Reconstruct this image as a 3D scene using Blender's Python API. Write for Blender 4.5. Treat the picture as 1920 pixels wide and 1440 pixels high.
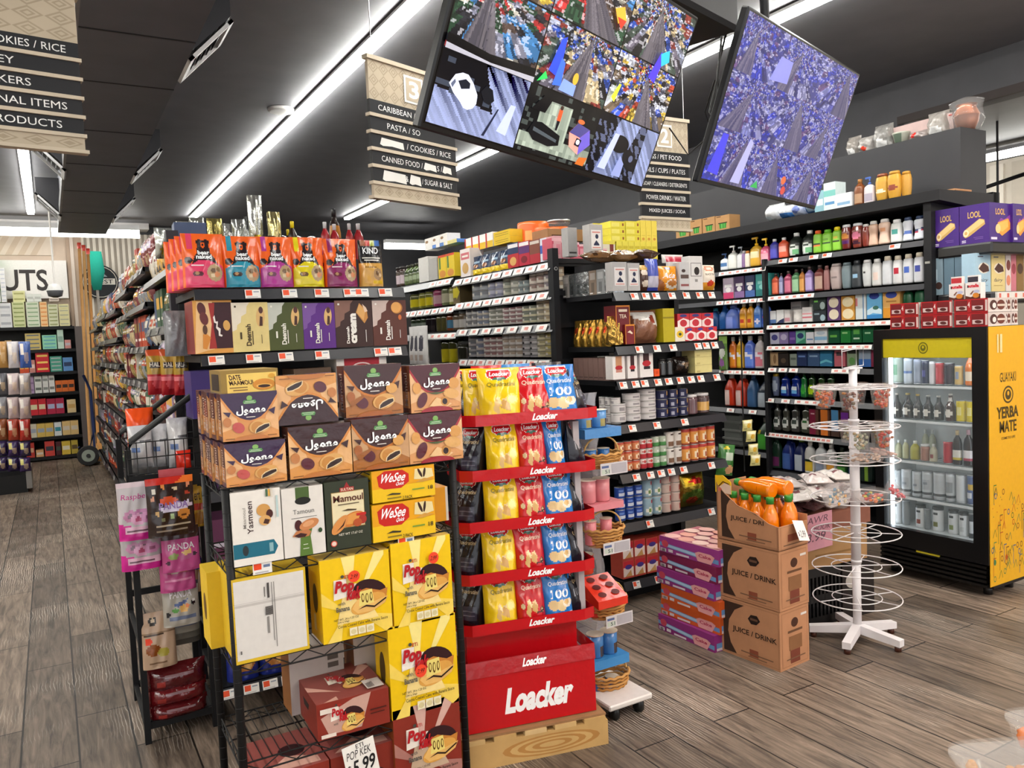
import bpy,math,random
from mathutils import Vector,Matrix
for o in list(bpy.data.objects): bpy.data.objects.remove(o)
S = bpy.context.scene
COL = S.collection
R = random.Random(7)
# ------------------------------------------------------------------ camera, world, exposure
F,YAW,PIT,ROL,EYE = 1500.0,math.radians(29.95),math.radians(3.4),math.radians(2.5),1.65
cy,sy,cp,sp,cr,sr = math.cos(YAW),math.sin(YAW),math.cos(PIT),math.sin(PIT),math.cos(ROL),math.sin(ROL)
FWD = Vector((sy*cp,cy*cp,-sp)); RGT0 = Vector((cy,-sy,0)); DWN0 = FWD.cross(RGT0)
RGT = cr*RGT0 + sr*DWN0; DWN = -sr*RGT0 + cr*DWN0
CAM = Vector((0,0,EYE))
cd = bpy.data.cameras.new('camera'); cam = bpy.data.objects.new('camera',cd); COL.objects.link(cam)
cd.sensor_fit = 'HORIZONTAL'; cd.sensor_width = 36; cd.lens = 36*F/1920; cd.clip_start = 0.05; cd.clip_end = 100
m3 = Matrix((RGT,-DWN,-FWD)).transposed()
cam.matrix_world = Matrix.Translation(CAM) @ m3.to_4x4()
S.camera = cam
S.view_settings.view_transform = 'Standard'; S.view_settings.look = 'None'; S.view_settings.gamma = 1
S.view_settings.use_curve_mapping = False; S.view_settings.exposure = 0.03
W = bpy.data.worlds.new('world'); S.world = W; W.use_nodes = True
W.node_tree.nodes['Background'].inputs[0].default_value = (.95,.97,1,1)
W.node_tree.nodes['Background'].inputs[1].default_value = 1.5
STRIP_POWER,WARM_POWER = 22.0,50.0
try:
    S.cycles.max_bounces = 7; S.cycles.diffuse_bounces = 3; S.cycles.glossy_bounces = 3; S.cycles.transparent_max_bounces = 12
except Exception: pass

def ray(x,y): return RGT*((x-960)/F) + DWN*((y-720)/F) + FWD
def pxy(P): d = Vector(P)-CAM; k = d.dot(FWD); return 960+F*d.dot(RGT)/k,720+F*d.dot(DWN)/k
def at_z(x,y,z): d = ray(x,y); return CAM + d*((z-EYE)/d.z)
def at_depth(x,y,k): return CAM + ray(x,y)*k
class Plane:
    """A vertical shelf front: P0 a point, ang the direction its left-to-right edge runs (radians from +X)."""
    def __init__(s,x,y,ang):
        s.P = Vector((x,y,0)); s.u = Vector((math.cos(ang),math.sin(ang),0)); s.n = Vector((-math.sin(ang),math.cos(ang),0)); s.a = ang
    def hit(s,px,py):
        d = ray(px,py); return CAM + d*((s.P-CAM).dot(s.n)/d.dot(s.n))
    def s(s_,px,py): return (s_.hit(px,py)-s_.P).dot(s_.u)
    def z(s,px,py): return s.hit(px,py).z
    def pos(s_,s,z,back=0.0): v = s_.P + s_.u*s + s_.n*back; return Vector((v.x,v.y,z))
# ------------------------------------------------------------------ materials: every print reads the face colour "Col"
def lin(h):
    if not isinstance(h,str): return h
    v = [int(h[i:i+2],16)/255 for i in (0,2,4)]
    return tuple(a/12.92 if a <= .04045 else ((a+.055)/1.055)**2.4 for a in v)
def mixc(a,b,t):
    a,b = lin(a),lin(b); return tuple(a[i]*(1-t)+b[i]*t for i in range(3))
MATS = {}
def pmat(name,rough=.5,metal=0.0,bump=0.0,scale=40,emit=0.0,alpha=1.0,spec=.5,coat=0.0,var=.06):
    m = bpy.data.materials.new(name); m.use_nodes = True; nt = m.node_tree; n = nt.nodes; b = n['Principled BSDF']
    at = n.new('ShaderNodeAttribute'); at.attribute_name = 'Col'
    no = n.new('ShaderNodeTexNoise'); no.inputs['Scale'].default_value = scale; no.inputs['Detail'].default_value = 3
    tc = n.new('ShaderNodeTexCoord'); nt.links.new(tc.outputs['Object'],no.inputs['Vector'])
    mr = n.new('ShaderNodeMapRange'); mr.inputs[1].default_value = .3; mr.inputs[2].default_value = .7; mr.inputs[3].default_value = 1-var; mr.inputs[4].default_value = 1
    nt.links.new(no.outputs['Fac'],mr.inputs[0])
    mx = n.new('ShaderNodeVectorMath'); mx.operation = 'SCALE'
    nt.links.new(at.outputs['Color'],mx.inputs[0]); nt.links.new(mr.outputs[0],mx.inputs['Scale'])
    nt.links.new(mx.outputs[0],b.inputs['Base Color'])
    b.inputs['Roughness'].default_value = rough; b.inputs['Metallic'].default_value = metal
    b.inputs['Specular IOR Level'].default_value = spec; b.inputs['Coat Weight'].default_value = coat
    b.inputs['Alpha'].default_value = alpha
    if bump:
        bp = n.new('ShaderNodeBump'); bp.inputs['Strength'].default_value = bump; bp.inputs['Distance'].default_value = .01
        nt.links.new(no.outputs['Fac'],bp.inputs['Height']); nt.links.new(bp.outputs[0],b.inputs['Normal'])
    if emit:
        nt.links.new(at.outputs['Color'],b.inputs['Emission Color']); b.inputs['Emission Strength'].default_value = emit
    MATS[name] = m; return m
pmat('print',.45,spec=.35); pmat('gloss',.22,bump=.25,scale=22,spec=.6,var=.04); pmat('film',.12,bump=.7,scale=30,spec=.8,var=.12)
pmat('foil',.26,metal=.85,bump=.6,scale=26,var=.1); pmat('plastic',.3,spec=.5); pmat('metal',.35,metal=.8); pmat('paint',.55,spec=.3,var=.12,scale=4)
pmat('card',.75,spec=.2,scale=14,var=.12); pmat('cloth',.9,spec=.1); pmat('liquid',.1,spec=.7,coat=.3)
pmat('clear',.08,alpha=.17,spec=.8); pmat('sheer',.1,alpha=.08,spec=.8); pmat('dimlamp',.5,emit=9.0); pmat('amberfill',.5,emit=60.0); pmat('screen',.08,emit=.75,spec=.5); pmat('lamp',.5,emit=STRIP_POWER); pmat('warmlamp',.5,emit=WARM_POWER); pmat('cooler',.5,emit=4.5)
def brickmat(name,c1,c2,mortar,bw,rh,rot,ms=.004,grain=None,rough=.45):
    m = bpy.data.materials.new(name); m.use_nodes = True; nt = m.node_tree; n = nt.nodes; L = nt.links.new; b = n['Principled BSDF']
    tc = n.new('ShaderNodeTexCoord'); mp = n.new('ShaderNodeMapping'); mp.inputs['Rotation'].default_value = (0,0,rot); L(tc.outputs['Object'],mp.inputs[0])
    br = n.new('ShaderNodeTexBrick'); br.offset = .37; br.inputs['Color1'].default_value = (*lin(c1),1); br.inputs['Color2'].default_value = (*lin(c2),1)
    br.inputs['Mortar'].default_value = (*lin(mortar),1); br.inputs['Scale'].default_value = 1; br.inputs['Mortar Size'].default_value = ms
    br.inputs['Brick Width'].default_value = bw; br.inputs['Row Height'].default_value = rh; br.inputs['Bias'].default_value = 0
    L(mp.outputs[0],br.inputs['Vector'])
    m2 = n.new('ShaderNodeMapping'); m2.inputs['Scale'].default_value = (1.1,11,1); L(mp.outputs[0],m2.inputs[0])
    no = n.new('ShaderNodeTexNoise'); no.inputs['Scale'].default_value = 3.2; no.inputs['Detail'].default_value = 8; no.inputs['Roughness'].default_value = .62; no.inputs['Distortion'].default_value = .9; L(m2.outputs[0],no.inputs['Vector'])
    m3_ = n.new('ShaderNodeMapping'); m3_.inputs['Scale'].default_value = (.9,3.2,1); L(mp.outputs[0],m3_.inputs[0])
    wv = n.new('ShaderNodeTexWave'); wv.wave_type = 'RINGS'; wv.inputs['Scale'].default_value = 7; wv.inputs['Distortion'].default_value = 9; wv.inputs['Detail'].default_value = 3; wv.inputs['Detail Scale'].default_value = .8; L(m3_.outputs[0],wv.inputs['Vector'])
    rp = n.new('ShaderNodeValToRGB'); rp.color_ramp.elements[0].position = .32; rp.color_ramp.elements[0].color = (.3,.28,.265,1); rp.color_ramp.elements[1].position = .7; rp.color_ramp.elements[1].color = (1.25,1.2,1.12,1)
    L(no.outputs['Fac'],rp.inputs[0])
    mx = n.new('ShaderNodeMix'); mx.data_type = 'RGBA'; mx.blend_type = 'MULTIPLY'; mx.inputs[0].default_value = 1; L(br.outputs['Color'],mx.inputs[6]); L(rp.outputs[0],mx.inputs[7])
    r2 = n.new('ShaderNodeValToRGB'); r2.color_ramp.elements[0].position = .86; r2.color_ramp.elements[0].color = (0,0,0,1); r2.color_ramp.elements[1].position = .99; r2.color_ramp.elements[1].color = (.55,.52,.47,1)
    L(wv.outputs['Fac'],r2.inputs[0])
    n2 = n.new('ShaderNodeTexNoise'); n2.inputs['Scale'].default_value = 1.6; n2.inputs['Detail'].default_value = 2; L(mp.outputs[0],n2.inputs['Vector'])
    r3 = n.new('ShaderNodeValToRGB'); r3.color_ramp.elements[0].position = .5; r3.color_ramp.elements[1].position = .68; L(n2.outputs['Fac'],r3.inputs[0])
    ml = n.new('ShaderNodeMath'); ml.operation = 'MULTIPLY'; ml.inputs[1].default_value = .8; L(r3.outputs[0],ml.inputs[0])
    ad = n.new('ShaderNodeMix'); ad.data_type = 'RGBA'; ad.blend_type = 'ADD'; L(ml.outputs[0],ad.inputs[0]); L(mx.outputs[2],ad.inputs[6])
    sc = n.new('ShaderNodeVectorMath'); sc.operation = 'SCALE'; sc.inputs['Scale'].default_value = 1.0; L(r2.outputs[0],sc.inputs[0]); L(sc.outputs[0],ad.inputs[7])
    L(ad.outputs[2],b.inputs['Base Color']); b.inputs['Roughness'].default_value = rough; b.inputs['Specular IOR Level'].default_value = .35
    MATS[name] = m
brickmat('floorwood','8f8074','655a51','1f1b18',1.22,.21,math.radians(90))
# ------------------------------------------------------------------ text outlines, cached, fitted to a unit box
TXT = {}
def text_mesh(body,bold):
    if bold > .018 and set(body) & set('MWNU14'): bold = .018
    k = (body,bold)
    if k not in TXT:
        c = bpy.data.curves.new('t','FONT'); c.body = body; c.resolution_u = 2 if len(body) > 8 else 3; c.offset = bold
        o = bpy.data.objects.new('t',c); m = bpy.data.meshes.new_from_object(o)
        v = [(p.co.x,p.co.y) for p in m.vertices]; f = [tuple(p.vertices) for p in m.polygons]
        bpy.data.objects.remove(o); bpy.data.curves.remove(c); bpy.data.meshes.remove(m)
        if not v: v,f = [(0,0),(1,0),(1,1)],[(0,1,2)]
        x0,x1 = min(a for a,_ in v),max(a for a,_ in v); y0,y1 = min(b for _,b in v),max(b for _,b in v)
        TXT[k] = ([((a-x0)/(x1-x0),(b-y0)/(y1-y0)) for a,b in v],f)
    return TXT[k]
def ell(cx,cyy,rx,ry,rot=0,n=22,a0=0,a1=360):
    o = []; r = math.radians(rot)
    for i in range(n):
        t = math.radians(a0+(a1-a0)*i/(n if a1-a0 >= 360 else n-1)); x,y = rx*math.cos(t),ry*math.sin(t)
        o.append((cx+x*math.cos(r)-y*math.sin(r),cyy+x*math.sin(r)+y*math.cos(r)))
    return o
# ops on a face, in fractions of it, y up: r x0 y0 x1 y1 c | e cx cy rx ry c [rot] | p pts c | t text x0 y0 x1 y1 c [rot90 bold shear]
def op_poly(o):
    if o[0] == 'r': return [(o[1],o[2]),(o[3],o[2]),(o[3],o[4]),(o[1],o[4])],o[5]
    if o[0] == 'e': return ell(o[1],o[2],o[3],o[4],o[6] if len(o) > 6 else 0),o[5]
    if o[0] == 'p': return o[1],o[2]
def op_text(o):
    t,x0,y0,x1,y1,c = o[1:7]; rot = o[7] if len(o) > 7 else 0; bold = o[8] if len(o) > 8 else .01; sh = o[9] if len(o) > 9 else 0
    v,f = text_mesh(t,bold); out = []
    for a,b in v:
        if rot == 90: a,b = 1-b,a
        elif rot == -90: a,b = b,1-a
        elif rot == 180: a,b = 1-a,1-b
        out.append((x0+(x1-x0)*a+sh*(b-.5),y0+(y1-y0)*b))
    return out,f,c
def inside(p,x,y):
    r = False; j = len(p)-1
    for i in range(len(p)):
        if (p[i][1] > y) != (p[j][1] > y) and x < (p[j][0]-p[i][0])*(y-p[i][1])/(p[j][1]-p[i][1])+p[i][0]: r = not r
        j = i
    return r
def raster(ops,base):
    ps = [op_poly(o) for o in ops if o[0] != 't']
    bb = [(min(a for a,_ in p),max(a for a,_ in p),min(b for _,b in p),max(b for _,b in p)) for p,_ in ps]
    def f(u,v):
        c = base
        for (p,pc),q in zip(ps,bb):
            if q[0] <= u <= q[1] and q[2] <= v <= q[3] and inside(p,u,v): c = pc
        return c
    return f
class MB:
    """Collects faces with a colour and a material each, then links them as ONE mesh."""
    def __init__(s): s.v = []; s.f = []; s.c = []; s.m = []; s.sm = []
    def add(s,vs,fs,c,m='print',smooth=False):
        b = len(s.v); s.v += [tuple(p) for p in vs]
        for f in fs: s.f.append(tuple(b+i for i in f)); s.c.append(lin(c)); s.m.append(m); s.sm.append(smooth)
        return s
    def quad(s,a,b,c_,d,c,m='print'): return s.add([a,b,c_,d],[(0,1,2,3)],c,m)
    def box(s,x0,x1,y0,y1,z0,z1,c,m='print',top=None,side=None,front=None,bev=0.0):
        if bev: return s.bbox(x0,x1,y0,y1,z0,z1,c,m,bev)
        v = [(x0,y0,z0),(x1,y0,z0),(x1,y1,z0),(x0,y1,z0),(x0,y0,z1),(x1,y0,z1),(x1,y1,z1),(x0,y1,z1)]
        for f,cc in (((0,3,2,1),c),((4,5,6,7),top or c),((0,1,5,4),front or c),((1,2,6,5),side or c),((2,3,7,6),c),((3,0,4,7),side or c)):
            s.add([v[i] for i in f],[(0,1,2,3)],cc,m)
        return s
    def bbox(s,x0,x1,y0,y1,z0,z1,c,m,b):
        ring = lambda d,z: [(x0+b-d,y0+d2,z) for d2 in ()]  # noqa
        def rr(i,z):
            k = b-i
            return [(x0+b,y0+i,z),(x1-b,y0+i,z),(x1-i,y0+b,z),(x1-i,y1-b,z),(x1-b,y1-i,z),(x0+b,y1-i,z),(x0+i,y1-b,z),(x0+i,y0+b,z)]
        rs = [rr(b*.7,z0),rr(0,z0+b),rr(0,z1-b),rr(b*.7,z1)]
        v = sum(rs,[]); fs = [tuple(range(7,-1,-1)),tuple(range(24,32))]
        for k in range(3):
            for i in range(8): j = (i+1) % 8; fs.append((k*8+i,k*8+j,k*8+8+j,k*8+8+i))
        return s.add(v,fs,c,m)
    def loft(s,secs,n=16,c='ffffff',m='plastic',colf=None,cx=0,cyy=0,e=2.0,caps=True,smooth=True):
        """secs: (z, rx, ry[, colour]); superellipse exponent e; colf(u,v) recolours the front half."""
        v = []; H0,H1 = secs[0][0],secs[-1][0]; W_ = max(q[1] for q in secs)
        for q in secs:
            for i in range(n):
                t = 2*math.pi*(i+.5)/n; ct,st = math.cos(t),math.sin(t)
                v.append((cx+q[1]*math.copysign(abs(ct)**(2/e),ct),cyy+q[2]*math.copysign(abs(st)**(2/e),st),q[0]))
        b = len(s.v); s.v += v
        for k in range(len(secs)-1):
            for i in range(n):
                j = (i+1) % n; q = (k*n+i,k*n+j,k*n+n+j,k*n+n+i); cc = secs[k][3] if len(secs[k]) > 3 else c
                if colf and sum(v[a][1] for a in q)/4 < cyy:
                    u_ = sum(v[a][0]-cx for a in q)/8/W_+.5; v_ = (sum(v[a][2] for a in q)/4-H0)/(H1-H0); cc = colf(u_,v_) or cc
                s.f.append(tuple(b+a for a in q)); s.c.append(lin(cc)); s.m.append(m); s.sm.append(smooth)
        if caps:
            s.f.append(tuple(b+i for i in range(n-1,-1,-1))); s.c.append(lin(secs[0][3] if len(secs[0]) > 3 else c)); s.m.append(m); s.sm.append(False)
            s.f.append(tuple(b+(len(secs)-1)*n+i for i in range(n))); s.c.append(lin(secs[-1][3] if len(secs[-1]) > 3 else c)); s.m.append(m); s.sm.append(False)
        return s
    def cyl(s,x,y,z0,z1,r,c,m='plastic',n=16,r2=None): return s.loft([(z0,r,r),(z1,r2 or r,r2 or r)],n,c,m,cx=x,cyy=y)
    def tube(s,pts,r,c,m='paint',n=6,closed=False):
        pts = [Vector(p) for p in pts]; k = len(pts); v = []
        for i,p in enumerate(pts):
            a = pts[i-1] if (i or closed) else p; b_ = pts[(i+1) % k] if (i < k-1 or closed) else p
            d = (b_-a).normalized(); up = Vector((0,0,1)) if abs(d.z) < .95 else Vector((1,0,0)); x = d.cross(up).normalized(); y = x.cross(d)
            for j in range(n): t = 2*math.pi*j/n; v.append(p+x*(r*math.cos(t))+y*(r*math.sin(t)))
        fs = []
        for i in range(k if closed else k-1):
            i2 = (i+1) % k
            for j in range(n): j2 = (j+1) % n; fs.append((i*n+j,i*n+j2,i2*n+j2,i2*n+j))
        if not closed: fs += [tuple(range(n)),tuple((k-1)*n+j for j in range(n-1,-1,-1))]
        return s.add(v,fs,c,m,True)
    def art(s,O,U,V,ops,m='print',eps=.00035,P=None,clamp=True):
        """Print OPS on the face with corner O and edges U, V (or on the surface P(u,v,offset))."""
        O,U,V = Vector(O),Vector(U),Vector(V); N = U.cross(V).normalized(); k = 0
        for o in ops:
            k += 1
            if o[0] == 't':
                v,f,c = op_text(o); s.add([P(a,b,eps*k) if P else O+U*a+V*b+N*(eps*k) for a,b in v],f,c,m)
            elif P is None:
                p,c = op_poly(o)
                if clamp: p = [(min(1,max(0,a)),min(1,max(0,b))) for a,b in p]
                s.add([O+U*a+V*b+N*(eps*k) for a,b in p],[tuple(range(len(p)))],c,m)
        return s
    def mesh(s,name):
        me = bpy.data.meshes.new(name); me.from_pydata(s.v,[],s.f); names = []
        for x in s.m:
            if x not in names: names.append(x)
        for x in names: me.materials.append(MATS[x])
        idx = {x: i for i,x in enumerate(names)}
        me.polygons.foreach_set('material_index',[idx[x] for x in s.m]); me.polygons.foreach_set('use_smooth',s.sm)
        a = me.attributes.new('Col','FLOAT_COLOR','CORNER'); buf = []
        for f,c in zip(s.f,s.c): buf += [c[0],c[1],c[2],1.0]*len(f)
        a.data.foreach_set('color',buf); me.update(); return me
    def obj(s,name,parent=None):
        o = bpy.data.objects.new(name,s.mesh(name)); COL.objects.link(o)
        if parent: o.parent = parent
        return o
def tag(o,label,cat,group=None,kind=None):
    o['label'] = label; o['category'] = cat
    if group: o['group'] = group
    if kind: o['kind'] = kind
    return o
def empty(name,loc=(0,0,0),rz=0):
    o = bpy.data.objects.new(name,None); COL.objects.link(o); o.location = loc; o.rotation_euler = (0,0,rz); o.empty_display_size = .05; return o
def structure(mb,name):
    o = mb.obj(name); o['kind'] = 'structure'; return o
def copy_tree(o,parent=None):
    c = o.copy(); COL.objects.link(c); c.parent = parent
    for ch in list(o.children): copy_tree(ch,c)
    return c
def build(name,parts):
    """parts: [(part name or None, MB)]: the mesh named None is the thing itself, the rest its children."""
    root = None
    for pn,mb in parts:
        if pn is None: root = mb.obj(name)
    if root is None: root = empty(name)
    for pn,mb in parts:
        if pn: mb.obj(pn,root)
    return root
# ------------------------------------------------------------------ package shapes: local x to the right, y into the shelf, z up, front at y=0
def carton(w,h,d,c,ops=(),side=None,top=None,sops=(),tops=(),m='print',back=None):
    b = MB().box(-w/2,w/2,0,d,0,h,c,m,top,side)
    if ops: b.art((-w/2,0,0),(w,0,0),(0,0,h),ops,m)
    if sops:
        b.art((-w/2,d,0),(0,-d,0),(0,0,h),sops,m); b.art((w/2,0,0),(0,d,0),(0,0,h),sops,m)
    if tops: b.art((-w/2,0,h),(w,0,0),(0,d,0),tops,m)
    return [(None,b)]
def pouch(w,h,d,c,ops=(),kind='stand',nx=14,nz=16,m='gloss',back=None,crease=.0025,seed=0):
    b = MB(); rr = random.Random(seed); ph = [rr.uniform(0,6.3) for _ in range(4)]
    def th(u,v):
        e = max(0,1-abs(2*u-1)**3.2)**.6
        if kind == 'stand': k = max(0,1-v**2.2)**.9*(.55+.45*min(1,(1-v)*1.6)); k *= 1 if v > .04 else .93
        else: k = max(0,math.sin(math.pi*min(1,max(0,(v-.04)/.92))))**.55
        return d/2*k*e+.0015
    def Pt(u,v,off=0):
        wv = crease*(math.sin(9*u+6*v+ph[0])*math.sin(13*v+ph[1])+.6*math.sin(21*u-8*v+ph[2])); pin = 1-.05*math.sin(math.pi*v)*(1 if kind != 'stand' else .5)
        return Vector(((u-.5)*w*pin,d/2-th(u,v)-off-wv*(1 if .02 < v < .98 else 0)*min(1,th(u,v)*60),v*h))
    cf = raster(ops,c)
    for side in (0,1):
        vs = []
        for j in range(nz+1):
            for i in range(nx+1):
                p = Pt(i/nx,j/nz)
                if side: p = Vector((p.x,d-p.y,p.z))
                vs.append(p)
        o = len(b.v); b.v += [tuple(p) for p in vs]
        for j in range(nz):
            for i in range(nx):
                q = (j*(nx+1)+i,j*(nx+1)+i+1,(j+1)*(nx+1)+i+1,(j+1)*(nx+1)+i)
                cc = (back or c) if side else cf((i+.5)/nx,(j+.5)/nz)
                b.f.append(tuple(o+a for a in (q if not side else q[::-1]))); b.c.append(lin(cc)); b.m.append(m); b.sm.append(True)
    fb = [Pt(i/nx,0) for i in range(nx+1)]; b.add(fb+[Vector((p.x,d-p.y,p.z)) for p in fb[::-1]],[tuple(range(2*nx+2))[::-1]],c,m)
    b.art((0,0,0),(1,0,0),(0,0,1),[o for o in ops if o[0] == 't'],m,.0007,P=lambda u,v,off: Pt(u,v,off))
    return [(None,b)]
PROF = {
 'pump': [(0,.9),(.03,1),(.5,1),(.6,.93),(.68,.55),(.71,.28)],'round': [(0,.85),(.03,1),(.55,1),(.7,.85),(.8,.5),(.85,.36)],
 'shampoo': [(0,.85),(.03,1),(.6,1),(.78,.92),(.84,.8)],'invert': [(0,.72),(.05,.8),(.3,.95),(.7,1),(.86,.86),(.88,.8)],
 'castile': [(0,.95),(.03,1),(.7,1),(.78,.72),(.84,.38),(.87,.36)],'dish': [(0,.8),(.05,1),(.35,1),(.55,.72),(.72,.8),(.8,.45),(.86,.3)],
 'jar': [(0,.9),(.04,1),(.78,1),(.85,.86),(.87,.86)],'cleaner': [(0,.95),(.03,1),(.6,1),(.74,.8),(.82,.4),(.86,.36)],
 'juice': [(0,.86),(.04,1),(.1,.95),(.3,1),(.56,.96),(.68,.82),(.78,.55),(.83,.44),(.87,.42)],'beer': [(0,.95),(.03,1),(.52,1),(.66,.62),(.78,.4),(.93,.36)],
 'curve': [(0,.9),(.05,1),(.25,.86),(.45,.8),(.7,.96),(.82,.9),(.86,.7)]}
CAPS = {'pump': .3,'round': .38,'shampoo': .62,'invert': .8,'castile': .38,'dish': .3,'jar': .92,'cleaner': .4,'juice': .48,'beer': .4,'curve': .66}
def bottle(w,h,d,kind,c,cap,ops=(),m='plastic',n=14,e=2.6):
    pr = PROF[kind]; rx,ry = w/2,min(d,w*1.1)/2
    if kind in ('jar','juice','beer','round'): e = 2.0; ry = rx
    secs = []; zs = [k/14 for k in range(15)]
    def rad(t):
        for (a,ra),(b,rb) in zip(pr,pr[1:]):
            if a <= t <= b: return ra+(rb-ra)*(t-a)/(b-a)
        return pr[-1][1]
    zl = sorted(set([round(z,3) for z,_ in pr]+[round(z,3) for z in zs if z < pr[-1][0]]))
    for t in zl: r = rad(t); secs.append((t*h,rx*r,ry*r))
    b = MB().loft(secs,n,c,m,raster([o for o in ops if o[0] != 't'],None) if ops else None,cyy=ry,e=e)
    zt = pr[-1][0]*h; kr = CAPS[kind]*rx; k = MB()
    if kind == 'pump':
        k.cyl(0,ry,zt,h*.78,kr*.9,cap); k.cyl(0,ry,h*.78,h*.93,kr*.35,cap); k.box(-w*.42,w*.1,ry-kr*.4,ry+kr*.4,h*.93,h,cap,'plastic')
    elif kind in ('shampoo','invert','curve'): k.loft([(zt,kr,min(ry*.9,kr)),(h*.97,kr*.97,min(ry*.9,kr)*.97),(h,kr*.85,min(ry*.9,kr)*.8)],12,cap,'plastic',cyy=ry)
    else: k.loft([(zt,kr,kr),(h*.985,kr,kr),(h,kr*.9,kr*.9)],12,cap,'plastic',cyy=ry)
    return [(None,b),('cap',k)]
def can(w,h,c,ops=(),n=14,lid='c9c9c4',m='print',hasrim=True):
    r = w/2; zs = [k/10 for k in range(11)]
    b = MB().loft([(t*h*.94+h*.03,r,r) for t in zs],n,c,m,raster(ops,None) if ops else None,cyy=r)
    if hasrim: b.loft([(0,r*.96,r*.96),(h*.03,r,r)],n,lid,'metal',cyy=r); b.loft([(h*.97,r,r),(h,r*.96,r*.96)],n,lid,'metal',cyy=r)
    return [(None,b)]
def jug(w,h,d,c,cap,ops=()):
    """Detergent jug: moulded body, a handle and a cap."""
    b = MB().loft([(0,w*.48,d*.45),(h*.03,w*.5,d*.48),(h*.5,w*.5,d*.48),(h*.62,w*.42,d*.42),(h*.8,w*.2,d*.25),(h*.86,w*.16,d*.2)],16,c,'plastic',raster(ops,None) if ops else None,cyy=d*.5,e=3)
    hd = MB().tube([(w*.12,d*.5,h*.82),(w*.36,d*.5,h*.8),(w*.46,d*.5,h*.66),(w*.45,d*.5,h*.5),(w*.4,d*.5,h*.4)],w*.075,c,'plastic',8)
    return [(None,b),('handle',hd),('cap',MB().cyl(0,d*.5,h*.86,h,w*.2,cap))]
# ------------------------------------------------------------------ rows of things set on a shelf plane
ORD = {2: ['left','right'],3: ['left','middle','right'],4: ['leftmost','second from left','third from left','rightmost']}
GID = [0]
def put(plane,s,z,back,name,label,cat,parts=None,src=None,group=None,rz=0.0,tilt=0.0):
    o = copy_tree(src) if src else build(name,parts)
    o.location = plane.pos(s,z,back); o.rotation_euler = (tilt,0,plane.a+rz); tag(o,label,cat)
    if group: o['group'] = group
    elif 'group' in o: del o['group']
    return o
def lab(base,where,i,n):
    if n == 1: return base+' '+where
    if n in ORD: return f'{ORD[n][i]} {base} {where}'
    return base+' '+where
def row(plane,yb,where,items,back=.015,zadd=0.0):
    """yb: ((x,y),(x,y)) pixel line of the shelf front. items: (x0, x1, ytop, n, name, label, maker(w,h), [rows deep, stacked])."""
    (xa,ya),(xb,y2) = yb; z = (plane.z(xa,ya)+plane.z(xb,y2))/2+zadd
    for it in items:
        x0,x1,yt,n,name,base,mk = it[:7]; cat = name.split('_')[-1]; deep = it[7] if len(it) > 7 else 1; st = it[8] if len(it) > 8 else 1
        f = lambda x: ya+(y2-ya)*(x-xa)/(xb-xa)
        s0,s1 = plane.s(x0,f(x0)),plane.s(x1,f(x1)); w = (s1-s0)/n
        # height measured where the thing's front is
        ht = max(.03,plane.z((x0+x1)/2,yt)-z)/st
        GID[0] += 1; total = n*deep*st; grp = f'{base} run {where}' if total > 1 else None; src = None
        for q in range(st):
            for k in range(deep):
                for i in range(n):
                    lb = lab(base,where,i,n) if deep == 1 and st == 1 else base+' '+where
                    o = put(plane,s0+w*(i+.5),z+.001+q*ht,back+k*w*1.02*.9,name,lb,cat,None if src else mk(w*.96,ht-.001),src,grp,R.uniform(-.02,.02) if st == 1 else 0)
                    src = src or o
# ================================================================== the room
ZC = 3.8
structure(MB().quad((-4.5,-4,0),(10.5,-4,0),(10.5,15.2,0),(-4.5,15.2,0),'888888','floorwood'),'floor')
structure(MB().box(-4.5,6.8,-4,15.3,ZC,ZC+.1,'7e7e83','paint'),'ceiling')
structure(MB().box(-4.6,-4.5,-4,15.3,0,ZC,'c4bdb2','paint'),'wall_left')
BKW = Plane(0,15.1,0)
wb = MB().box(-4.5,10.5,15.1,15.2,0,ZC+.1,'3d3d40','paint')
structure(wb,'wall_back')
structure(MB().box(6.8,6.9,4.6,15.1,0,ZC,'4c4c50','paint'),'wall_right')
zb = Plane(6.8,0,-math.pi/2).z(1900,158)
structure(MB().box(6.8,7.25,-4,4.6,zb,ZC,'4c4c50','paint').box(6.8,6.83,-4,4.6,zb-.07,zb,'38302e','paint'),'trim_1')
structure(MB().box(7.25,10.5,-4,15.1,3.55,3.65,'77777a','paint'),'ceiling_side')
sl = MB().box(10.3,10.5,-4,15.1,0,3.6,'cfc6b8','paint')
for i in range(60): sl.box(10.26,10.3,-2+i*.26,-2+i*.26+.16,.1,3.5,'ddd5c8' if i % 2 else 'bdb3a4','paint')
structure(sl,'wall_far_right')
# cream front of the back wall, with striped panel, trims
f = MB(); X = lambda px,py: BKW.hit(px,py).x; Z = lambda px,py: BKW.z(px,py)
x0,x1 = -4.4,X(128,520); z0,z1 = Z(60,612),Z(60,430)
f.box(x0,x1,15.02,15.1,z0,z1,'cdb9a6','paint')
f.box(x0,x1-.18,15.0,15.03,Z(60,480),Z(60,446),'d8c9b8','paint')
for i in range(26):
    xa = x0+i*.17; f.art((0,15.0,0),(1,0,0),(0,0,1),[('p',[(xa,Z(60,480)),(xa+.09,Z(60,480)),(xa+.25,Z(60,446)),(xa+.16,Z(60,446))],'c9b59f')],'paint',.002,clamp=False) if xa+.25 < x1-.2 else 0
f.box(x1,x1+.22,14.98,15.1,0,z1,'b39c88','paint').box(x1+.05,x1+.1,14.96,14.99,0,z1,'d9cabd','paint')
structure(f,'trim_2')
f = MB(); xs0,xs1 = X(150,520),X(330,520)
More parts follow.
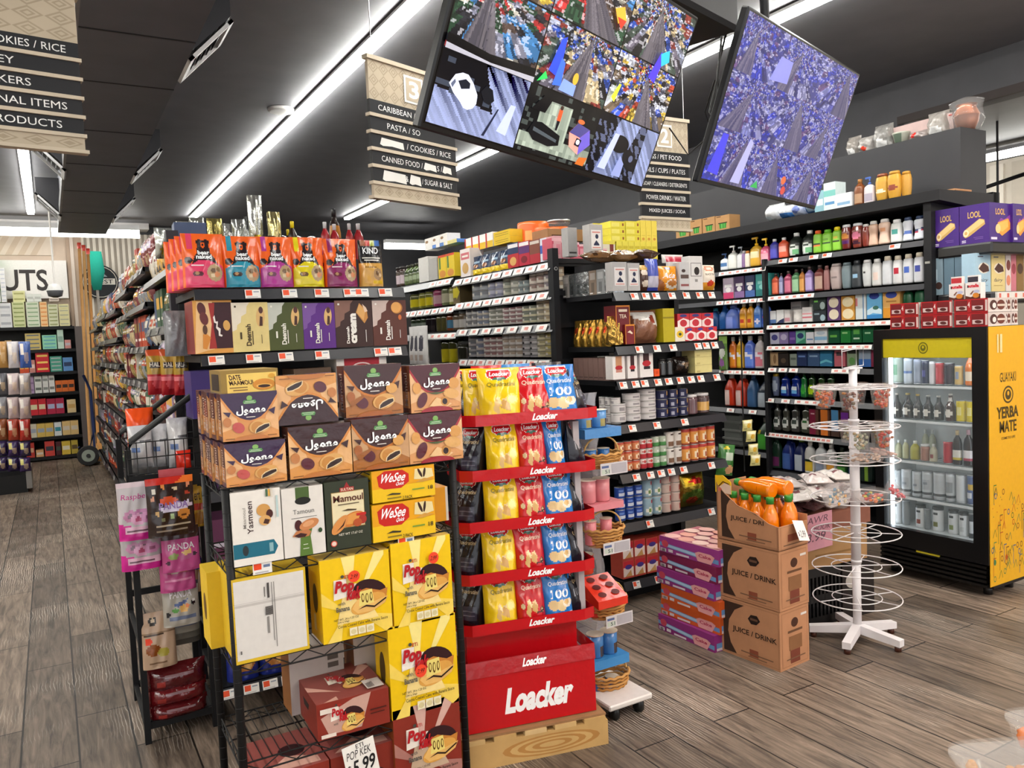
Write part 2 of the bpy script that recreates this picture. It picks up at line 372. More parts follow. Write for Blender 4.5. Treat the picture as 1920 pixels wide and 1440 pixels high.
for i in range(34):
    xa = xs0+(xs1-xs0)*i/34; f.box(xa,xa+(xs1-xs0)/34,15.02-(.03 if i % 2 else 0),15.1,Z(200,612),Z(200,440),'d6cdc0' if i % 2 else 'a39a8e','paint')
structure(f,'trim_3')
structure(MB().box(-4.4,X(262,425)+.1,14.7,15.1,Z(60,431),Z(60,418),'c9c6c4','paint'),'trim_4')
f = empty('wall_sign',(0,14.98,0)); tag(f,'white wall sign with big dark letters above the back shelves','sign')
b = MB(); sx0,sx1,sz0,sz1 = X(-75,525),X(126,525),Z(60,561),Z(60,490); b.box(sx0,sx1,-.05,0,sz0,sz1,'e9e6e2')
b.art((sx0,-.05,sz0),(sx1-sx0,0,0),(0,0,sz1-sz0),[('t','NUTS',.18,.2,.81,.76,'35302f',0,.05)],'print',.004); b.obj('sign_board',f)
f = MB().loft([(0,.28,.28),(.03,.28,.28)],36,'1e2125','paint'); f.art((-.28,-.28,.031),(.56,0,0),(0,.56,0),[('e',.5,.5,.46,.46,'c9c2b6'),('e',.5,.5,.44,.44,'1e2125'),('r',.1,.42,.9,.6,'d8d2c8'),('t','FINEST',.16,.45,.84,.57,'1e2125'),('p',[(.3,.65),(.5,.85),(.7,.65)],'8d98a0')],'paint',.001)
o = f.obj('wall_emblem'); o.rotation_euler = (math.pi/2,0,0); o.location = BKW.hit(187,530)+Vector((0,-.12,0)); tag(o,'round dark emblem on the striped back wall panel','emblem')
# boxed duct under the ceiling with angled air vents
p0,p1 = at_z(150,10,3.3),at_z(400,10,3.3); DX0,DX1 = p0.x,p1.x
d = MB().box(DX0,DX1,-3,12.4,3.3,ZC,'6a6c74','paint'); d.box(DX0-.02,DX0,-3,12.4,3.3,3.42,'8b8b8c','paint')
for yy in (2.2,3.4,4.62,5.5,6.7,7.9,9.2,10.6): d.box(DX0,DX1,yy,yy+.012,3.296,3.301,'2c2c2e','paint')
structure(d,'ceiling_duct')['category'] = 'duct'
bpy.data.objects['ceiling_duct']['label'] = 'long dark boxed air duct hung under the ceiling along the aisle'; bpy.data.objects['ceiling_duct']['kind'] = 'thing'
def vent(px,py,side,label,ln=.42):
    p = at_z(px,py,3.36); x = DX1 if side > 0 else DX0; e = empty('air_vent',(x,p.y,3.3)); tag(e,label,'vent',None)
    s = side; b = MB(); a = [(0,.02),(s*.24,.26),(s*.24,.42),(0,.42)]
    v = [(q[0],-ln/2,q[1]) for q in a]+[(q[0],ln/2,q[1]) for q in a]
    b.add(v,[(0,1,2,3),(7,6,5,4),(0,4,5,1),(1,5,6,2),(2,6,7,3)],'2d2d31','paint'); b.obj('vent_housing',e)
    g = MB(); A,Bq = Vector((s*.0,0,-.02)),Vector((s*.25,0,.24)); D = (Bq-A); nrm = Vector((s*.7,0,-.7))
    q = lambda t,y: A+D*t+Vector((0,y,0))+nrm*.01
    for t0,t1,ya,yb_ in ((0,.1,-ln/2,ln/2),(.9,1,-ln/2,ln/2),(0,1,-ln/2,-ln/2+.03),(0,1,ln/2-.03,ln/2)):
        g.add([q(t0,ya),q(t1,ya),q(t1,yb_),q(t0,yb_)]+[q(t0,ya)-nrm*.02,q(t1,ya)-nrm*.02,q(t1,yb_)-nrm*.02,q(t0,yb_)-nrm*.02],[(0,1,2,3),(7,6,5,4),(0,4,5,1),(1,5,6,2),(2,6,7,3),(3,7,4,0)],'c9c9c9','paint')
    for k in range(6): t = .14+k*.13; g.add([q(t,-ln/2+.03)-nrm*.012,q(t+.06,-ln/2+.03)-nrm*.03,q(t+.06,ln/2-.03)-nrm*.03,q(t,ln/2-.03)-nrm*.012],[(0,1,2,3)],'55565a','paint')
    g.obj('vent_grille',e)
vent(372,112,1,'angled air vent on the duct nearest the camera')
vent(262,322,1,'angled air vent on the duct, second along toward the back')
vent(214,402,1,'angled air vent near the far end of the duct',.4)
vent(123,312,-1,'pale framed air vent on the aisle side of the duct',.4)
vent(130,398,-1,'pale framed air vent at the duct far end over the aisle',.4)
# strip lamps
def strip(name,a,b,w,label,mname='lamp',hz=.05,col='fdfbf4'):
    a,b = Vector(a),Vector(b); d = (b-a).normalized(); n_ = Vector((-d.y,d.x,0))
    e = empty(name,(a+b)/2); tag(e,label,'ceiling light',None); M_ = MB(); L_ = MB(); off = e.location
    def pr(w_,z0,z1,c,m,mb):
        q = [a-n_*w_/2,a+n_*w_/2,b+n_*w_/2,b-n_*w_/2]; v = [Vector((p.x,p.y,p.z+z0))-off for p in q]+[Vector((p.x,p.y,p.z+z1))-off for p in q]
        mb.add(v,[(0,3,2,1),(4,5,6,7),(0,1,5,4),(1,2,6,5),(2,3,7,6),(3,0,4,7)],c,m)
    pr(w+.02,hz*.6,hz,'d5d5d5','paint',M_); M_.obj('lamp_housing',e); pr(w,0,hz*.6,col,mname,L_); L_.obj('diffuser',e); return e
zs = ZC-.06
q = at_z(360,412,zs); strip('ceiling_light',(q.x,-3.5,zs),(q.x,q.y,zs),.085,'long glowing strip light running over the first aisle, seen through to the top edge','warmlamp')
q = at_z(650,412,zs); strip('ceiling_light',(q.x,-3.5,zs),(q.x,q.y,zs),.085,'long glowing strip light passing behind the hanging screens','warmlamp')
q = at_z(58,402,zs); q2 = at_z(44,282,zs); strip('ceiling_light',(q.x,3.8,zs),(q.x,q.y,zs),.085,'glowing strip light over the far end of the grey plank aisle')
strip('ceiling_light',(5.6,-3.6,zs),(5.6,.9,zs),.1,'added warm strip light above the checkout side, out of view','amberfill',col='ffe0c2'); strip('ceiling_light',(3.7,-3.6,zs),(3.7,-.4,zs),.1,'second added warm strip light above the checkout side, out of view','amberfill',col='ffe0c2')  # unseen lamps added for front fill and a warmer floor on the right
for xx in (-2.4,-3.9): strip('ceiling_light',(xx,-3.4,zs),(xx,12,zs),.085,'added fill strip light over the neighbouring aisle, out of view','warmlamp')['group'] = 'added fill strip lights over the neighbouring aisle'  # unseen lamps added to throw side light on the aisle-facing shelves
BL = Plane(0,14.2,0); a,b = BL.hit(-160,433),BL.hit(262,449); za = (BL.z(20,438)+BL.z(240,449))/2
strip('wall_light',(a.x,14.2,za),(b.x,14.2,za),.08,'glowing horizontal strip light along the cream back wall','dimlamp',hz=.2)
BR = Plane(0,13.6,0); a,b = BR.hit(722,466),BR.hit(800,466)
strip('wall_light',(a.x,13.6,a.z),(b.x,13.6,a.z),.1,'short glowing strip light beyond the jar shelves',hz=.16)
PR = Plane(9.3,0,-math.pi/2); a,b = PR.hit(1842,303),PR.hit(1990,262)
strip('ceiling_light',(9.3,a.y+3,a.z),(9.3,-2,a.z),.14,'glowing strip light in the side room past the black bulkhead',hz=.1)
MATS['lamp']
tr = empty('track_light',(8.2,2.9,0)); tag(tr,'black track light rail hanging in the side room past the bulkhead','track light'); PT = Plane(8.2,0,-math.pi/2); t0,t1,t2 = PT.hit(1846,352),PT.hit(1945,318),PT.hit(1870,270)
local_ = lambda mb,n: (lambda o: (setattr(o,'location',-tr.location),setattr(o,'parent',tr)))(mb.obj(n)); local_(MB().tube([t0,t1],.02,'1a1a1c'),'rail'); local_(MB().tube([Vector((8.2,t2.y,3.55)),Vector((8.2,t2.y,1.9))],.012,'3a3a3c'),'rod'); a = PT.hit(1858,362); local_(MB().box(8.14,8.26,a.y-.05,a.y+.05,a.z-.2,a.z,'161618','paint'),'lamp_head')
o = MB().loft([(-.03,.1,.1),(-.02,.115,.115),(.0,.12,.12)],24,'d9d9d7','plastic').obj('smoke_detector'); o.location = at_z(527,204,ZC-.002); tag(o,'round white smoke detector on the dark ceiling','smoke detector')
# hanging ceiling camera on a rod
e = empty('ceiling_camera'); e.location = Plane(0,13.4,0).hit(103,545); tag(e,'white dome camera hanging on a thin rod by the wall sign','camera')
MB().loft([(-.1,.03,.03,'2b2b2e'),(-.08,.09,.09,'55565a'),(0,.11,.11,'e4e4e2'),(.08,.08,.08,'e4e4e2'),(.1,.03,.03,'e4e4e2')],20).obj('dome',e)
MB().tube([(0,0,.1),(0,0,ZC-e.location.z)],.014,'d8d4cf').obj('rod',e)
# ------------------------------------------------------------------ aisle signs
CR,BLK = 'c6b9a4','1c1d21'
def aisle_sign(label,base,ang,w,h,num,rows,blots=()):
    e = empty('aisle_sign',base,ang); tag(e,label,'sign','hanging aisle signs')
    t = .02; fr = [.030,.275]+[.119]*5+[.078,.022]; z = h; bd = MB()
    def bar(z0,z1,c,o=0.0,mb=None): (mb or bd).box(-o,w+o,-t/2-o,t/2+o,z0,z1,c,'paint')
    bar(h-.030*h,h,CR,.012); zt = h*(1-.305); bd.box(0,w,-t/2,t/2,zt,h*.97,'b9ab95','paint')
    pat = []
    for i in range(9):
        for j in range(3):
            cx,cyy = (i+.5)/9,(j+.5)/3
            for k,c in ((.055,'a2947e'),(.041,'b9ab95'),(.028,'a2947e'),(.015,'b9ab95')): pat.append(('p',[(cx-k,cyy),(cx,cyy-k*3),(cx+k,cyy),(cx,cyy+k*3)],c))
    def art(z0,z1,ops,mb=bd,eps=.0006): mb.art((0,-t/2,z0),(w,0,0),(0,0,z1-z0),ops,'paint',eps)
    for i,o in enumerate(pat): art(zt,h*.97,[o],bd,.0005+.00002*(i % 4+1)*3)
    bw = .18*.62/w*1.3
    num_mb = MB()
    for op in (('r',.5-bw/2,.14,.5+bw/2,.86,'f2f0ea'),('r',.5-bw/2+.022,.2,.5+bw/2-.022,.8,'b9ab95'),('t',num,.5-bw*.26,.27,.5+bw*.26,.73,'f2f0ea',0,.03)):
        num_mb.art((0,-t/2-.004-.002*len(num_mb.f)**.3,zt),(w,0,0),(0,0,h*.97-zt),[op],'paint',.0005)
    for k,r in enumerate(rows):
        z1 = zt-k*.119*h; z0 = z1-.096*h; bd.box(0,w,-t/2,t/2,z0,z1,BLK,'paint'); bar(z0-.023*h,z0,CR,.008)
        art(z0,z1,r,bd,.001)
    zb_ = zt-5*.119*h; bd.box(0,w,-t/2,t/2,.022*h,zb_,'b9ab95','paint')
    for i in range(9):
        for j,k in enumerate((.05,.037,.024)): art(.022*h,zb_,[('p',[((i+.5)/9-k,.5),((i+.5)/9,.5-k*8),((i+.5)/9+k,.5),((i+.5)/9,.5+k*8)],'a2947e' if j != 1 else 'b9ab95')],bd,.0006+j*.0002)
    bar(0,.022*h,CR,.012); bd.obj('sign_board',e); num_mb.obj('number_plate',e)
    top = ZC-base[2]
    for x in (.06*w,.94*w): MB().tube([(x,0,h),(x,0,top)],.0025,'c9c9c9','metal').obj('hanging_wire',e)
    return e
def sg(px,py,depth,ang): return at_depth(px,py,depth),ang
def width_to(base,ang,px):
    for k in range(400):
        w = .2+k*.004; p = base+Vector((math.cos(ang),math.sin(ang),0))*w-CAM
        if 960+F*p.dot(RGT)/p.dot(FWD) >= px: break
    return w
wt = 'f0f0ee'
b3,a3 = at_depth(700,372,4.25),math.radians(20.6); w3 = width_to(b3,a3,856); h3 = .75
T = lambda s,x0,x1,y0=.3,y1=.72: ('t',s,x0,y0,x1,y1,wt,0,0)
blot = lambda x0,x1,y0=.2,y1=.8: ('p',[(x0,y0+.1),(x0+.03,y0),((x0+x1)/2,y0+.08),(x1,y0),(x1-.01,y1-.1),((x0+x1)/2,y1-.05),(x0+.02,y1)],'e9e7e2')
aisle_sign('hanging aisle sign with number three and painted-over words on two rows',b3,a3,w3,h3,'3',[
    [T('CARIBBEAN / GO',.09,.64)],[T('PASTA / SO',.18,.56)],[blot(.09,.36),T('/ COOKIES / RICE',.39,.93)],
    [T('CANNED FOOD /',.1,.57),blot(.58,.74),T('S /',.745,.81),blot(.81,.93)],[blot(.1,.37,.1,.9),T('&',.36,.39),blot(.4,.54,.12,.9),T('/ SUGAR & SALT',.55,.93)]])
b1r,a1 = at_depth(160,290,3.2),math.radians(8.8); w1 = 1.0; b1 = b1r-Vector((math.cos(a1),math.sin(a1),0))*w1
aisle_sign('hanging aisle sign cut off by the picture edge, listing cookies, rice and crackers',b1,a1,w1,.62,'4',[
    [T('COOKIES / RICE',.655,.955,.26,.74)],[T('HONEY',.602,.777,.26,.74)],[T('CRACKERS',.584,.827,.26,.74)],[T('SEASONAL ITEMS',.568,.946,.26,.74)],[T('PRODUCTS',.678,.923,.26,.74)]])
b2r,a2 = at_depth(1293,435,6.15),0.0; w2 = .47; b2 = b2r-Vector((w2,0,0))
aisle_sign('hanging aisle sign half hidden behind the larger screen, listing soap and juices',b2,a2,w2,.845,'2',[
    [T('BAGS / PET FOOD',.1,.85)],[T('FOILS / CUPS / PLATES',.06,.92)],[T('SOAP / CLEANERS / DETERGENTS',.05,.95,.33,.68)],[T('POWER DRINKS / WATER',.1,.92)],[T('MIXED JUICES / SODA',.15,.9)]])
# ------------------------------------------------------------------ the two hanging screens
def tv(label,P,rot,tilt,roll,w,h,colf,ops,nx,ny):
    ca,sa,cb,sb = math.cos(rot),math.sin(rot),math.cos(tilt),math.sin(tilt)
    u0 = Vector((ca,sa,0)); n0 = Vector((sa,-ca,0)); nn = n0*cb+Vector((0,0,-1))*sb; v0 = Vector((0,0,1))*cb+n0*sb
    u = u0*math.cos(roll)+v0*math.sin(roll); v = -u0*math.sin(roll)+v0*math.cos(roll)
    e = empty('television',P); m = Matrix((u,-nn,v)).transposed(); e.rotation_euler = m.to_euler(); tag(e,label,'TV')
    MB().box(-w/2,w/2,0,.035,-h/2,h/2,'0c0c0e','plastic',bev=.006).box(-w*.3,w*.3,.035,.075,-h*.3,h*.25,'141416','plastic').obj('casing',e)
    s = MB(); bz = .014; x0,x1,z0,z1 = -w/2+bz,w/2-bz,-h/2+bz*1.4,h/2-bz
    for j in range(ny):
        for i in range(nx):
            a,b,c,d = x0+(x1-x0)*i/nx,x0+(x1-x0)*(i+1)/nx,z0+(z1-z0)*j/ny,z0+(z1-z0)*(j+1)/ny
            s.quad((a,-.001,c),(b,-.001,c),(b,-.001,d),(a,-.001,d),colf((i+.5)/nx,(j+.5)/ny),'screen')
    s.art((x0,-.001,z0),(x1-x0,0,0),(0,0,z1-z0),ops,'screen',.0003); s.obj('screen_panel',e)
    k = m.inverted(); up = k @ Vector((0,0,ZC-P.z)); bk = Vector((0,.12,.0))
    MB().tube([(0,.06,.05),(0,.12,.08),bk+up*.98],.022,'17171a','paint',8).obj('ceiling_pole',e)
    return e
def hsh(*a):
    x = 0.0
    for i,k in enumerate(a): x += k*(12.9898,78.233,37.719,4.581)[i]
    x = math.sin(x)*43758.5453; return x-math.floor(x)
PAL = [('24262c','a9b0c8','6d6878','8a3a34','3355b8','c9b690','4a5a52'),('1c1d26','cdd2e0','5c5e72','b84a34','d8b84a','3f5fd0','7a6a58'),('2a2b33','8d90a6','5a4a44','c23a3a','4a8ac8','e0dccf','2f4f3a')]
def aisle(a,b,i,j,pal):
    vx,vy = .5+.5*(hsh(i,j)-.5),.8+.25*hsh(j,i); dx,dy = a-vx,b-vy; th = math.atan2(dy,dx)+.25*(hsh(i,j,3)-.5); r = math.hypot(dx,dy*1.2); lr = math.log(r+.06)
    t0 = -1.6+.7*(hsh(i+3,j)-.5)
    if abs(th-t0) < .2+.08*hsh(i,j,9): return mixc(mixc('8c8690','55525e',hsh(int(th*22),i,j)),'15151c',.25+.4*hsh(int(th*40),int(lr*3)))
    k = hsh(int(th*7)+i*31,int(lr*5+.6*hsh(int(th*7),i))+j*17); c = pal[int(k*len(pal)) % len(pal)]; q = hsh(int(th*26),int(lr*17),i+j)
    return mixc(mixc(c,'e6e6f0',.35*(q > .86)),'08080c',.25+.6*hsh(int(th*15),int(lr*11),j) if q < .7 else .1)
def cctv(u,v):
    i,j = int(u*3),int(v*3); a,b = u*3-i,v*3-j
    if min(a,b) < .012: return '050506'
    if j == 0:
        st = hsh(int((a*.8+b*.5)*34),i)
        if i == 0: return mixc('9aa6d0','3a4060',.9*st*(.5+b)) if b < .52-.2*a or a > .78-.3*b else ('0b0c12' if hsh(int(a*13),int(b*13)) > .16 else '39404e')
        if i == 1: return mixc('aab6a8','5f6a60',.8*hsh(int(a*22),int(b*6))) if (.1 < b < .3) or (.3 <= b < .85 and .2 < a < .62) else mixc('0f1114','4a5250',.7*(hsh(int(a*21),int(b*15)) > .8))
        return mixc('93a0cc','262b40',.8*st) if abs(a-.3-.2*b) < .17 or a > .78 else mixc('0d0f16','5a6280',.8*(hsh(int((a+b*.4)*26),int(b*9)) > .75))
    return aisle(a,b,i,j,PAL[(i+j*2) % 3])
cops = [('p',[(.048,.2),(.062,.245),(.085,.262),(.105,.262),(.128,.235),(.152,.19),(.156,.15),(.147,.125),(.13,.112),(.115,.115),(.1,.135),(.07,.165)],'d4d8ea'),('p',[(.076,.222),(.1,.24),(.118,.228),(.12,.205),(.092,.192)],'1a1e2a'),('p',[(.054,.2),(.064,.226),(.069,.214),(.062,.186)],'5a6278'),('p',[(.1,.187),(.122,.198),(.148,.165),(.12,.15)],'e6e8f2'),
        ('p',[(.16,.21),(.175,.245),(.2,.235),(.215,.19),(.2,.165),(.18,.17)],'14161d'),('p',[(.25,.06),(.28,.2),(.3,.2),(.29,.05)],'b8c2e8'),('p',[(.2,.02),(.235,.16),(.24,.16),(.21,.02)],'20243a'),
        ('p',[(.37,.11),(.385,.165),(.42,.172),(.51,.135),(.515,.085),(.47,.065),(.4,.075)],'101216'),('p',[(.39,.12),(.39,.14),(.5,.11),(.5,.095)],'4a5258'),('p',[(.36,.22),(.4,.3),(.44,.3),(.42,.22)],'0d0e12'),('r',.477,.205,.493,.262,'e0542e'),('e',.485,.272,.007,.012,'3a2a24'),('p',[(.478,.205),(.492,.205),(.488,.155),(.48,.155)],'1a1a20'),
        ('p',[(.545,.17),(.575,.23),(.635,.215),(.655,.14),(.61,.07),(.56,.1)],'e39a8c'),('p',[(.545,.17),(.575,.23),(.635,.215),(.6,.16)],'4a4680'),('p',[(.6,.16),(.635,.215),(.655,.14),(.61,.07)],'6a5cc0'),('p',[(.58,.115),(.585,.155),(.61,.15),(.605,.11)],'20202c'),('e',.595,.134,.009,.014,'d8d0d8'),('e',.585,.24,.016,.012,'d8683a'),('p',[(.62,.06),(.66,.07),(.65,.02),(.61,.02)],'c8682a'),
        ('e',.8,.2,.05,.05,'0c0d12',30),('e',.87,.13,.035,.06,'12131a',20),('e',.88,.14,.012,.02,'5a6280'),('p',[(.72,.04),(.76,.25),(.785,.25),(.76,.04)],'b4bee8'),('p',[(.8,.02),(.82,.14),(.85,.1),(.85,.02)],'8a96c8'),
        ('p',[(.38,.42),(.4,.58),(.42,.6),(.43,.4)],'2f4ae0'),('p',[(.41,.36),(.445,.37),(.44,.48),(.42,.5)],'3f6af0'),('p',[(.345,.35),(.37,.41),(.385,.38)],'2fd05a'),('p',[(.44,.35),(.51,.345),(.51,.4),(.45,.41)],'7f9ae8'),('e',.5,.43,.012,.03,'d8a83a'),
        ('p',[(.58,.83),(.62,.86),(.645,.8),(.61,.77)],'e0a63a'),('p',[(.6,.8),(.645,.8),(.63,.75)],'d03a2a'),('p',[(.83,.6),(.86,.75),(.885,.74),(.87,.58)],'4a3ae0'),('p',[(.86,.74),(.9,.78),(.915,.72),(.88,.68)],'34b4e0'),('p',[(.68,.42),(.7,.5),(.712,.5),(.7,.4)],'d8e03a'),('p',[(.1,.7),(.13,.98),(.16,.98),(.14,.68)],'14161c'),('p',[(0,.36),(.16,.34),(.33,.36),(.33,.4),(.15,.38),(0,.4)],'0c0d10'),('p',[(0,.335),(.33,.335),(.33,.36),(.16,.345),(0,.36)],'a8a8b4')]
tv('larger hanging screen showing a grid of security camera views',Vector((1.626,2.281,2.561)),.301,.397,-.056,1.22,.686,cctv,cops,225,126)
def feed2(u,v):
    i,j = int(u*3),int(v*3); a,b = u*3-i,v*3-j
    return mixc(aisle(a,b,i+4,j+2,('5a5fb8','8a90d0','3a3f90','6a4a70','2d3fc8','9a9cc8','34386a')),'2c2f78',.35)
tv('smaller-looking bluish hanging screen beside the security monitor',Vector((2.997,2.575,2.571)),.3,.362,-.007,1.22,.686,feed2,[('p',[(.02,.05),(.06,.3),(.1,.3),(.1,.04)],'3a3ac8'),('p',[(.2,.02),(.26,.32),(.29,.3),(.27,.02)],'9a9ccc'),('e',.62,.12,.02,.03,'c8603a'),('e',.64,.05,.02,.03,'b0403a'),('p',[(.36,.02),(.4,.07),(.42,.02)],'2f9a4a'),('p',[(.26,.7),(.4,.72),(.4,.86),(.3,.86)],'7a7ec8')],200,112)
e = empty('ceiling_mount',(2.1,2.75,0)); tag(e,'black ceiling mounting box above the hanging screens','mount')
q = at_depth(1270,20,3.6); e.location = (q.x,q.y,q.z); e.rotation_euler = (0,0,.3)
MB().box(-.3,.3,-.15,.15,-.06,.1,'1b1b1e','paint',bev=.02).tube([(0,0,.1),(0,0,ZC-q.z)],.03,'1b1b1e','paint',8).obj('mount_box',e)
w = MB(); q0 = at_depth(1352,0,3.9)
w.tube([at_depth(1354,-30,3.9),at_depth(1356,40,3.9),at_depth(1345,150,3.95),at_depth(1330,210,4),at_depth(1352,245,4),at_depth(1345,130,4.0),at_depth(1362,60,3.9)],.006,'1a1a1c','plastic')
w.tube([at_depth(1340,150,3.95),at_depth(1322,210,4),at_depth(1335,250,4.05),at_depth(1290,290,4.1),at_depth(1255,240,4.1)],.004,'1a1a1c','plastic')
w.tube([at_depth(1354,-30,3.9),at_depth(1354,-420,3.9)],.006,'1a1a1c','plastic')
tag(w.obj('hanging_cable'),'tangled black cables hanging between the two screens','cable')
# ================================================================== gondola shelving
K1,K2 = '17171a','232327'
TAGS = {}
def tagmesh(w,h,kind=0):
    k = (round(w,2),kind)
    if k not in TAGS:
        b = MB().box(-w/2,w/2,-.002,0,-h/2,h/2,'eeebe6'); ops = [('r',.06,.3,.46,.92,'ef5a35'),('r',.55,.66,.9,.8,'9aa0ac'),('r',.1,.1,.8,.16,'b9b6b2')] if kind == 0 else [('r',.3,.3,.7,.8,'d98a80'),('r',.06,.1,.9,.2,'c9c6c4')] if kind == 1 else [('r',0,0,1,1,'8f8c8a'),('r',.1,.2,.8,.5,'5a5a5e')]
        TAGS[k] = b.art((-w/2,-.002,-h/2),(w,0,0),(0,0,h),ops).mesh('price_tag')
    return TAGS[k]
def shelf(par,pl,s0,s1,z,depth,tags=(),lip=.045,tilt=.25,tw=.065,kind=0,col=K1,name='shelf'):
    """One shelf deck with its tilted price strip; tags: positions s along the front."""
    b = MB(); b.box(s0,s1,0,depth,-.03,0,col,'paint')
    b.add([(s0,0,0),(s1,0,0),(s1,-.006-lip*tilt,-lip),(s0,-.006-lip*tilt,-lip),(s0,.012,0),(s1,.012,0),(s1,.012,-lip),(s0,.012,-lip)],[(0,3,2,1),(0,1,5,4),(3,7,6,2),(0,4,7,3),(1,2,6,5)],'2b2b30','plastic')
    o = b.obj(name); o.location = pl.pos(0,z); o.rotation_euler = (0,0,pl.a)
    if par: o.parent = par
    for t in tags:
        g = bpy.data.objects.new('price_tag',tagmesh(tw,lip*.86,kind)); COL.objects.link(g); g.parent = o
        g.location = (t,-.008-lip*.5*tilt,-lip*.5); g.rotation_euler = (-math.atan(tilt),R.uniform(-.02,.02),0)
    return o
def span(pl,line,n,x0=None,x1=None):
    (xa,ya),(xb,yb) = line; x0 = x0 or xa; x1 = x1 or xb
    a,b = pl.s(x0,ya),pl.s(x1,yb); return [a+(b-a)*(i+.5)/n for i in range(n)]
def zl(pl,l): return (pl.z(*l[0])+pl.z(*l[1]))/2
# ---- gondola 1: snack aisle on the left, end shelves facing the camera
E1 = Plane(.54,3.55,0); A1 = Plane(.55,4.25,-math.pi/2)
g1 = empty('shelving_gondola',(1.0,8.5,0)); g1['label'] = 'long black shelving gondola with the snack bag end shelves beside the grey aisle'; g1['category'] = 'shelving'; g1['group'] = 'shelving gondolas'
def local(par,mb,name,off=(0,0,0)):
    o = mb.obj(name); o.location = Vector(off)-par.location; o.parent = par; return o
local(g1,MB().box(.65,1.4,4.0,13.4,0,.16,K1,'paint'),'base')
local(g1,MB().box(1.0,1.05,4.2,13.4,.16,2.22,K1,'paint'),'back_panel')
local(g1,MB().box(.56,1.48,4.16,4.2,.16,2.1,K1,'paint'),'end_panel')
local(g1,MB().box(.53,.585,4.2,4.26,0,2.235,'34343b','paint'),'upright')
local(g1,MB().box(1.45,1.5,4.2,4.26,0,2.1,'26262a','paint'),'upright')
local(g1,MB().box(1.02,1.46,4.26,7.5,2.06,2.09,K1,'paint'),'top_deck')
local(g1,MB().box(.6,1.02,4.26,5.5,2.13,2.16,K1,'paint'),'top_deck')
def gshelf(par,*a,**k):
    o = shelf(None,*a,**k); o.location -= par.location; o.parent = par; return o
lA,lB = ((352,541),(748,541)),((370,666),(757,650))
zA,zB = zl(E1,lA),zl(E1,lB)
tg = lambda pl,l,xs: [pl.s(x,l[0][1]+(l[1][1]-l[0][1])*(x-l[0][0])/(l[1][0]-l[0][0])) for x in xs]
gshelf(g1,E1,0,.935,zA,.55,tg(E1,lA,(472,541,601,655,676,720)))
gshelf(g1,E1,.01,.935,zB,.55,tg(E1,lB,(404,474,534,602,712,738)))
for z_ in (1.36,1.05,.72): gshelf(g1,E1,.01,.935,z_,.55,())
gshelf(g1,E1,.01,.935,.40,.55,())
gshelf(g1,E1,.01,.935,.195,.55,tg(E1,((430,1295),(560,1262)),(430,470,505,540)))
# bear pouches
OR = 'ee6420'
def bear(c2,c3):
    sil = [(.2,.42),(.26,.55),(.33,.62),(.36,.78),(.34,.88),(.42,.89),(.5,.875),(.58,.89),(.66,.88),(.64,.78),(.67,.62),(.76,.55),(.82,.42)]
    return lambda w,h: pouch(w,h,.085,OR,[('r',.12,.7,.25,1,c2),('e',.13,.5,.09,.07,'2b2024'),('p',[(.04,0),(.04,.36),(.3,.5),(.62,.5),(.96,.4),(.98,0)],c2),('p',sil,'2b2024'),('p',[(.2,.42),(.35,.5),(.62,.5),(.82,.42),(.8,.3),(.2,.3)],c2),
        ('e',.5,.79,.05,.055,OR),('e',.5,.785,.022,.025,'2b2024'),('e',.74,.27,.19,.16,'b99c76'),('e',.7,.31,.06,.05,'6e5238'),('e',.79,.24,.07,.05,'d98a5a'),('e',.68,.22,.05,.04,'dcc7a4'),('e',.82,.33,.05,.04,'8b6a48'),('e',.33,.25,.13,.045,c3),('e',.3,.26,.06,.025,'b58a60'),
        ('r',.18,.4,.48,.425,'efe4e4'),('t','bear',.36,.605,.64,.685,'ffffff',0,.03),('t','naked',.31,.525,.69,.61,'ffffff',0,.03)],nx=44,nz=48,seed=int(c2[:2],16))
def kind_bag(w,h):
    return pouch(w,h,.07,'d6a24c',[('r',0,.5,1,1,'1d1a1b'),('r',.08,.88,.3,1,'9c5a3c'),('r',.3,.88,.5,1,'b83a2c'),('r',.5,.88,.7,1,'9aa23a'),('r',.7,.88,.9,1,'3c66a8'),('r',.12,.68,.9,.86,'0c0b0c'),('r',.12,.665,.6,.675,'d8963a'),('e',.72,.26,.2,.13,'a88458'),('e',.68,.28,.07,.05,'6e5238'),('e',.8,.24,.06,.04,'d9b88a'),('r',.5,.05,.92,.13,'dcb21f'),('r',.2,.4,.7,.425,'8a6020'),('r',.2,.34,.6,.36,'8a6020'),
        ('t','KIND',.17,.705,.82,.84,'ffffff',0,.03),('r',.14,.6,.86,.62,'e9e4da'),('r',.2,.55,.8,.57,'e9e4da')],nx=32,nz=40,seed=9)
yA = ((352,538),(748,538))
row(E1,yA,'on the top end shelf',[
    (345,428,436,1,'granola_pouch','orange and pink granola pouch, front of its line,',bear('e0436a','5a2a34')),
    (422,496,441,1,'granola_pouch','orange and teal granola pouch',bear('2d8fa8','3a2a26')),
    (488,557,442,1,'granola_pouch','orange and magenta granola pouch',bear('b23a93','6a2a4a')),
    (550,615,443,1,'granola_pouch','orange and yellow granola pouch',bear('e2cf1e','6a4a26')),
    (613,678,446,1,'granola_pouch','orange and dark purple granola pouch',bear('8d2a62','6a2a3a')),
    (678,724,449,1,'granola_pouch','black and tan granola pouch with a coloured stripe',kind_bag)],back=.0)
src = [o for o in COL.objects if o.get('label','').startswith('orange and pink granola')][0]
for k,t in enumerate(('second','third','fourth')):
    o = copy_tree(src); o.location += Vector((-.012*(k+1),.095*(k+1),0)); o.rotation_euler.z -= .04*(k+1); o['label'] = f'orange and pink granola pouch, {t} back in its line on the top end shelf'
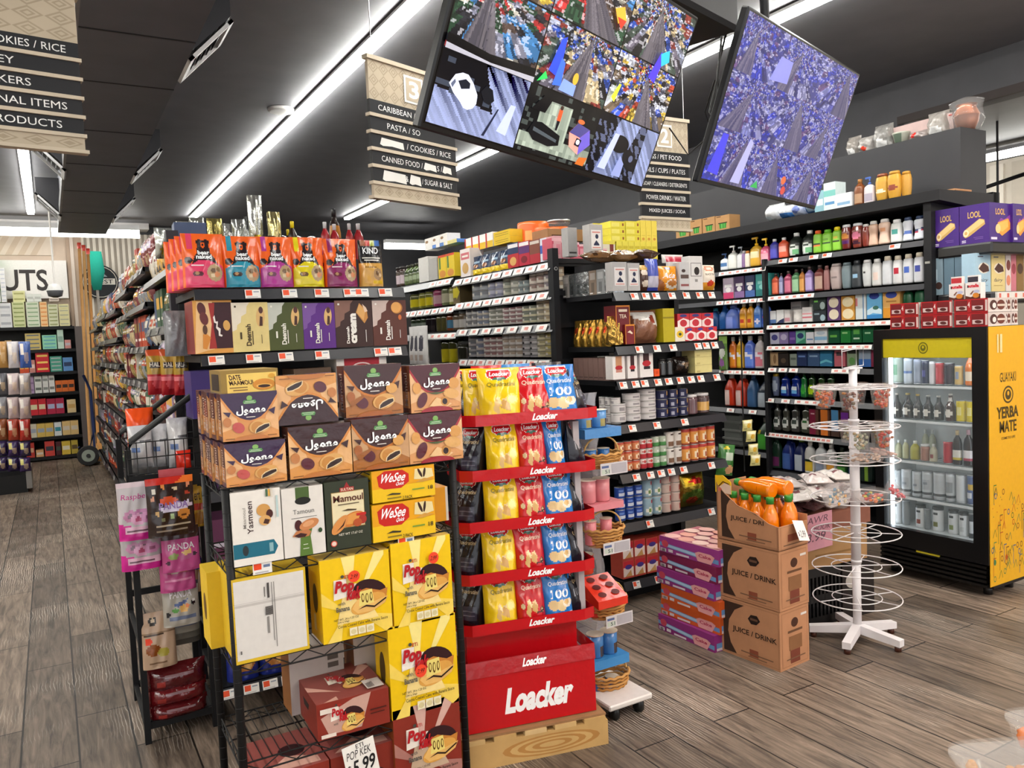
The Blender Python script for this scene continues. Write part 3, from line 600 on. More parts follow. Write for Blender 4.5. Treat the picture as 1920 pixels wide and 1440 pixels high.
for lb,nm in (('teal','orange and teal'),('magenta','orange and magenta'),('yellow','orange and yellow'),('dark purple','orange and dark purple')):
    src = [o for o in COL.objects if o.get('label','').startswith(nm+' granola')][0]; o = copy_tree(src); o.location += Vector((-.01,.1,0)); o['label'] = f'orange and {lb} granola pouch standing behind its twin on the top end shelf'
# date biscuit cartons
def deemah(c,c2,tc,word='Deemah',big=None,snack='long'):
    def mk(w,h):
        cl = [(0,.42),(.12,.46),(.14,.55),(.24,.6),(.26,.72),(.4,.78),(.42,.92),(.5,1),(0,1)]
        o = [('p',cl,c2),('r',.08,.9,.13,.94,tc)]
        if snack == 'long': o += [('e',.78,.7,.12,.2,'e2b877',-8),('e',.8,.84,.06,.07,'5a3430'),('p',[(.74,.52),(.83,.52),(.84,.7),(.77,.72)],'4a2a22')]
        elif snack == 'sq': o += [('p',[(.56,.74),(.66,.94),(.86,.78),(.88,.62),(.78,.5)],'c98b45'),('p',[(.58,.74),(.66,.92),(.82,.78),(.76,.56)],'e2ad66'),('p',[(.74,.92),(.84,.84),(.88,.76),(.8,.74)],'e9cdb4')]
        else: o += [('e',.72,.83,.17,.13,'c07c3a'),('e',.7,.84,.15,.12,'e9a95c'),('e',.8,.62,.05,.06,'d0703a')]
        o += [('t',word,.36,.12,.5,.56,tc,90,.03),('r',.53,.14,.555,.42,tc),('r',.2,.26,.25,.4,tc),('r',.78,.16,.795,.34,tc)]
        if big: o[-4:] = [('t','Deemah',.28,.08,.36,.44,tc,90,.03),('t',big,.4,.08,.56,.72,tc,90,.07),('r',.8,.1,.815,.36,tc)]
        return carton(w,h,.19,c,o,sops=[('r',.2,.1,.4,.8,mixc(c,'ffffff',.15))])
    return mk
def dates_box(w,h):
    return carton(w,h,.2,'e0a04c',[('p',[(0,0),(.33,.06),(.5,.08),(.5,.98),(.1,.98)],'f0c48c'),('r',.5,.09,.98,.96,'3c1a22'),('p',[(.36,.09),(.56,.09),(.5,.5),(.56,.95),(.4,.95),(.46,.55)],'a8332e'),('e',.22,.84,.1,.13,'5c2a2c',30),('e',.27,.66,.1,.13,'6a2f2e',30),('p',[(.2,.1),(.3,.08),(.42,.3),(.3,.38),(.22,.36)],'d98c3a'),('e',.28,.45,.06,.09,'5a3a2a'),('e',.84,.52,.09,.1,'d9a55a',20),('p',[(.5,.68),(.54,.72),(.56,.6),(.62,.6),(.6,.5),(.68,.46),(.66,.36),(.72,.34),(.7,.31),(.62,.33),(.62,.42),(.56,.48),(.58,.56),(.52,.58)],'f4e9e2')],side='8a3a2e',sops=[('r',.1,.06,.9,.94,'7a2420')])
yB = ((370,663),(757,648))
row(E1,yB,'on the second end shelf',[
    (365,441,563,1,'date_box','dark red and tan box with two dates',dates_box),
    (437,508,567,1,'biscuit_box','cream yellow date biscuit box',deemah('e6d18c','efe4cf','4a3a20')),
    (505,572,567,1,'biscuit_box','olive green date biscuit box',deemah('4d5528','c9ccc0','f2efe2')),
    (570,632,568,1,'biscuit_box','purple date biscuit box',deemah('5e2a86','7d55a0','f2efe2')),
    (630,702,563,1,'biscuit_box','dark brown cream biscuit box',deemah('3b231f','8a6457','f6f2ea',big='cream',snack='sq')),
    (700,766,563,1,'biscuit_box','brown plain biscuit box at the right end',deemah('5d3127','cdb9b0','f6f2ea',snack='round'))],back=0)
for k in range(3):
    put(E1,-.02+.008*k-.02,zB+.001,.22+.1*k,'snack_pack',f"grey foil pack, {('front', 'middle', 'back')[k]} of three squeezed in beside the dark date box",'pack',pouch(.1,.2,.05,'8b8d92',(),'pillow',m='film',seed=k),rz=.1)
# third shelf: what shows above the rack
z3 = 1.36
row(E1,((560,762),(740,745)),'behind the stacked cookie boxes',[(635,732,668,1,'biscuit_box','red and white biscuit box',lambda w,h: carton(w,h,.2,'eeeae6',[('r',.15,0,.85,1,'b01c30'),('e',.5,.75,.2,.12,'f0dcd8'),('e',.5,.75,.17,.09,'b01c30'),('t','Biscoff',.2,.4,.8,.6,'ffffff',0,.03)])),
    (555,628,690,1,'carton','dull brown carton in shade',lambda w,h: carton(w,h,.2,'5a4636',[('r',.1,.5,.8,.6,'7a6450')]))])
for i,(x,c,cn) in enumerate(((.04,'3a2a6a','purple'),(.12,'4a2a5a','plum'),(.06,'6a3a5a','mauve'))):
    put(E1,x,(1.36,1.05,.72)[i]+.001,.03,'biscuit_box',f'{cn} biscuit box at the left end of a lower end shelf','box',carton(.14,.2,.2,c,[('r',.2,.4,.8,.5,'cfc6d8')]))
# blue crisps and white cartons low on the end shelves
for i,x in enumerate((.06,.2,.34)):
    put(E1,x+.05,.196,.03,'snack_bag',f"{('left', 'middle', 'right')[i]} navy snack bag low on the end shelf behind the wire rack",'bag',pouch(.14,.16,.08,'1c2a78',[('e',.5,.45,.35,.22,'b87a3a'),('e',.4,.5,.14,.1,'5a3420'),('e',.62,.4,.12,.1,'d9a860'),('r',.2,.75,.8,.86,'3a58b8')],nx=20,nz=24,seed=i))
put(E1,.52,.196,.02,'carton','white carton low on the end shelf behind the wire rack','carton',carton(.22,.16,.3,'c9c4bf',[('r',.6,.55,.75,.75,'4a4646')]))
put(E1,.78,.196,.02,'carton','plain pale carton beside the white one behind the wire rack','carton',carton(.2,.16,.3,'bfb8b0',[('r',.2,.4,.4,.6,'6a6460')]))
# ---- snack aisle side of gondola 1
SEC = [(4.27,5.52),(5.55,6.77),(6.8,8.0),(8.03,9.4),(9.43,11.15),(11.2,13.3)]
ZS = [[2.075,1.79,1.5,1.22,.94,.66,.36],[2.19,1.97,1.69,1.45,1.25,.98,.7,.4],[2.15,1.96,1.7,1.44,1.2,.95,.68,.38],[2.06,1.8,1.55,1.3,1.05,.8,.55,.3],[2.08,1.8,1.55,1.3,1.05,.8,.55,.3],[2.0,1.75,1.5,1.25,1.0,.75,.5,.25]]
PCOL = [('b8482a','rust red'),('8f7a3c','olive'),('c9b48a','beige'),('7a2e34','maroon'),('8a8f96','silver'),('d9a53c','amber'),('5a4a3c','brown'),('3f5a44','dark green'),('b9a9c4','pale lilac'),('a33a2a','red'),('d6cfc0','off-white'),('4a5a7a','slate blue')]
ON = ['top','second','third','fourth','fifth','sixth','seventh','lowest']
SN = ['nearest','second','third','fourth','fifth','farthest']
for k,((ya,yb),zz) in enumerate(zip(SEC,ZS)):
    for j,z in enumerate(zz):
        s0,s1 = 4.25-yb,4.25-ya; n = 3 if k < 3 else 2
        gshelf(g1,A1,s0,s1,z,.42,[s0+(s1-s0)*(i+.5)/n for i in range(n)] if (j+k) % 2 or j > 1 else (),tw=.13 if j > 1 else .1,kind=3)
        top = (zz[j-1] if j else z+.27); h = min(.22,top-z-.06); m_ = int((yb-ya)/(.13 if k < 4 else .2)); i = 0
        while i < m_:
            c,cn = PCOL[R.randrange(len(PCOL))]; c2,_ = PCOL[R.randrange(len(PCOL))]; q = min(m_-i,R.choice((1,2,2,3))); w = (s1-s0)/m_; src = None
            kind = R.choice(('snack_bag','snack_bag','snack_bag','jar' if j > 2 else 'snack_bag','carton'))
            for r in range(q):
                hh = h*R.uniform(.85,1)
                if src is None:
                    if kind == 'snack_bag': pts = pouch(w*.95,h,.07,c,[('r',.1,.55,.9,.8,c2),('e',.5,.3,.3,.16,mixc(c,'e0c090',.5)),('r',.2,.64,.8,.7,'e9e2d6')],'pillow',nx=10,nz=14,m='film',seed=i)
                    elif kind == 'jar': pts = bottle(w*.8,min(h,.17),.1,'jar',c,'2a2a2c',[('r',.1,.2,.9,.65,c2)])
                    else: pts = carton(w*.93,h,.15,c,[('r',.1,.5,.9,.8,c2),('r',.2,.2,.8,.28,'e9e2d6')])
                lb = f'{cn} {kind.replace("_", " ")} on the {ON[j]} shelf of the {SN[k]} snack bay'
                src = put(A1,s0+w*(i+r+.5),z+.001,.03+R.uniform(0,.02),kind,lb,kind.split('_')[-1],None if src else pts,src,lb,R.uniform(-.06,.06))
            i += q
# things on top of gondola 1
TOP = Plane(.6,4.55,0)
def toprow(items,pl,z):
    for x0,x1,yb,yt,name,lb,mk,bk in items:
        a,b = pl.s(x0,yb),pl.s(x1,yb); h = pl.z((x0+x1)/2,yt)-z; put(pl,(a+b)/2,z,bk,name,lb,name.split('_')[-1],mk(b-a,h),rz=R.uniform(-.1,.1))
sil = lambda c,s=1,cc=(): (lambda w,h: pouch(w,h,.1,c,[('e',.5,.28,.3,.18,'c9b23a'),*cc],'pillow',nx=12,nz=16,m='foil',crease=.008,seed=s))
zt = 2.161
toprow([(300,345,440,415,'foil_bag','crumpled silver foil bag at the left end of the gondola top',sil('b9bcb8',1),.2),(340,385,440,408,'foil_bag','silver foil bag lying second from left on the gondola top',sil('c2c4be',2),.1),
    (372,402,440,392,'foil_bag','silver foil bag with a yellow corner on the gondola top',sil('b0b2aa',3),.25),(398,428,440,402,'foil_bag','gold and silver foil bag on the gondola top',sil('a89a5a',4),.1),(424,452,440,412,'foil_bag','short silver foil bag between taller ones on the gondola top',sil('c9cac6',5),.1)],TOP,zt)
TOPB = Plane(1.02,4.4,0); zt2 = 2.091
toprow([(452,478,440,398,'foil_bag','pale silver foil bag near the dark bottles on the gondola top',sil('bdbfba',6),.2),(478,506,442,357,'foil_bag','tallest silver foil bag with yellow front on the gondola top',sil('c4c6c0',7),.1),(503,530,442,378,'foil_bag','dark silver foil bag behind the tallest one on the gondola top',sil('6a6c6a',8),.5),
    (512,537,444,392,'foil_bag','yellow fronted foil bag beside the yellow capped bottles',sil('c9bd86',9),.05)],TOPB,zt2)
toprow([(528,542,446,410,'sauce_bottle','leftmost dark bottle with yellow cap on the gondola top',lambda w,h: bottle(w,h,w,'round','2a1a14','e9d21a'),.2),(543,562,446,413,'sauce_bottle','dark bottle with yellow cap in front of the grey crate',lambda w,h: bottle(w,h,w,'round','2a1a14','e9d21a'),.02),(563,577,446,415,'sauce_bottle','rightmost dark bottle with yellow cap on the gondola top',lambda w,h: bottle(w,h,w,'round','2a1a14','e9d21a'),.3),
    (604,622,446,415,'ketchup_bottle','leftmost red bottle with clear cap above the pouches',lambda w,h: bottle(w,h,w,'round','a8202a','d9d9dc'),0),(622,640,446,419,'ketchup_bottle','second red bottle with clear cap above the pouches',lambda w,h: bottle(w,h,w,'round','a8202a','d9d9dc'),0),
    (651,667,447,418,'ketchup_bottle','third red bottle with clear cap above the pouches',lambda w,h: bottle(w,h,w,'round','a8202a','d9d9dc'),0),(667,686,448,418,'ketchup_bottle','rightmost red bottle with clear cap above the pouches',lambda w,h: bottle(w,h,w,'round','a8202a','d9d9dc'),0),
    (633,655,446,384,'sauce_bottle','tall dark bottle with amber label towering over red ones',lambda w,h: bottle(w,h,w,'cleaner','2a1c18','2a2a2c',[('r',0,.6,1,.82,'d08a2c')]),.12)],TOPB,zt2)
x0,x1 = TOPB.s(568,446),TOPB.s(628,446)
e = put(TOPB,(x0+x1)/2,zt2,.35,'crate','grey brown crate of black wrapped bundles on the gondola top','crate',[(None,MB().box(-.17,.17,0,.3,0,.13,'6e6660','card')),('cutout',MB().box(-.15,-.05,-.004,0,.01,.1,'2c2826','card'))])
for i in range(3): put(TOPB,(x0+x1)/2-.08+.09*i,zt2+.131,.42,'wrapped_bundle',f"{('left', 'middle', 'right')[i]} glossy black wrapped bundle in the crate on the gondola top",'bundle',[(None,MB().loft([(0,.05,.1),(.03,.065,.12),(.07,.05,.1),(.09,.02,.05)],12,'1a1618','film',cyy=.08))])
# ---- gondola 2: jars and cans along the aisle, coffee on the end
E2 = Plane(2.92,3.82,0); A2 = Plane(2.84,4.36,-math.pi/2); S2 = Plane(2.925,4.36,-math.pi/2)
g2 = empty('shelving_gondola',(3.4,7,0)); g2['label'] = 'middle black shelving gondola with cans on its aisle side and coffee on the end'; g2['category'] = 'shelving'; g2['group'] = 'shelving gondolas'
local(g2,MB().box(2.95,3.85,3.9,12.5,0,.12,K1,'paint'),'base'); local(g2,MB().box(3.32,3.37,4.4,12.5,.12,2.15,K1,'paint'),'back_panel'); local(g2,MB().box(2.86,3.9,4.36,4.4,.12,2.03,'131315','paint'),'end_panel')
u_ = MB().box(2.815,2.86,4.30,4.36,0,2.2,'1d1d20','paint'); u_.art((2.815,4.30,0),(.045,0,0),(0,0,1),[('e',.5,2.07,.3,.012,'b9b9b6'),('e',.5,2.07,.2,.008,'2a2a2c')],'plastic',.001,clamp=False); local(g2,u_,'upright')
local(g2,MB().box(3.80,3.84,4.28,4.34,0,1.95,'1d1d20','paint'),'upright')
ZT2 = Plane(2.84,4.34,0).z(1200,487); local(g2,MB().box(2.87,3.9,4.32,4.9,ZT2-.03,ZT2,K1,'paint'),'top_deck')
LR = {1: ((855,525),(1035,490)),2: ((858,570),(1033,544)),3: ((862,618),(1035,606)),4: ((865,678),(1035,668))}
LL = {1: ((750,543),(855,516)),2: ((760,587),(857,571)),3: ((775,630),(860,620))}
for k,l in LR.items(): gshelf(g2,A2,-1.4,0.03,zl(A2,l),.45,span(A2,l,9 if k != 3 else 7),kind=1,tw=.13,lip=.055,tilt=.5)
gshelf(g2,A2,-1.4,.03,1.2,.45,()); gshelf(g2,A2,-1.4,.03,.9,.45,()); gshelf(g2,A2,-1.4,.03,.6,.45,())
for k,l in LL.items(): gshelf(g2,A2,-2.9,-1.43,zl(A2,l),.45,span(A2,l,7) if k > 1 else span(A2,l,3,810,850),kind=1,tw=.13,lip=.055,tilt=.5)
gshelf(g2,A2,-2.9,-1.43,1.43,.45,()); gshelf(g2,A2,-2.9,-1.43,1.15,.45,())
def sc(c,c2,c3='e9e4da'): return lambda w,h: can(w,h,mixc(c,'ffffff',.18),[('r',0,.12,1,.5,mixc(c2,'ffffff',.25)),('e',.5,.64,.24,.2,c3)],12)
def ct(c,ops=(),d=.12,side=None,top=None): return lambda w,h: carton(w,h,d,c,ops,side,top)
pic = lambda c2,c3='efe9df',c4='c9a060': [('r',.08,.62,.92,.86,c2),('r',.2,.7,.8,.77,c3),('e',.5,.3,.32,.2,c4)]
up = lambda l,k: ((l[0][0],l[0][1]-k),(l[1][0],l[1][1]-k))
w1_ = 'on the first can-aisle shelf'
row(A2,up(LR[1],3),w1_,[(861,880,466,1,'biscuit_box','white and pink wafer box',ct('e6ddda',pic('c86a70'))),(880,948,474,4,'snack_pouch','navy pouch in yellow display tray',lambda w,h: pouch(w,h,.06,'25344f',[('r',0,0,1,.3,'e3c31c'),('r',.15,.6,.85,.75,'8fa6b8'),('e',.5,.45,.3,.13,'8a5a3a')],nx=14,nz=18)),
    (949,970,455,1,'biscuit_box','navy and red biscuit box',ct('b8262e',[('r',0,.55,1,1,'22365c'),('r',.05,.8,.95,.95,'e9e4e4'),('e',.5,.25,.3,.18,'d9a860')])),(970,990,452,1,'biscuit_box','purple and red biscuit box',ct('b8203a',[('r',0,.5,1,.8,'5a2a6a'),('r',.05,.82,.95,.97,'e9e4e4'),('e',.5,.25,.3,.15,'7a1424')])),(990,1010,449,1,'biscuit_box','brown and red biscuit box',ct('7a4030',[('r',0,0,1,.4,'b02434'),('r',.05,.82,.95,.95,'cfc2b8')])),
    (1010,1022,446,1,'biscuit_box','blue and white biscuit box',ct('d9dbe6',[('r',0,.35,1,.7,'3f5fb0')])),(1022,1036,443,1,'biscuit_box','pink and white biscuit box',ct('d9a0a6',[('r',.1,.4,.9,.7,'b03a4a')]))])
z_r1 = zl(A2,up(LR[1],3))
def stackrow(pl,yb,zadd,where,items,back=.06): row(pl,yb,where,items,back,zadd)
stackrow(A2,up(LR[1],3),.2,'stacked on the first can-aisle shelf',[(853,905,440,4,'soup_box','white and yellow soup box',ct('eceae6',[('r',0,0,1,.45,'dcb52a'),('r',0,.0,.2,1,'b8302a')])),(906,937,431,1,'soup_box','large yellow soup carton',ct('dcb91f',[('r',.1,.3,.9,.36,'5a4a12'),('r',.1,.6,.9,.66,'5a4a12')]),1,2)],.1)
stackrow(A2,up(LR[1],3),.13,'on top of the first can-aisle shelf',[(918,949,414,1,'bucket','largest orange bucket',lambda w,h: can(w,h,'f06a24',[('e',.8,.45,.16,.22,'f0b060')],lid='f07a34',m='plastic')),(950,974,424,1,'bucket','middle orange bucket',lambda w,h: can(w,h,'f06a24',[('e',.8,.3,.16,.2,'f0b060')],lid='f07a34',m='plastic')),(975,997,424,1,'bucket','orange bucket below the glass jar',lambda w,h: can(w,h,'f06a24',(),lid='f07a34',m='plastic'))],.2)
stackrow(A2,up(LR[1],3),A2.z(986,424)-zl(A2,up(LR[1],3))+.002,'on the orange bucket',[(975,999,410,1,'jar','clear lidded glass jar',lambda w,h: [(None,MB().loft([(0,w*.4,w*.4),(h*.6,w*.48,w*.48),(h*.75,w*.4,w*.4)],18,'b9bcc0','clear',cyy=w*.48)),('lid',MB().cyl(0,w*.48,h*.75,h,w*.5,'c9cbcc','metal'))])],.2)
w2_ = 'on the second can-aisle shelf'
row(A2,up(LR[2],3),w2_,[(874,903,530,2,'tin','grey blue fish tin',sc('5a5f6a','8a8f98'),1,2),(904,931,529,2,'tin','pale violet fish tin',sc('b9b8d0','55598a'),1,2),(932,945,516,1,'tin','sage green fish tin',sc('7a8068','b9b89a'),1,3),(945,962,514,1,'tin','olive and white fish tin',sc('8a8a78','c9c6b0'),1,3),(962,980,526,2,'tin','teal grey fish tin',sc('4a6468','8aa0a0'),1,2),
    (981,1008,505,2,'tin','brown and cream fish tin',sc('8a5a44','d9cbb8'),1,3),(1008,1022,501,1,'tin','mauve and cream fish tin',sc('7a6470','e0d4c4'),1,3),(1022,1036,498,1,'tin','tan and cream fish tin',sc('a88a5a','e6dcc4'),1,3)],.03)
w3_ = 'on the third can-aisle shelf'
row(A2,up(LR[3],3),w3_,[(864,885,580,2,'tin','dark grey meat tin',sc('4c4a50','b9b4b0'),1,3),(885,905,582,2,'tin','blue and tan meat tin',sc('5a6a8a','b8a890'),1,3),(906,932,575,2,'tin','olive and white meat tin',sc('6a6a4a','d9d6c8'),1,4),(932,968,576,3,'tin','red and white meat tin',sc('8a3434','dcd4cc'),1,4),(968,994,573,2,'tin','green and gold meat tin',sc('55603c','d9cf9c'),1,3),(995,1008,558,1,'tin','brown banded meat tin',sc('7a6a3c','c9bb8a'),1,4),(1008,1022,556,1,'tin','golden banded meat tin',sc('a88a4a','dccb9a'),1,4),(1022,1037,553,1,'tin','orange banded meat tin',sc('c0703a','e0b890'),1,4)],.03)
w4_ = 'on the fourth can-aisle shelf'
row(A2,up(LR[4],3),w4_,[(868,882,630,1,'tin','dark navy bean tin',sc('3c3c50','a8a0a0'),1,4),(882,896,634,1,'tin','blue striped bean tin',sc('3a4a7a','b9a8a0'),1,3),(897,932,632,3,'tin','rust and white bean tin',sc('9c4a44','e4dcd4'),1,4),(932,968,625,3,'tin','tan and white bean tin',sc('b89a7a','e2ddd6'),1,4),(968,996,618,2,'tin','white bean tin with black spot',sc('d4cfd0','5a5458','1c1a1c'),1,5),(996,1010,617,1,'tin','olive gold bean tin',sc('a89a5a','dcd29a'),1,5),(1010,1026,615,1,'tin','bright yellow bean tin',sc('cfb92a','8a8044'),1,5),(1027,1040,622,1,'tin','grey and red bean tin',sc('b9a8a0','a85a50'),1,4)],.03)
jr = lambda c,cap,c2=None: (lambda w,h: bottle(w,h,w,'jar',c,cap,[('r',.05,.2,.95,.65,c2)] if c2 else (),'liquid',12))
row(A2,up(LL[1],3),'on the first jar-aisle shelf',[(738,752,500,2,'coffee_jar','dark coffee jar with red label',jr('33241f','201818','b9a8b0')),(753,783,494,4,'olive_bottle','green oil bottle with round label',lambda w,h: bottle(w,h,w,'round','4a5a34','3a3a2a',[('e',.5,.7,.4,.12,'3a4430'),('r',0,.25,1,.5,'8a9a7a')],'liquid')),(783,802,482,1,'carton','white carton beside the oil bottles',ct('cfcdc8')),(802,818,484,1,'carton','grey carton beside the soup packs',ct('a8a6a2')),(820,850,476,2,'soup_pack','yellow soup pack with red top',ct('dcc02a',[('r',0,.9,1,1,'c8452a'),('r',.1,.4,.3,.9,'4a7a3a'),('e',.5,.18,.4,.16,'d08a3a')]))])
stackrow(A2,up(LL[1],3),.27,'stacked above the jar shelves',[(790,832,441,3,'carton','white cocoa carton',ct('e0ddd8',[('e',.3,.7,.2,.12,'8a6a4a')])),(803,850,457,1,'biscuit_box','blue and cream flat box',ct('4a7ac0',[('r',.5,0,1,1,'d9cf8a')]),1,2)],.05)
row(A2,up(LL[2],3),'on the second jar-aisle shelf',[(760,776,548,1,'pickle_jar','yellow labelled pickle jar at the left end',jr('6a6a3c','4a4a4a','d9c92a')),(778,802,544,2,'pickle_jar','pickle jar with bright yellow label',jr('7a7a3a','3a3a3a','dccb2a')),(803,820,538,1,'beet_jar','magenta beet jar',jr('8a3a5a','5a5a5a','c9a0a8')),(820,834,533,1,'pickle_jar','grey green pickle jar',jr('6a7050','3a3a3a','b9b49a')),(835,846,534,1,'pickle_jar','slim pickle jar with white label',jr('8a8a50','4a4a3a','d9d4b0')),(847,860,530,1,'snack_box','tan box with yellow arrow',ct('6a5a3a',[('p',[(0,.3),(.5,.3),(.5,.2),(1,.55),(.5,.9),(.5,.75),(0,.75)],'e0d02a')]))])
row(A2,up(LL[3],3),'on the third jar-aisle shelf',[(765,792,592,3,'olive_jar','dark olive jar',jr('2f3a28','3a3a3a','8a948a')),(792,812,590,2,'olive_jar','black olive jar',jr('241c20','2a2a2a')),(812,830,587,2,'olive_jar','brown green olive jar',jr('5a5430','8a8a86')),(831,842,585,1,'sauce_jar','blue labelled red sauce jar',jr('8a4a2a','a04a3a','5a8aa8')),(843,864,584,2,'sauce_jar','white labelled brown sauce jar',jr('6a5a48','7a7a78','d0cac4'))])
row(A2,((775,690),(865,684)),'on the fourth jar-aisle shelf',[(820,848,630,2,'olive_jar','yellow labelled olive jar',jr('4a4a26','3a3a2a','d9c92a')),(849,866,640,1,'olive_jar','unlabelled dark olive jar',jr('35342a','4a4a48'))])
for i in range(3): put(A2,A2.s(783+13*i,660),A2.z(783,682),-.06-.02*i,'paper_bag',f"{('left', 'middle', 'right')[i]} white paper bag clipped to the jar shelves",'bag',pouch(.16,.33,.05,'e2dedb',[('e',.5,.55,.22,.2,'55525a'),('r',.3,.1,.7,.25,'cdb9ac')],'stand',nx=16,nz=20,seed=i),rz=.1*i)
# coffee end
CL = {1: ((1150,548),(1350,547)),2: ((1150,652),(1348,638)),3: ((1155,715),(1348,700)),4: ((1160,797),(1350,776)),5: ((1165,895),(1350,858)),6: ((1165,985),(1340,948)),7: ((1172,1095),(1240,1072))}
CT = {1: (1186,1207,1226,1256,1283,1308,1330),2: (1195,1228,1258,1305,1320,1336),3: (1165,1188,1205,1230,1250,1272,1292,1310,1340),4: (1182,1228,1280),5: (1190,1216,1236,1255,1278,1330),6: (1215,1330),7: (1190,1231)}
for k,l in CL.items(): gshelf(g2,E2,-.0,.87,zl(E2,l),.5,tg(E2,l,CT[k]),lip=.05,tilt=.4,tw=.055)
sbag = lambda c,ops=(),m='foil',d=.07: (lambda w,h: pouch(w,h,d,c,ops,'pillow',nx=16,nz=20,m=m))
MAN = [('r',.12,.18,.88,.82,'e6e2df'),('e',.55,.6,.12,.08,'1c2444'),('p',[(.3,.34),(.5,.48),(.72,.34),(.72,.3),(.3,.3)],'1c2444'),('r',.2,.72,.8,.76,'d98a80'),('r',.2,.22,.8,.25,'d98a80')]
row(E2,up(CL[1],3),'on the top coffee shelf',[(1150,1178,491,1,'coffee_pack','silver coffee pack with dark figure, front corner,',ct('b5b2b0',MAN,.07)),(1178,1202,493,1,'coffee_pack','silver coffee pack with dark figure, second from corner,',ct('b5b2b0',MAN,.07)),(1201,1222,496,1,'coffee_bag','brown coffee bag with gold top',sbag('4a2c20',[('r',0,.8,1,1,'c9a04a'),('e',.5,.7,.35,.1,'e0d2c0'),('e',.6,.28,.35,.14,'e2d2c0')],'gloss')),(1217,1242,484,1,'coffee_bag','tall blue coffee bag',sbag('4a5ab8',[('r',0,.1,1,.45,'c9c6d8'),('r',0,0,1,.12,'3a48a8')],'gloss'))
    ,(1237,1277,498,1,'creamer_bag','orange creamer bag with a cup',sbag('e8951f',[('t','Ada',.2,.5,.8,.72,'ffffff',0,.01,.1),('e',.68,.26,.34,.2,'efe2cc'),('e',.68,.3,.26,.13,'b87434'),('r',.35,.86,.6,.94,'3a4a8a'),('p',[(0,0),(.4,0),(.2,.4),(0,.5)],'9a5a2a')],'gloss')),(1276,1295,492,1,'coffee_pack','slim grey coffee pack with brown band',ct('c4c2c2',[('e',.4,.7,.2,.06,'3a2a26'),('r',.1,.42,.9,.56,'55423c'),('r',.1,.14,.9,.22,'8a4a4a')],.06)),(1294,1320,480,1,'coffee_pack','white coffee pack with round black emblem',ct('d6d3d1',[('r',.1,.4,.9,.8,'3a3634'),('r',.13,.415,.87,.785,'d6d3d1'),('e',.55,.56,.2,.12,'2a2220'),('r',.4,.24,.6,.32,'8a8684')],.07)),(1319,1348,496,1,'tea_pouch','cream tea pouch with orange cup',sbag('e6dccb',[('e',.5,.85,.34,.1,'d98a6a'),('e',.5,.85,.24,.06,'e9d0c0'),('r',.05,0,.95,.3,'e29a2a'),('e',.55,.26,.22,.12,'c83a20'),('t','BLACK TEA',.2,.58,.8,.66,'6a5a48')],'gloss'))],.005)
row(E2,up(CL[1],3),'behind the slim packs on the top coffee shelf',[(1276,1318,472,1,'coffee_bag','white bag with red folded top',sbag('d9d4d0',[('r',.15,.78,.95,.9,'b8384a'),('r',.15,.9,.95,.94,'c86a74')],'gloss'))],.14)
def side_row():
    z = zl(E2,CL[1])+.001; xs = [1055,1068,1079,1091,1105,1119,1134,1150]; cs = ['8f8a86','9da2a4','9da2a4','a3a7a8','8a7868','8d8f8f','a4a9ab']
    for i,c in enumerate(cs):
        a,b = S2.s(xs[i],557-.1*(xs[i]-1055)),S2.s(xs[i+1],557-.1*(xs[i+1]-1055)); h = S2.z(xs[i],517-.28*(xs[i]-1055)*.62)-z
        put(S2,(a+b)/2,z,0,'coffee_pack',f"{('silver striped', 'pale silver', 'pale silver', 'bright silver', 'brown tinted', 'dark lettered', 'broad silver')[i]} coffee pack, {('first', 'second', 'third', 'fourth', 'fifth', 'sixth', 'seventh')[i]} from the post along the coffee shelf side",'pack',carton((b-a)*.97,h,.08,c,[('r',.15,.62,.85,.9,mixc(c,'ffffff',.25)),('r',.3,.1,.7,.5,mixc(c,'303030',.5)),('r',.1,.04,.5,.09,'e9e6e2')],m='foil' if i in (1,2,3,6) else 'print'))
    p = S2.s(1076,505); put(Plane(2.92,4.05,0),.06,z+.25,.0,'coffee_pack','silver coffee pack with dark figure set on the packs by the post','pack',carton(.1,.185,.07,'b5b2b0',MAN)); put(Plane(2.92,4.05,0),-.035,z+.25,.12,'coffee_pack','plain silver pack beside the raised figure pack by the post','pack',carton(.07,.18,.07,'a8a6a4',[('r',.1,.1,.9,.16,'3a3836')]))
    for i,(x,y,c) in enumerate(((.14,.14,'6a4a2c'),(.27,.12,'8a6238'),(.41,.14,'5a4232'))):
        o = put(E2,x,z+.194,y,'sack',f"{('left', 'middle', 'right')[i]} brown printed sack lying over the coffee packs",'sack',pouch(.15,.22,.07,c,[('e',.5,.4,.3,.16,'c9b48a'),('r',.1,.7,.9,.8,'3a2414')],'pillow',nx=14,nz=16,m='film',seed=i)); o.rotation_euler = (-math.pi/2,.2*(i-1),1.4+.2*i); o.location += Vector((0,0,.07))
    MBd = MB().box(.02,.52,.12,.42,0,.19,'2a2a2c','card'); o = MBd.obj('carton'); o.location = E2.pos(0,z); tag(o,'plain dark carton standing under the brown sacks on the coffee shelf','carton')
side_row()
gold = lambda c='b08a3c': (lambda w,h: pouch(w,h,.06,c,[('e',.5,.62,.3,.1,'e0542c')],'stand',nx=14,nz=18,m='foil',crease=.002))
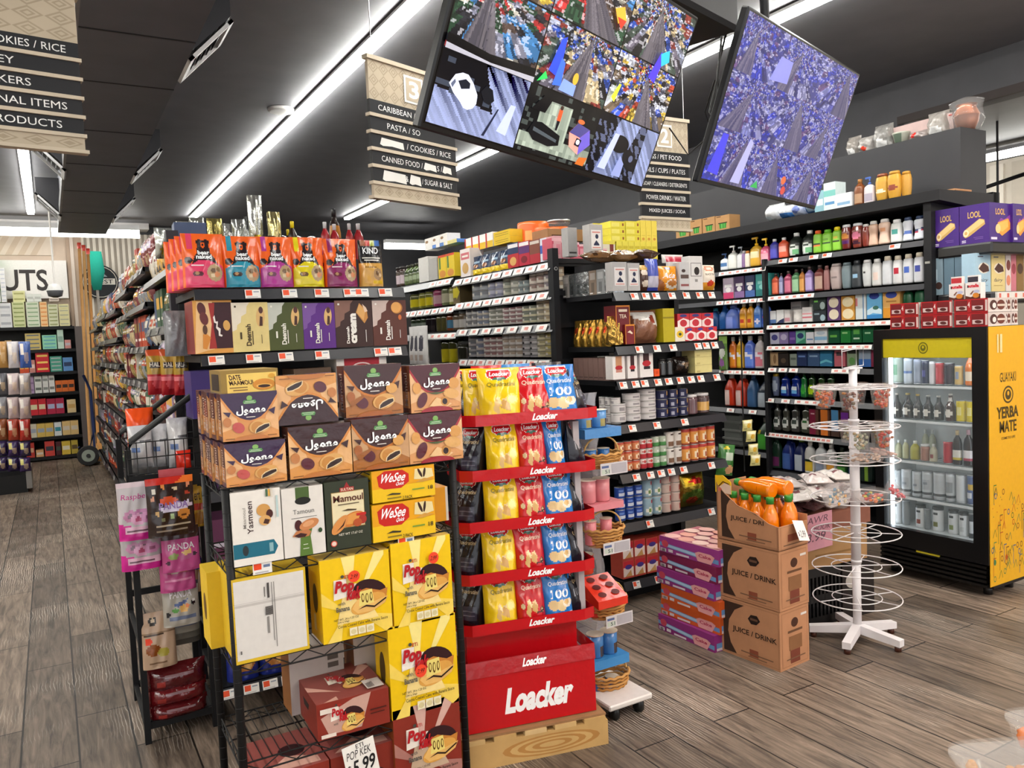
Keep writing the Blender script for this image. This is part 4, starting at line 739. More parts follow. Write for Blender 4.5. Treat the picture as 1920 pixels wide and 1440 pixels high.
row(E2,up(CL[2],3),'on the second coffee shelf',[(1150,1176,592,1,'coffee_bag','wide plain gold foil bag',lambda w,h: pouch(w,h,.09,'b8934a',(),'stand',nx=16,nz=18,m='foil',crease=.008,seed=5)),(1175,1193,608,1,'tea_box','small maroon tea box with orange edges',ct('7a1c24',[('r',0,0,.06,1,'d8862a'),('r',.94,0,1,1,'d8862a'),('r',0,.92,1,1,'d8862a'),('p',[(.2,.6),(.5,.7),(.8,.55),(.7,.5),(.4,.58)],'f0d8c0')])),
    (1193,1246,581,1,'cocoa_bag','bulging brown powder bag with white label',sbag('8a5c44',[('p',[(.02,.95),(.9,.95),(.85,.5),(.5,.68),(.05,.75)],'d9d4ce'),('e',.68,.72,.1,.12,'8a3a2a')],'film',.13)),(1246,1268,578,1,'tea_box','tall olive yellow box',ct('b8a818',[('r',0,.7,1,.75,'8a7c10')])),(1268,1287,613,1,'juice_carton','white and yellow fruit carton',ct('e6ddc8',[('e',.5,.5,.35,.25,'e0b82a'),('e',.5,.5,.15,.1,'3a4a2a')])),(1287,1347,613,3,'juice_carton','red and white fruit carton',ct('c22a34',[('p',[(0,.55),(.5,.75),(1,.6),(1,.1),(.5,0),(0,.1)],'ecdcd8'),('e',.5,.35,.3,.25,'c8303a'),('e',.4,.85,.25,.1,'4a3a8a')]))],.01)
stackrow(E2,up(CL[2],3),E2.z(1310,613)-E2.z(1310,637),'upper tier on the second coffee shelf',[(1162,1189,572,1,'tea_box','maroon tea box with white lettering',ct('6e1a22',[('r',0,0,.05,1,'d8862a'),('r',.95,0,1,1,'d8862a'),('r',0,.94,1,1,'d8862a'),('t','TEA',.25,.5,.75,.65,'f0dcc8'),('r',.2,.75,.8,.85,'f0dcc8')])),(1277,1345,587,3,'juice_carton','red fruit carton with dark oval',ct('c42c38',[('p',[(0,.5),(.5,.7),(1,.55),(1,.1),(.5,0),(0,.1)],'f0e0dc'),('e',.5,.35,.3,.24,'c0303c'),('e',.5,.86,.3,.1,'3a3a7a')]))],.03)
row(E2,up(CL[3],3),'on the third coffee shelf',[(1151,1175,668,1,'wafer_carton','white wafer carton with tan strip',ct('ece6e2',[('r',.25,.55,.75,1,'c9936a'),('e',.5,.5,.3,.1,'b8242e'),('r',.25,.3,.75,.42,'c98a7a')],.07)),(1179,1198,667,1,'wafer_carton','white wafer carton with dark strip',ct('ece6e2',[('r',.3,.5,.7,1,'3c1c1c'),('e',.5,.48,.3,.1,'b8242e'),('r',.3,.3,.7,.4,'2a2026')],.3)),(1202,1228,660,1,'wafer_carton','tallest white wafer carton with dark strip',ct('ece6e2',[('r',.25,.5,.7,1,'3c1c1c'),('e',.5,.55,.32,.12,'b8242e'),('r',.28,.32,.76,.44,'2a2026')],.3)),
    (1229,1239,692,1,'box','small bright orange box',ct('e8531c',[('r',.25,.3,.75,.7,'d0430f')],.05)),(1242,1268,672,2,'jar','dark spice jar with black lid',jr('2a2a2a','1a1a1a')),(1272,1302,668,1,'coffee_bag','black film bag leaning',sbag('241c18',[('p',[(.3,.6),(.9,.7),(.6,.3)],'6a543a')],'film',.1))],.01)
row(E2,up(CL[3],3),'on the third coffee shelf',[(1305,1338,654,1,'sweet_box','pale yellow square box in a stack of three',ct('dccf8c',[('r',.1,.1,.3,.3,'c0b070')],.12),1,3)],.01)
wtuna = lambda w,h: can(w,h,'d9d4d2',[('r',.3,.25,.7,.6,'9a9496'),('r',0,.85,1,.9,'a8a4a4')],14)
row(E2,up(CL[4],3),'on the fourth coffee shelf',[(1160,1184,757,1,'tuna_tin','white tuna tin in the second stack',wtuna,1,2),(1185,1213,737,1,'tuna_tin','white tuna tin in a taller stack',wtuna,1,4),(1214,1242,729,1,'tuna_tin','white tuna tin in the tallest stack',wtuna,1,5),(1243,1300,730,3,'fish_tin','navy and gold fish tin',lambda w,h: can(w,h,'23264a',[('r',.5,.4,.9,.95,'b8925a'),('r',.1,.2,.4,.6,'a8a8b8')],12),1,3),(1298,1319,740,1,'spread_jar','plain mauve brown jar with white lid',jr('6a4c50','ece8e6')),(1319,1341,737,1,'spread_jar','brown jar with yellow label and white lid',jr('5a4644','ece8e6','d9a85a'))],.02)
def siderow(k,items,d=.1):
    z = zl(E2,CL[k])+.001
    for x0,x1,yt,n,st,name,lb,mk in items:
        def S_(x):
            s = 0.
            for _ in range(6): P = S2.pos(s,z); s = S2.s(x,pxy(P)[1])
            return s
        a,b = S_(x0),S_(x1); w = (b-a)/n; hh = (S2.z((x0+x1)/2,yt)-z)/st; src = None
        for q in range(st):
            for i in range(n):
                l_ = lb if n*st == 1 else f"{lb}, {('first', 'second', 'third', 'fourth', 'fifth', 'sixth', 'seventh', 'eighth')[i]} from the back post"+('' if st == 1 else f", {('bottom', 'middle', 'top')[q]} tier")
                o = put(S2,a+w*(i+.5),z+q*hh,.01,name,l_,name.split('_')[-1],None if src else mk(w*.95,hh-.001),src); src = src or o
siderow(2,[(1070,1136,600,5,1,'coffee_bag','gold foil bag with orange sticker',gold())])
siderow(3,[(1074,1150,671,8,1,'wafer_carton','grey brown wafer carton',ct('8a6e66',[('r',.1,.1,.9,.14,'5a4640')],.22))])
siderow(4,[(1118,1152,745,3,3,'tuna_tin','shaded white tuna tin',wtuna)])
def cup(c,c2): return lambda w,h: can(w,h,c,[('r',0,.8,1,1,c2),('e',.55,.4,.28,.3,'ecd8b8'),('e',.6,.36,.16,.18,'a84a24'),('r',0,0,1,.12,'a8442c')],14)
row(E2,up(CL[5],3),'on the fifth coffee shelf',[(1165,1208,828,3,'tomato_tin','orange and cream soup tin',cup('d98a5a','c2503c'),1,3),(1208,1232,823,2,'tomato_tin','red and white soup tin',lambda w,h: can(w,h,'e0d0c8',[('r',0,0,1,.5,'b8323a'),('e',.5,.75,.25,.12,'c2403c')],12),1,3),(1232,1258,818,2,'vegetable_tin','green and white vegetable tin',lambda w,h: can(w,h,'b9c4b0',[('r',0,0,1,.4,'4a8a4a'),('r',.3,.5,.7,.7,'e4e8e0')],12),1,3),(1258,1287,809,2,'vegetable_tin','white mushroom tin with brown pictures',lambda w,h: can(w,h,'ddd6ce',[('e',.5,.25,.4,.16,'7a5a44'),('e',.6,.85,.15,.08,'4a3a34')],12),1,2),(1287,1350,801,4,'tomato_tin','tall orange tin with a round mug picture',cup('e09a4a','b8403a'),1,2)],.02)
row(E2,up(CL[6],3),'on the sixth coffee shelf',[(1165,1214,912,3,'fish_tin','blue fish tin with white fish',lambda w,h: can(w,h,'2a4a9c',[('e',.5,.35,.4,.16,'d4dae6'),('e',.4,.7,.2,.1,'6a8ad0')],12),1,3),(1215,1250,898,2,'fish_tin','tall pale blue tin with red corner',lambda w,h: can(w,h,'9ab8c4',[('r',.5,.7,1,.95,'b82a34'),('e',.5,.3,.35,.2,'e6e6d8'),('e',.5,.3,.18,.08,'7a9a5a')],12),1,2),(1250,1285,889,2,'fish_tin','pinkish tin with red side in a column',lambda w,h: can(w,h,'d0b8ac',[('r',.6,.2,1,.8,'b03a34')],12),1,4),(1285,1335,884,1,'rice_bag','green and gold rice bag leaning',sbag('a8923a',[('r',.1,.6,.9,.95,'c8a42a'),('p',[(.2,.7),(.5,.85),(.85,.75),(.7,.65)],'c8302a'),('e',.5,.3,.45,.2,'6a8a3a'),('e',.4,.2,.2,.12,'b8442a')],'foil',.12))],.02)
redp = lambda w,h: carton(w,h,.12,'b84a3c',[('r',.06,.1,.94,.95,'ecdcd2'),('r',.06,.6,.94,.95,'c2303a'),('e',.5,.62,.3,.13,'4a3a8a'),('p',[(.2,.1),(.8,.1),(.7,.45)],'c99a60')])
row(E2,up(CL[7],3),'on the lowest coffee shelf',[(1172,1216,1014,2,'toast_box','red and white toast box',redp,1,2),(1217,1262,1006,2,'toast_box','red and cream toast box',redp,1,2)],.02)
# things on the raised top deck behind the coffee
T2 = Plane(2.84,4.34,0); zt = ZT2+.001
toprow([(1036+17*i,1053+17*i,484,446+4*i,'candy_box',f"{('first', 'second', 'third', 'fourth', 'fifth', 'sixth')[i]} pink plastic pack from the post in the row behind the coffee",lambda w,h: carton(w,h,.12,'c8566a',[('r',.08,.2,.92,.7,'dc8a98'),('r',0,.85,1,1,'e8b4bc')],m='gloss'),0) for i in range(6)],T2,zt)
put(T2,T2.s(1052,445)+.22,zt+.15,.25,'carton','flat tan carton lying behind the pink packs','carton',carton(.32,.08,.2,'9a7450',[('r',.1,.3,.6,.5,'5a4028')],m='card'))
toprow([(1084,1104,484,434,'tub','cream tub with dark green lid behind the pink packs',lambda w,h: [(None,MB().cyl(0,.06,0,h*.86,w/2,'d6cfae')),('lid',MB().cyl(0,.06,h*.86,h,w*.53,'2f5a3a'))],.2),(1103,1119,484,424,'coffee_jar','green capped white jar behind the pink packs',lambda w,h: bottle(w,h,w,'jar','d0d2cc','2f6a3a',[('r',.3,.1,1,.8,'2f6a3a')]),.2),(1103,1131,484,404,'canister','tall bright yellow canister behind the yellow boxes',lambda w,h: [(None,MB().cyl(0,.08,0,h*.93,w/2,'efc21c')),('lid',MB().cyl(0,.08,h*.93,h,w*.51,'f4d03a'))],.5)],T2,zt)
yb_ = lambda w,h: carton(w,h,.14,'e0d03c',[('r',.06,.2,.6,.8,'eadd6a'),('r',.8,.3,.9,.7,'8a3a1c')],side='e6d84a')
row(T2,((1130,487),(1236,487)),'lower row of the yellow stack',[(1160,1237,452,7,'tea_box','upright yellow tea box',lambda w,h: carton(w,h,.12,'e2d24a',[('r',.1,.6,.9,.75,'c8b42a')])),(1128,1158,450,1,'tea_box','white sided yellow tea box with brown cup',lambda w,h: carton(w,h,.12,'d9d2b8',[('r',.65,.4,.9,.8,'7a2a1c'),('r',0,.8,1,1,'e2d24a')]))],.02)
stackrow(T2,((1130,487),(1236,487)),T2.z(1180,453)-T2.z(1180,487),'upper tier of the yellow stack',[(1150,1178,414,1,'tea_box','yellow tea box laid flat in the left pile',yb_,1,3),(1178,1206,414,1,'tea_box','yellow tea box laid flat in the middle pile',yb_,1,3),(1206,1237,413,3,'tea_box','yellow tea box standing at the end',lambda w,h: carton(w,h,.12,'e4cc4e',[('e',.5,.15,.25,.06,'c88a2a'),('r',.2,.3,.8,.32,'c9ac2a')])),(1117,1131,418,1,'tea_box','grey and yellow tea box on the left',lambda w,h: carton(w,h,.12,'c9c4b8',[('r',0,.8,1,1,'e2d24a'),('r',.3,.1,.8,.25,'8a2a2a')]))],.02)
# ================================================================== gondola 3: toiletries and cleaners, black bulkhead above
A3 = Plane(5.22,3.335,-math.pi/2); E3S = Plane(5.25,3.3,-math.pi/2); E3F = Plane(5.25,2.905,0)
g3 = empty('shelving_gondola',(5.6,6,0)); g3['label'] = 'tall black shelving gondola holding toiletries and cleaners behind the drinks fridge'; g3['category'] = 'shelving'; g3['group'] = 'shelving gondolas'
local(g3,MB().box(5.3,5.85,3.34,12,0,.14,K1,'paint'),'base'); local(g3,MB().box(5.72,5.78,3.34,12,.14,2.45,'111113','paint'),'back_panel')
u_ = MB().box(5.2,5.8,3.28,3.335,0,2.44,'1b1b1e','paint'); u_.box(5.197,5.2,3.29,3.325,2.02,2.035,'b9b9b6','metal'); local(g3,u_,'end_panel')
local(g3,MB().box(5.2,5.24,4.735,4.765,.14,2.2,'1b1b1e','paint'),'upright')
c_ = MB().add([(5.17,3.2,2.5),(5.17,12,2.5),(5.8,12,2.5),(5.8,3.2,2.5),(5.17,3.2,2.43),(5.17,12,2.43),(5.8,12,2.38),(5.8,3.2,2.38)],[(0,3,2,1),(4,5,6,7),(0,1,5,4),(1,2,6,5),(2,3,7,6),(3,0,4,7)],'1d1d20','paint'); local(g3,c_,'canopy')
local(g3,MB().box(5.55,5.86,3.28,12,2.501,2.96,'37373a','paint'),'bulkhead')
o = MB().box(-.1,.1,0,.2,0,.012,'b98a62','card').obj('cardboard_strip'); o.location = (5.44,3.2,2.502); tag(o,'tan strip of cardboard lying on the canopy corner','cardboard')
SR = {1: ((1440,497),(1728,441)),2: ((1440,555),(1730,533)),3: ((1440,611),(1690,597)),4: ((1440,648),(1635,646)),5: ((1440,690),(1600,690)),6: ((1440,745),(1540,752)),7: ((1440,810),(1560,822)),8: ((1440,880),(1570,900))}
SL = {1: ((1350,512),(1438,497)),2: ((1345,567),(1438,555)),3: ((1350,620),(1437,618)),4: ((1350,693),(1437,695)),5: ((1352,765),(1435,768)),6: ((1352,838),(1440,850))}
NT = {1: (1470,1490,1528,1553,1680),2: (1450,1464,1478,1492,1506,1520),3: None,4: None,5: (1450,1470,1490,1570,1585,1605),6: (1446,1475,1500,1515,1530),7: None,8: ()}
for k,l in SR.items(): gshelf(g3,A3,-1.4,-.005,zl(A3,l),.48,span(A3,l,14) if NT[k] is None else tg(A3,l,NT[k]),lip=.04,tilt=.3,kind=0 if k in (1,) else 1,tw=.085)
for k,l in SL.items(): gshelf(g3,A3,-2.7,-1.43,zl(A3,l),.48,span(A3,l,6) if k < 5 else span(A3,l,2),lip=.04,tilt=.3,kind=1,tw=.085)
bt = lambda kind,c,cap,ops=(),m='plastic': (lambda w,h: bottle(w,h,w*.75,kind,c,cap,ops,m))
# canopy goods
CAN = Plane(5.2,3.335,-math.pi/2); cz = 2.501
mug = lambda w,h: carton(w,h,.13,'b58a5c',[('p',[(.3,.12),(.75,.12),(.8,.5),(.25,.5)],'3f8a3a'),('r',.2,.46,.85,.52,'2a241c'),('r',.08,.9,.4,.95,'4a3420'),('r',.42,.14,.5,.44,'6ab85a'),('r',.6,.14,.68,.44,'58a84a')],m='card')
def canrow(items,pl=CAN,z=cz): 
    for x0,x1,yb,yt,name,lb,mk,bk in items:
        a,b = pl.s(x0,yb),pl.s(x1,yb); h = pl.z((x0+x1)/2,yt)-pl.z((x0+x1)/2,yb); put(pl,(a+b)/2,z,bk,name,lb,name.split('_')[-1],mk(b-a,h))
canrow([(1268+0,1292,449,424,'mug_box','brown mug box at the left end of the canopy, beside the sign',mug,.0),(1295,1316,444,415,'mug_box','second brown mug box from the left on the canopy',mug,0),(1318,1341,439,410,'mug_box','third brown mug box from the left on the canopy',mug,0),(1342,1368,433,405,'mug_box','rightmost brown mug box of four on the canopy',mug,0),
    (1427,1456,412,378,'tissue_pack','white wrapped tissue pack leaning on the canopy',sbag('dfe3e6',[('r',0,0,.5,.3,'c9d4dc')],'film',.2),0),(1454,1478,410,382,'tissue_pack','white tissue pack with blue bottom on the canopy',sbag('e2e6ea',[('r',0,0,1,.4,'3f7ac0')],'film',.2),0),(1478,1502,405,378,'tissue_pack','pale blue printed tissue pack on the canopy',sbag('c2cbe0',[('e',.5,.5,.3,.25,'6a7ab8')],'film',.2),0),(1502,1530,400,372,'tissue_pack','deep blue tissue pack half hidden by the screen corner',sbag('4a78b8',[('r',.3,.2,.9,.6,'a8c4dc')],'film',.2),0),(1528,1545,398,358,'tissue_box','light teal box next to the screen corner on the canopy',ct('8ab8c4',[('r',.2,.3,.9,.6,'d4e4e8')]),0),
    (1545,1567,394,342,'tissue_box','tall white box with teal band on the canopy',ct('d6e4e4',[('r',0,.5,1,.72,'7ac0b8'),('r',.1,.2,.9,.3,'5a90c0')]),0),(1567,1597,389,362,'tissue_box','short white and blue box on the canopy',ct('dfe3e8',[('r',.1,.2,.9,.4,'8ab0d0')]),0),
    (1597,1616,385,336,'lotion_bottle','brown lotion bottle with tan cap on the canopy',bt('round','7a4422','a8743c',[('r',.1,.1,.9,.5,'b08a6a')]),0),(1617,1636,381,331,'lotion_bottle','white bottle with blue top on the canopy',bt('pump','d6ccd0','4a6ab8',[('r',.1,.1,.9,.5,'a8a0b0')]),0),(1638,1661,378,327,'lotion_bottle','gold lotion bottle with brown cap on the canopy',bt('invert','c99a3a','8a4a2a',[('e',.5,.4,.35,.1,'e9dcc0')]),0),(1660,1684,373,321,'lotion_bottle','tall gold bottle with an oval label on the canopy',bt('invert','cf9a34','c08a2c',[('e',.5,.45,.35,.12,'8a3a26')]),0),(1680,1698,371,322,'lotion_bottle','plain gold bottle at the right end on the canopy',bt('invert','c9953a','c08a2c'),.04)])
# wrapped things on the bulkhead top
BT = Plane(5.55,3.28,-math.pi/2)
wrap = lambda c,s: (lambda w,h: pouch(w,h,.14,c,[('e',.5,.25,.3,.15,'e9e9e9')],'pillow',nx=10,nz=12,m='film',crease=.012,seed=s))
canrow([(1566,1590,297,256,'wrapped_vase','leftmost clear wrapped vase peeping past the screen',wrap('9a948e',1),.1),(1588,1616,290,255,'wrapped_vase','clear wrapped vase with a red sticker near the screen',lambda w,h: pouch(w,h,.14,'b0aca8',[('e',.5,.3,.14,.12,'e8442c')],'pillow',nx=14,nz=16,m='film',crease=.012,seed=2),.1),(1616,1650,279,229,'wrapped_vase','large clear wrapped vase in the middle of the bulkhead top',wrap('8f8d8a',3),.1),(1649,1680,270,244,'flower_pot','small pale pot with green motif on the bulkhead top',lambda w,h: [(None,MB().loft([(0,w*.3,w*.3),(h*.9,w*.45,w*.45),(h,w*.5,w*.5)],16,'b9bcae','plastic',raster([('e',.5,.5,.2,.3,'6a7a6a')],None),cyy=w*.5))],.1),(1682,1718,262,240,'wrapped_bowl','wrapped bowl with a red sticker on the bulkhead top',lambda w,h: pouch(w,h,.16,'a89c98',[('e',.35,.6,.16,.25,'e8342c')],'pillow',nx=14,nz=14,m='film',crease=.01,seed=5),.1),(1712,1752,255,205,'wrapped_vase','crumpled clear wrapped vase next to the copper pot',wrap('a8a29c',6),.12)],BT,2.961)
q = BT.pos(BT.s(1690,255),2.97,.2); o = MB().box(-.28,.28,0,.05,0,.15,'cdb4b0','card').obj('board'); o.location = q; o.rotation_euler = (.2,0,BT.a); tag(o,'pale pink board lying behind the wrapped things on the bulkhead','board')
s0 = BT.s(1786,240); e = put(BT,s0,2.961,.08,'wrapped_pot','copper pot bagged in clear film at the bulkhead end','pot',[('pot',MB().loft([(0,.05,.05),(.06,.075,.075),(.1,.08,.08),(.105,.085,.085),(.16,.06,.06),(.18,.07,.07)],18,'b06a48','metal',cyy=.09)),('film_bag',MB().loft([(0,.08,.08),(.07,.12,.11),(.15,.1,.1),(.2,.12,.09),(.23,.03,.03)],14,'d9d9d9','clear',cyy=.09)),('sticker',MB().loft([(.12,.012,.012),(.125,.012,.012)],10,'e8342c',cx=-.08,cyy=.03))])
# toiletries, top shelf
w = 'on the top toiletry shelf'
row(A3,up(SL[1],3),w,[(1345,1360,475,1,'lotion_bottle','white pump bottle with blue label',bt('pump','e2e6ea','3a5a90',[('r',.1,.35,.9,.6,'4a78b0')])),(1359,1376,460,1,'lotion_bottle','plain white pump bottle',bt('pump','e4e4de','e9e9e4')),(1376,1390,462,1,'lotion_bottle','white pump bottle with grey collar',bt('pump','dedfe0','9aa0aa')),(1386,1394,470,1,'lotion_bottle','slim violet bottle',bt('shampoo','8a6a98','d9d4dc')),(1392,1401,470,1,'lotion_bottle','slim cream bottle with orange top',bt('shampoo','e6dccb','d98a3a')),(1400,1420,444,1,'soap_bottle','yellow pump soap bottle',bt('pump','dcab3a','f0b91e',[('r',.1,.45,.9,.7,'e8d9a8')],'liquid')),(1420,1437,446,1,'soap_bottle','pink pump soap bottle with yellow pump',bt('pump','d0557a','f0c02a',[('r',.1,.15,.9,.6,'e6a8b8')],'liquid'))],.02)
row(A3,up(SR[1],3),w,[(1438,1453,448,1,'soap_bottle','indigo soap bottle with white cap',bt('castile','3a3a9c','eaeaea',[('r',.05,.1,.95,.6,'4a4ab8')])),(1454,1471,445,1,'soap_bottle','coral soap bottle with white cap',bt('castile','dc5a3a','eaeaea',[('r',.05,.3,.95,.65,'f0a898')])),(1471,1494,436,1,'antiseptic_bottle','black bottle with green arched label, left one,',bt('round','1f2420','f0f0ee',[('e',.5,.32,.42,.28,'d6dcd6'),('r',.4,.08,.92,.32,'6ab07a'),('r',.25,.45,.75,.53,'2a3a2e')])),(1495,1519,431,1,'antiseptic_bottle','black bottle with green arched label, right one,',bt('round','1f2420','f0f0ee',[('e',.5,.32,.42,.28,'d6dcd6'),('r',.4,.08,.92,.32,'6ab07a'),('r',.25,.45,.75,.53,'2a3a2e')])),(1519,1535,432,1,'shampoo_tube','lime green tube with orange cap',bt('shampoo','8ac83c','e8642a',[('r',.1,.42,.9,.5,'2a3a1a'),('r',.1,.3,.9,.42,'e87a3a')])),(1535,1554,430,1,'shampoo_tube','lime green tube with green cap',bt('shampoo','8acb3c','6ab82c',[('r',.1,.42,.9,.5,'2a4a1a'),('e',.5,.65,.3,.1,'6aa02c')])),(1555,1571,425,1,'shampoo_tube','lime green tube with yellow cap',bt('shampoo','8fd03c','f0d81e',[('r',.1,.42,.9,.5,'2a3a1a'),('e',.5,.65,.3,.1,'d8c83a')])),
    (1571,1589,421,1,'shower_gel_bottle','amber red gel bottle with orange label',bt('invert','7a2f2c','e6e6ea',[('e',.5,.6,.4,.14,'d98a3a'),('r',.1,.25,.9,.4,'5a2a6a')],'liquid')),(1590,1611,418,1,'shower_gel_bottle','amber red gel bottle with pink label',bt('invert','8a4034','e6e6ea',[('e',.5,.55,.4,.16,'e07a9a'),('r',.2,.2,.8,.35,'4a2a3a')],'liquid')),(1611,1624,420,1,'shower_gel_bottle','plain amber red gel bottle',bt('invert','8a3a30','e0dede',(),'liquid')),(1622,1640,414,1,'shower_gel_bottle','beige gel bottle leaning slightly',bt('curve','d9b49c','e4e0dc',())),(1640,1662,410,1,'shower_gel_bottle','pale peach gel bottle with round motif',bt('curve','e4c4b0','e9e4e2',[('e',.5,.65,.25,.1,'e0a07a')])),(1663,1685,411,1,'shampoo_bottle','white shampoo bottle with teal shield',bt('shampoo','e6e8e6','f0f0f0',[('e',.5,.55,.2,.18,'3f9a90')])),(1686,1705,407,1,'shampoo_bottle','white shampoo bottle with blue band',bt('curve','e2e6ee','3a4a6a',[('p',[(.1,.3),(.9,.36),(.9,.5),(.1,.44)],'4a6ab8')])),(1706,1729,404,1,'shampoo_bottle','white shampoo bottle with red and navy band',bt('curve','e2e6f0','2a3a5a',[('p',[(.1,.42),(.9,.48),(.9,.58),(.1,.5)],'2a3a6a'),('p',[(.1,.34),(.9,.42),(.9,.48),(.1,.4)],'b8324a')]))],.02)
row(A3,up(SR[1],3),'behind the upright on the top toiletry shelf',[(1733,1752,390,1,'shampoo_bottle','white bottle with bright blue lid',bt('curve','e6e8f0','3a3ac0'))],.04)
w = 'on the second toiletry shelf'
pk = lambda c,c2,c3='e6e4e2': ct(c,[('r',0,0,1,.3,c2),('r',.15,.55,.85,.68,c3),('e',.5,.42,.25,.12,c3)])
row(A3,up(SL[2],3),w,[(1353,1373,521,1,'wipes_pack','lilac and pink pack',pk('b9a8b8','c83a6a')),(1374,1393,518,1,'sanitary_pack','plum pack with white lettering',pk('4a3458','8a6a9a')),(1394,1413,516,1,'sanitary_pack','navy pack with white lettering',pk('2a3458','4a6aa8')),(1414,1440,513,1,'sanitary_pack','teal pack with small white flower',pk('3f9a94','2f7a78','8accc4'))],.02)
sb = lambda c,cl: bt('castile',c,'4a3a38',[('r',.05,.12,.95,.66,cl)])
row(A3,up(SR[2],3),w,[(1442,1455,513,1,'soap_bottle','coral labelled small soap bottle',sb('b8482c','e87a5a')),(1456,1464,512,1,'soap_bottle','lilac blue small soap bottle',sb('7a7aa0','a8a8c8')),(1465,1479,508,1,'soap_bottle','rose labelled small soap bottle',sb('9c3a5a','d87a94')),(1479,1494,505,1,'soap_bottle','green labelled small soap bottle',sb('4a7a50','9ac49c')),(1494,1504,504,1,'soap_bottle','orange labelled small soap bottle',sb('a86a2c','d9a05a')),(1504,1519,500,1,'soap_bottle','lavender labelled small soap bottle',sb('8a74a8','bca8d8')),(1521,1539,497,1,'soap_bottle','maroon soap bottle with cream label',sb('6a2f2c','b89a8a')),
    (1540,1550,498,1,'body_wash_bottle','dusty rose bottle half hidden',bt('shampoo','9a6a68','8a5a58')),(1550,1571,494,1,'body_wash_bottle','pinkish grey rounded bottle',bt('invert','b8a6a2','a89a98',[('r',.2,.5,.8,.54,'8a7c7a')])),(1572,1590,492,1,'body_wash_bottle','grey blue rounded bottle',bt('invert','7a8a90','6a7a80')),(1591,1609,488,1,'body_wash_bottle','charcoal bottle with pale blue label',bt('shampoo','3c4044','33363a',[('r',.2,.45,.7,.6,'9ac0dc')])),(1611,1628,487,1,'body_wash_bottle','white bottle with dark script',bt('invert','d0d2d2','d6d6d6',[('r',.3,.6,.6,.64,'4a4a4a'),('r',.3,.45,.65,.49,'4a4a4a')])),(1629,1647,485,1,'body_wash_bottle','white bottle with faint peach label',bt('shampoo','d6d4d2','dcdcda',[('e',.5,.45,.25,.2,'e6cfc4')])),(1648,1667,480,1,'body_wash_bottle','white bottle with faint blue lines',bt('shampoo','d2d4d8','d4c9b4',[('r',.2,.5,.8,.54,'8a94c0'),('r',.2,.42,.8,.45,'8a94c0')])),(1668,1686,479,1,'body_wash_bottle','white bottle with red shield',bt('shampoo','dadada','d9cfba',[('e',.5,.52,.26,.14,'b8283a')])),(1687,1706,476,1,'body_wash_bottle','white bottle with mid blue shield',bt('shampoo','d6d8dc','d9cfba',[('e',.5,.55,.26,.14,'4a6ac0')])),(1707,1727,473,1,'body_wash_bottle','white bottle with dark blue shield',bt('shampoo','d4d6dc','d9cfba',[('e',.5,.55,.26,.16,'3a4aa0')]))],.02)
w = 'on the third toiletry shelf'
row(A3,up(SL[3],3),w,[(1353,1379,571,1,'detergent_jug','periwinkle blue detergent jug',lambda w_,h: jug(w_,h,.1,'5a74c8','6a84d8',[('e',.35,.25,.22,.16,'8a9ae0')])),(1381,1395,568,1,'cleaner_bottle','amber cleaner bottle with pale cap, left one,',bt('cleaner','d9952c','e0d6b0',[('r',.05,.15,.95,.55,'e8a83a'),('e',.5,.35,.3,.1,'c84a3a')],'liquid')),(1395,1408,567,1,'cleaner_bottle','amber cleaner bottle with pale cap, right one,',bt('cleaner','d9952c','e0d6b0',[('r',.05,.15,.95,.55,'e8a83a'),('e',.5,.35,.3,.1,'c84a3a')],'liquid')),(1408,1422,566,1,'cleaner_bottle','sky blue cleaner bottle',bt('cleaner','6a94d8','d4dce6',[('r',.05,.15,.95,.55,'4a7ad0'),('e',.6,.3,.25,.1,'e8e0ec')],'liquid')),(1423,1438,564,1,'cleaner_bottle','deep blue cleaner bottle',bt('cleaner','5a7ad0','d4dce6',[('r',.05,.15,.95,.6,'3a5ac0'),('r',.2,.4,.8,.5,'c03a5a')],'liquid'))],.02)
row(A3,up(SL[3],3),'behind the coffee shelf end',[(1318,1335,578,1,'detergent_jug','teal capped blue jug',lambda w_,h: jug(w_,h,.1,'2a5a9a','3a9ab0')),(1336,1352,572,1,'detergent_jug','bright blue jug',lambda w_,h: jug(w_,h,.1,'2f6ab8','3a7ad0'))],.06)
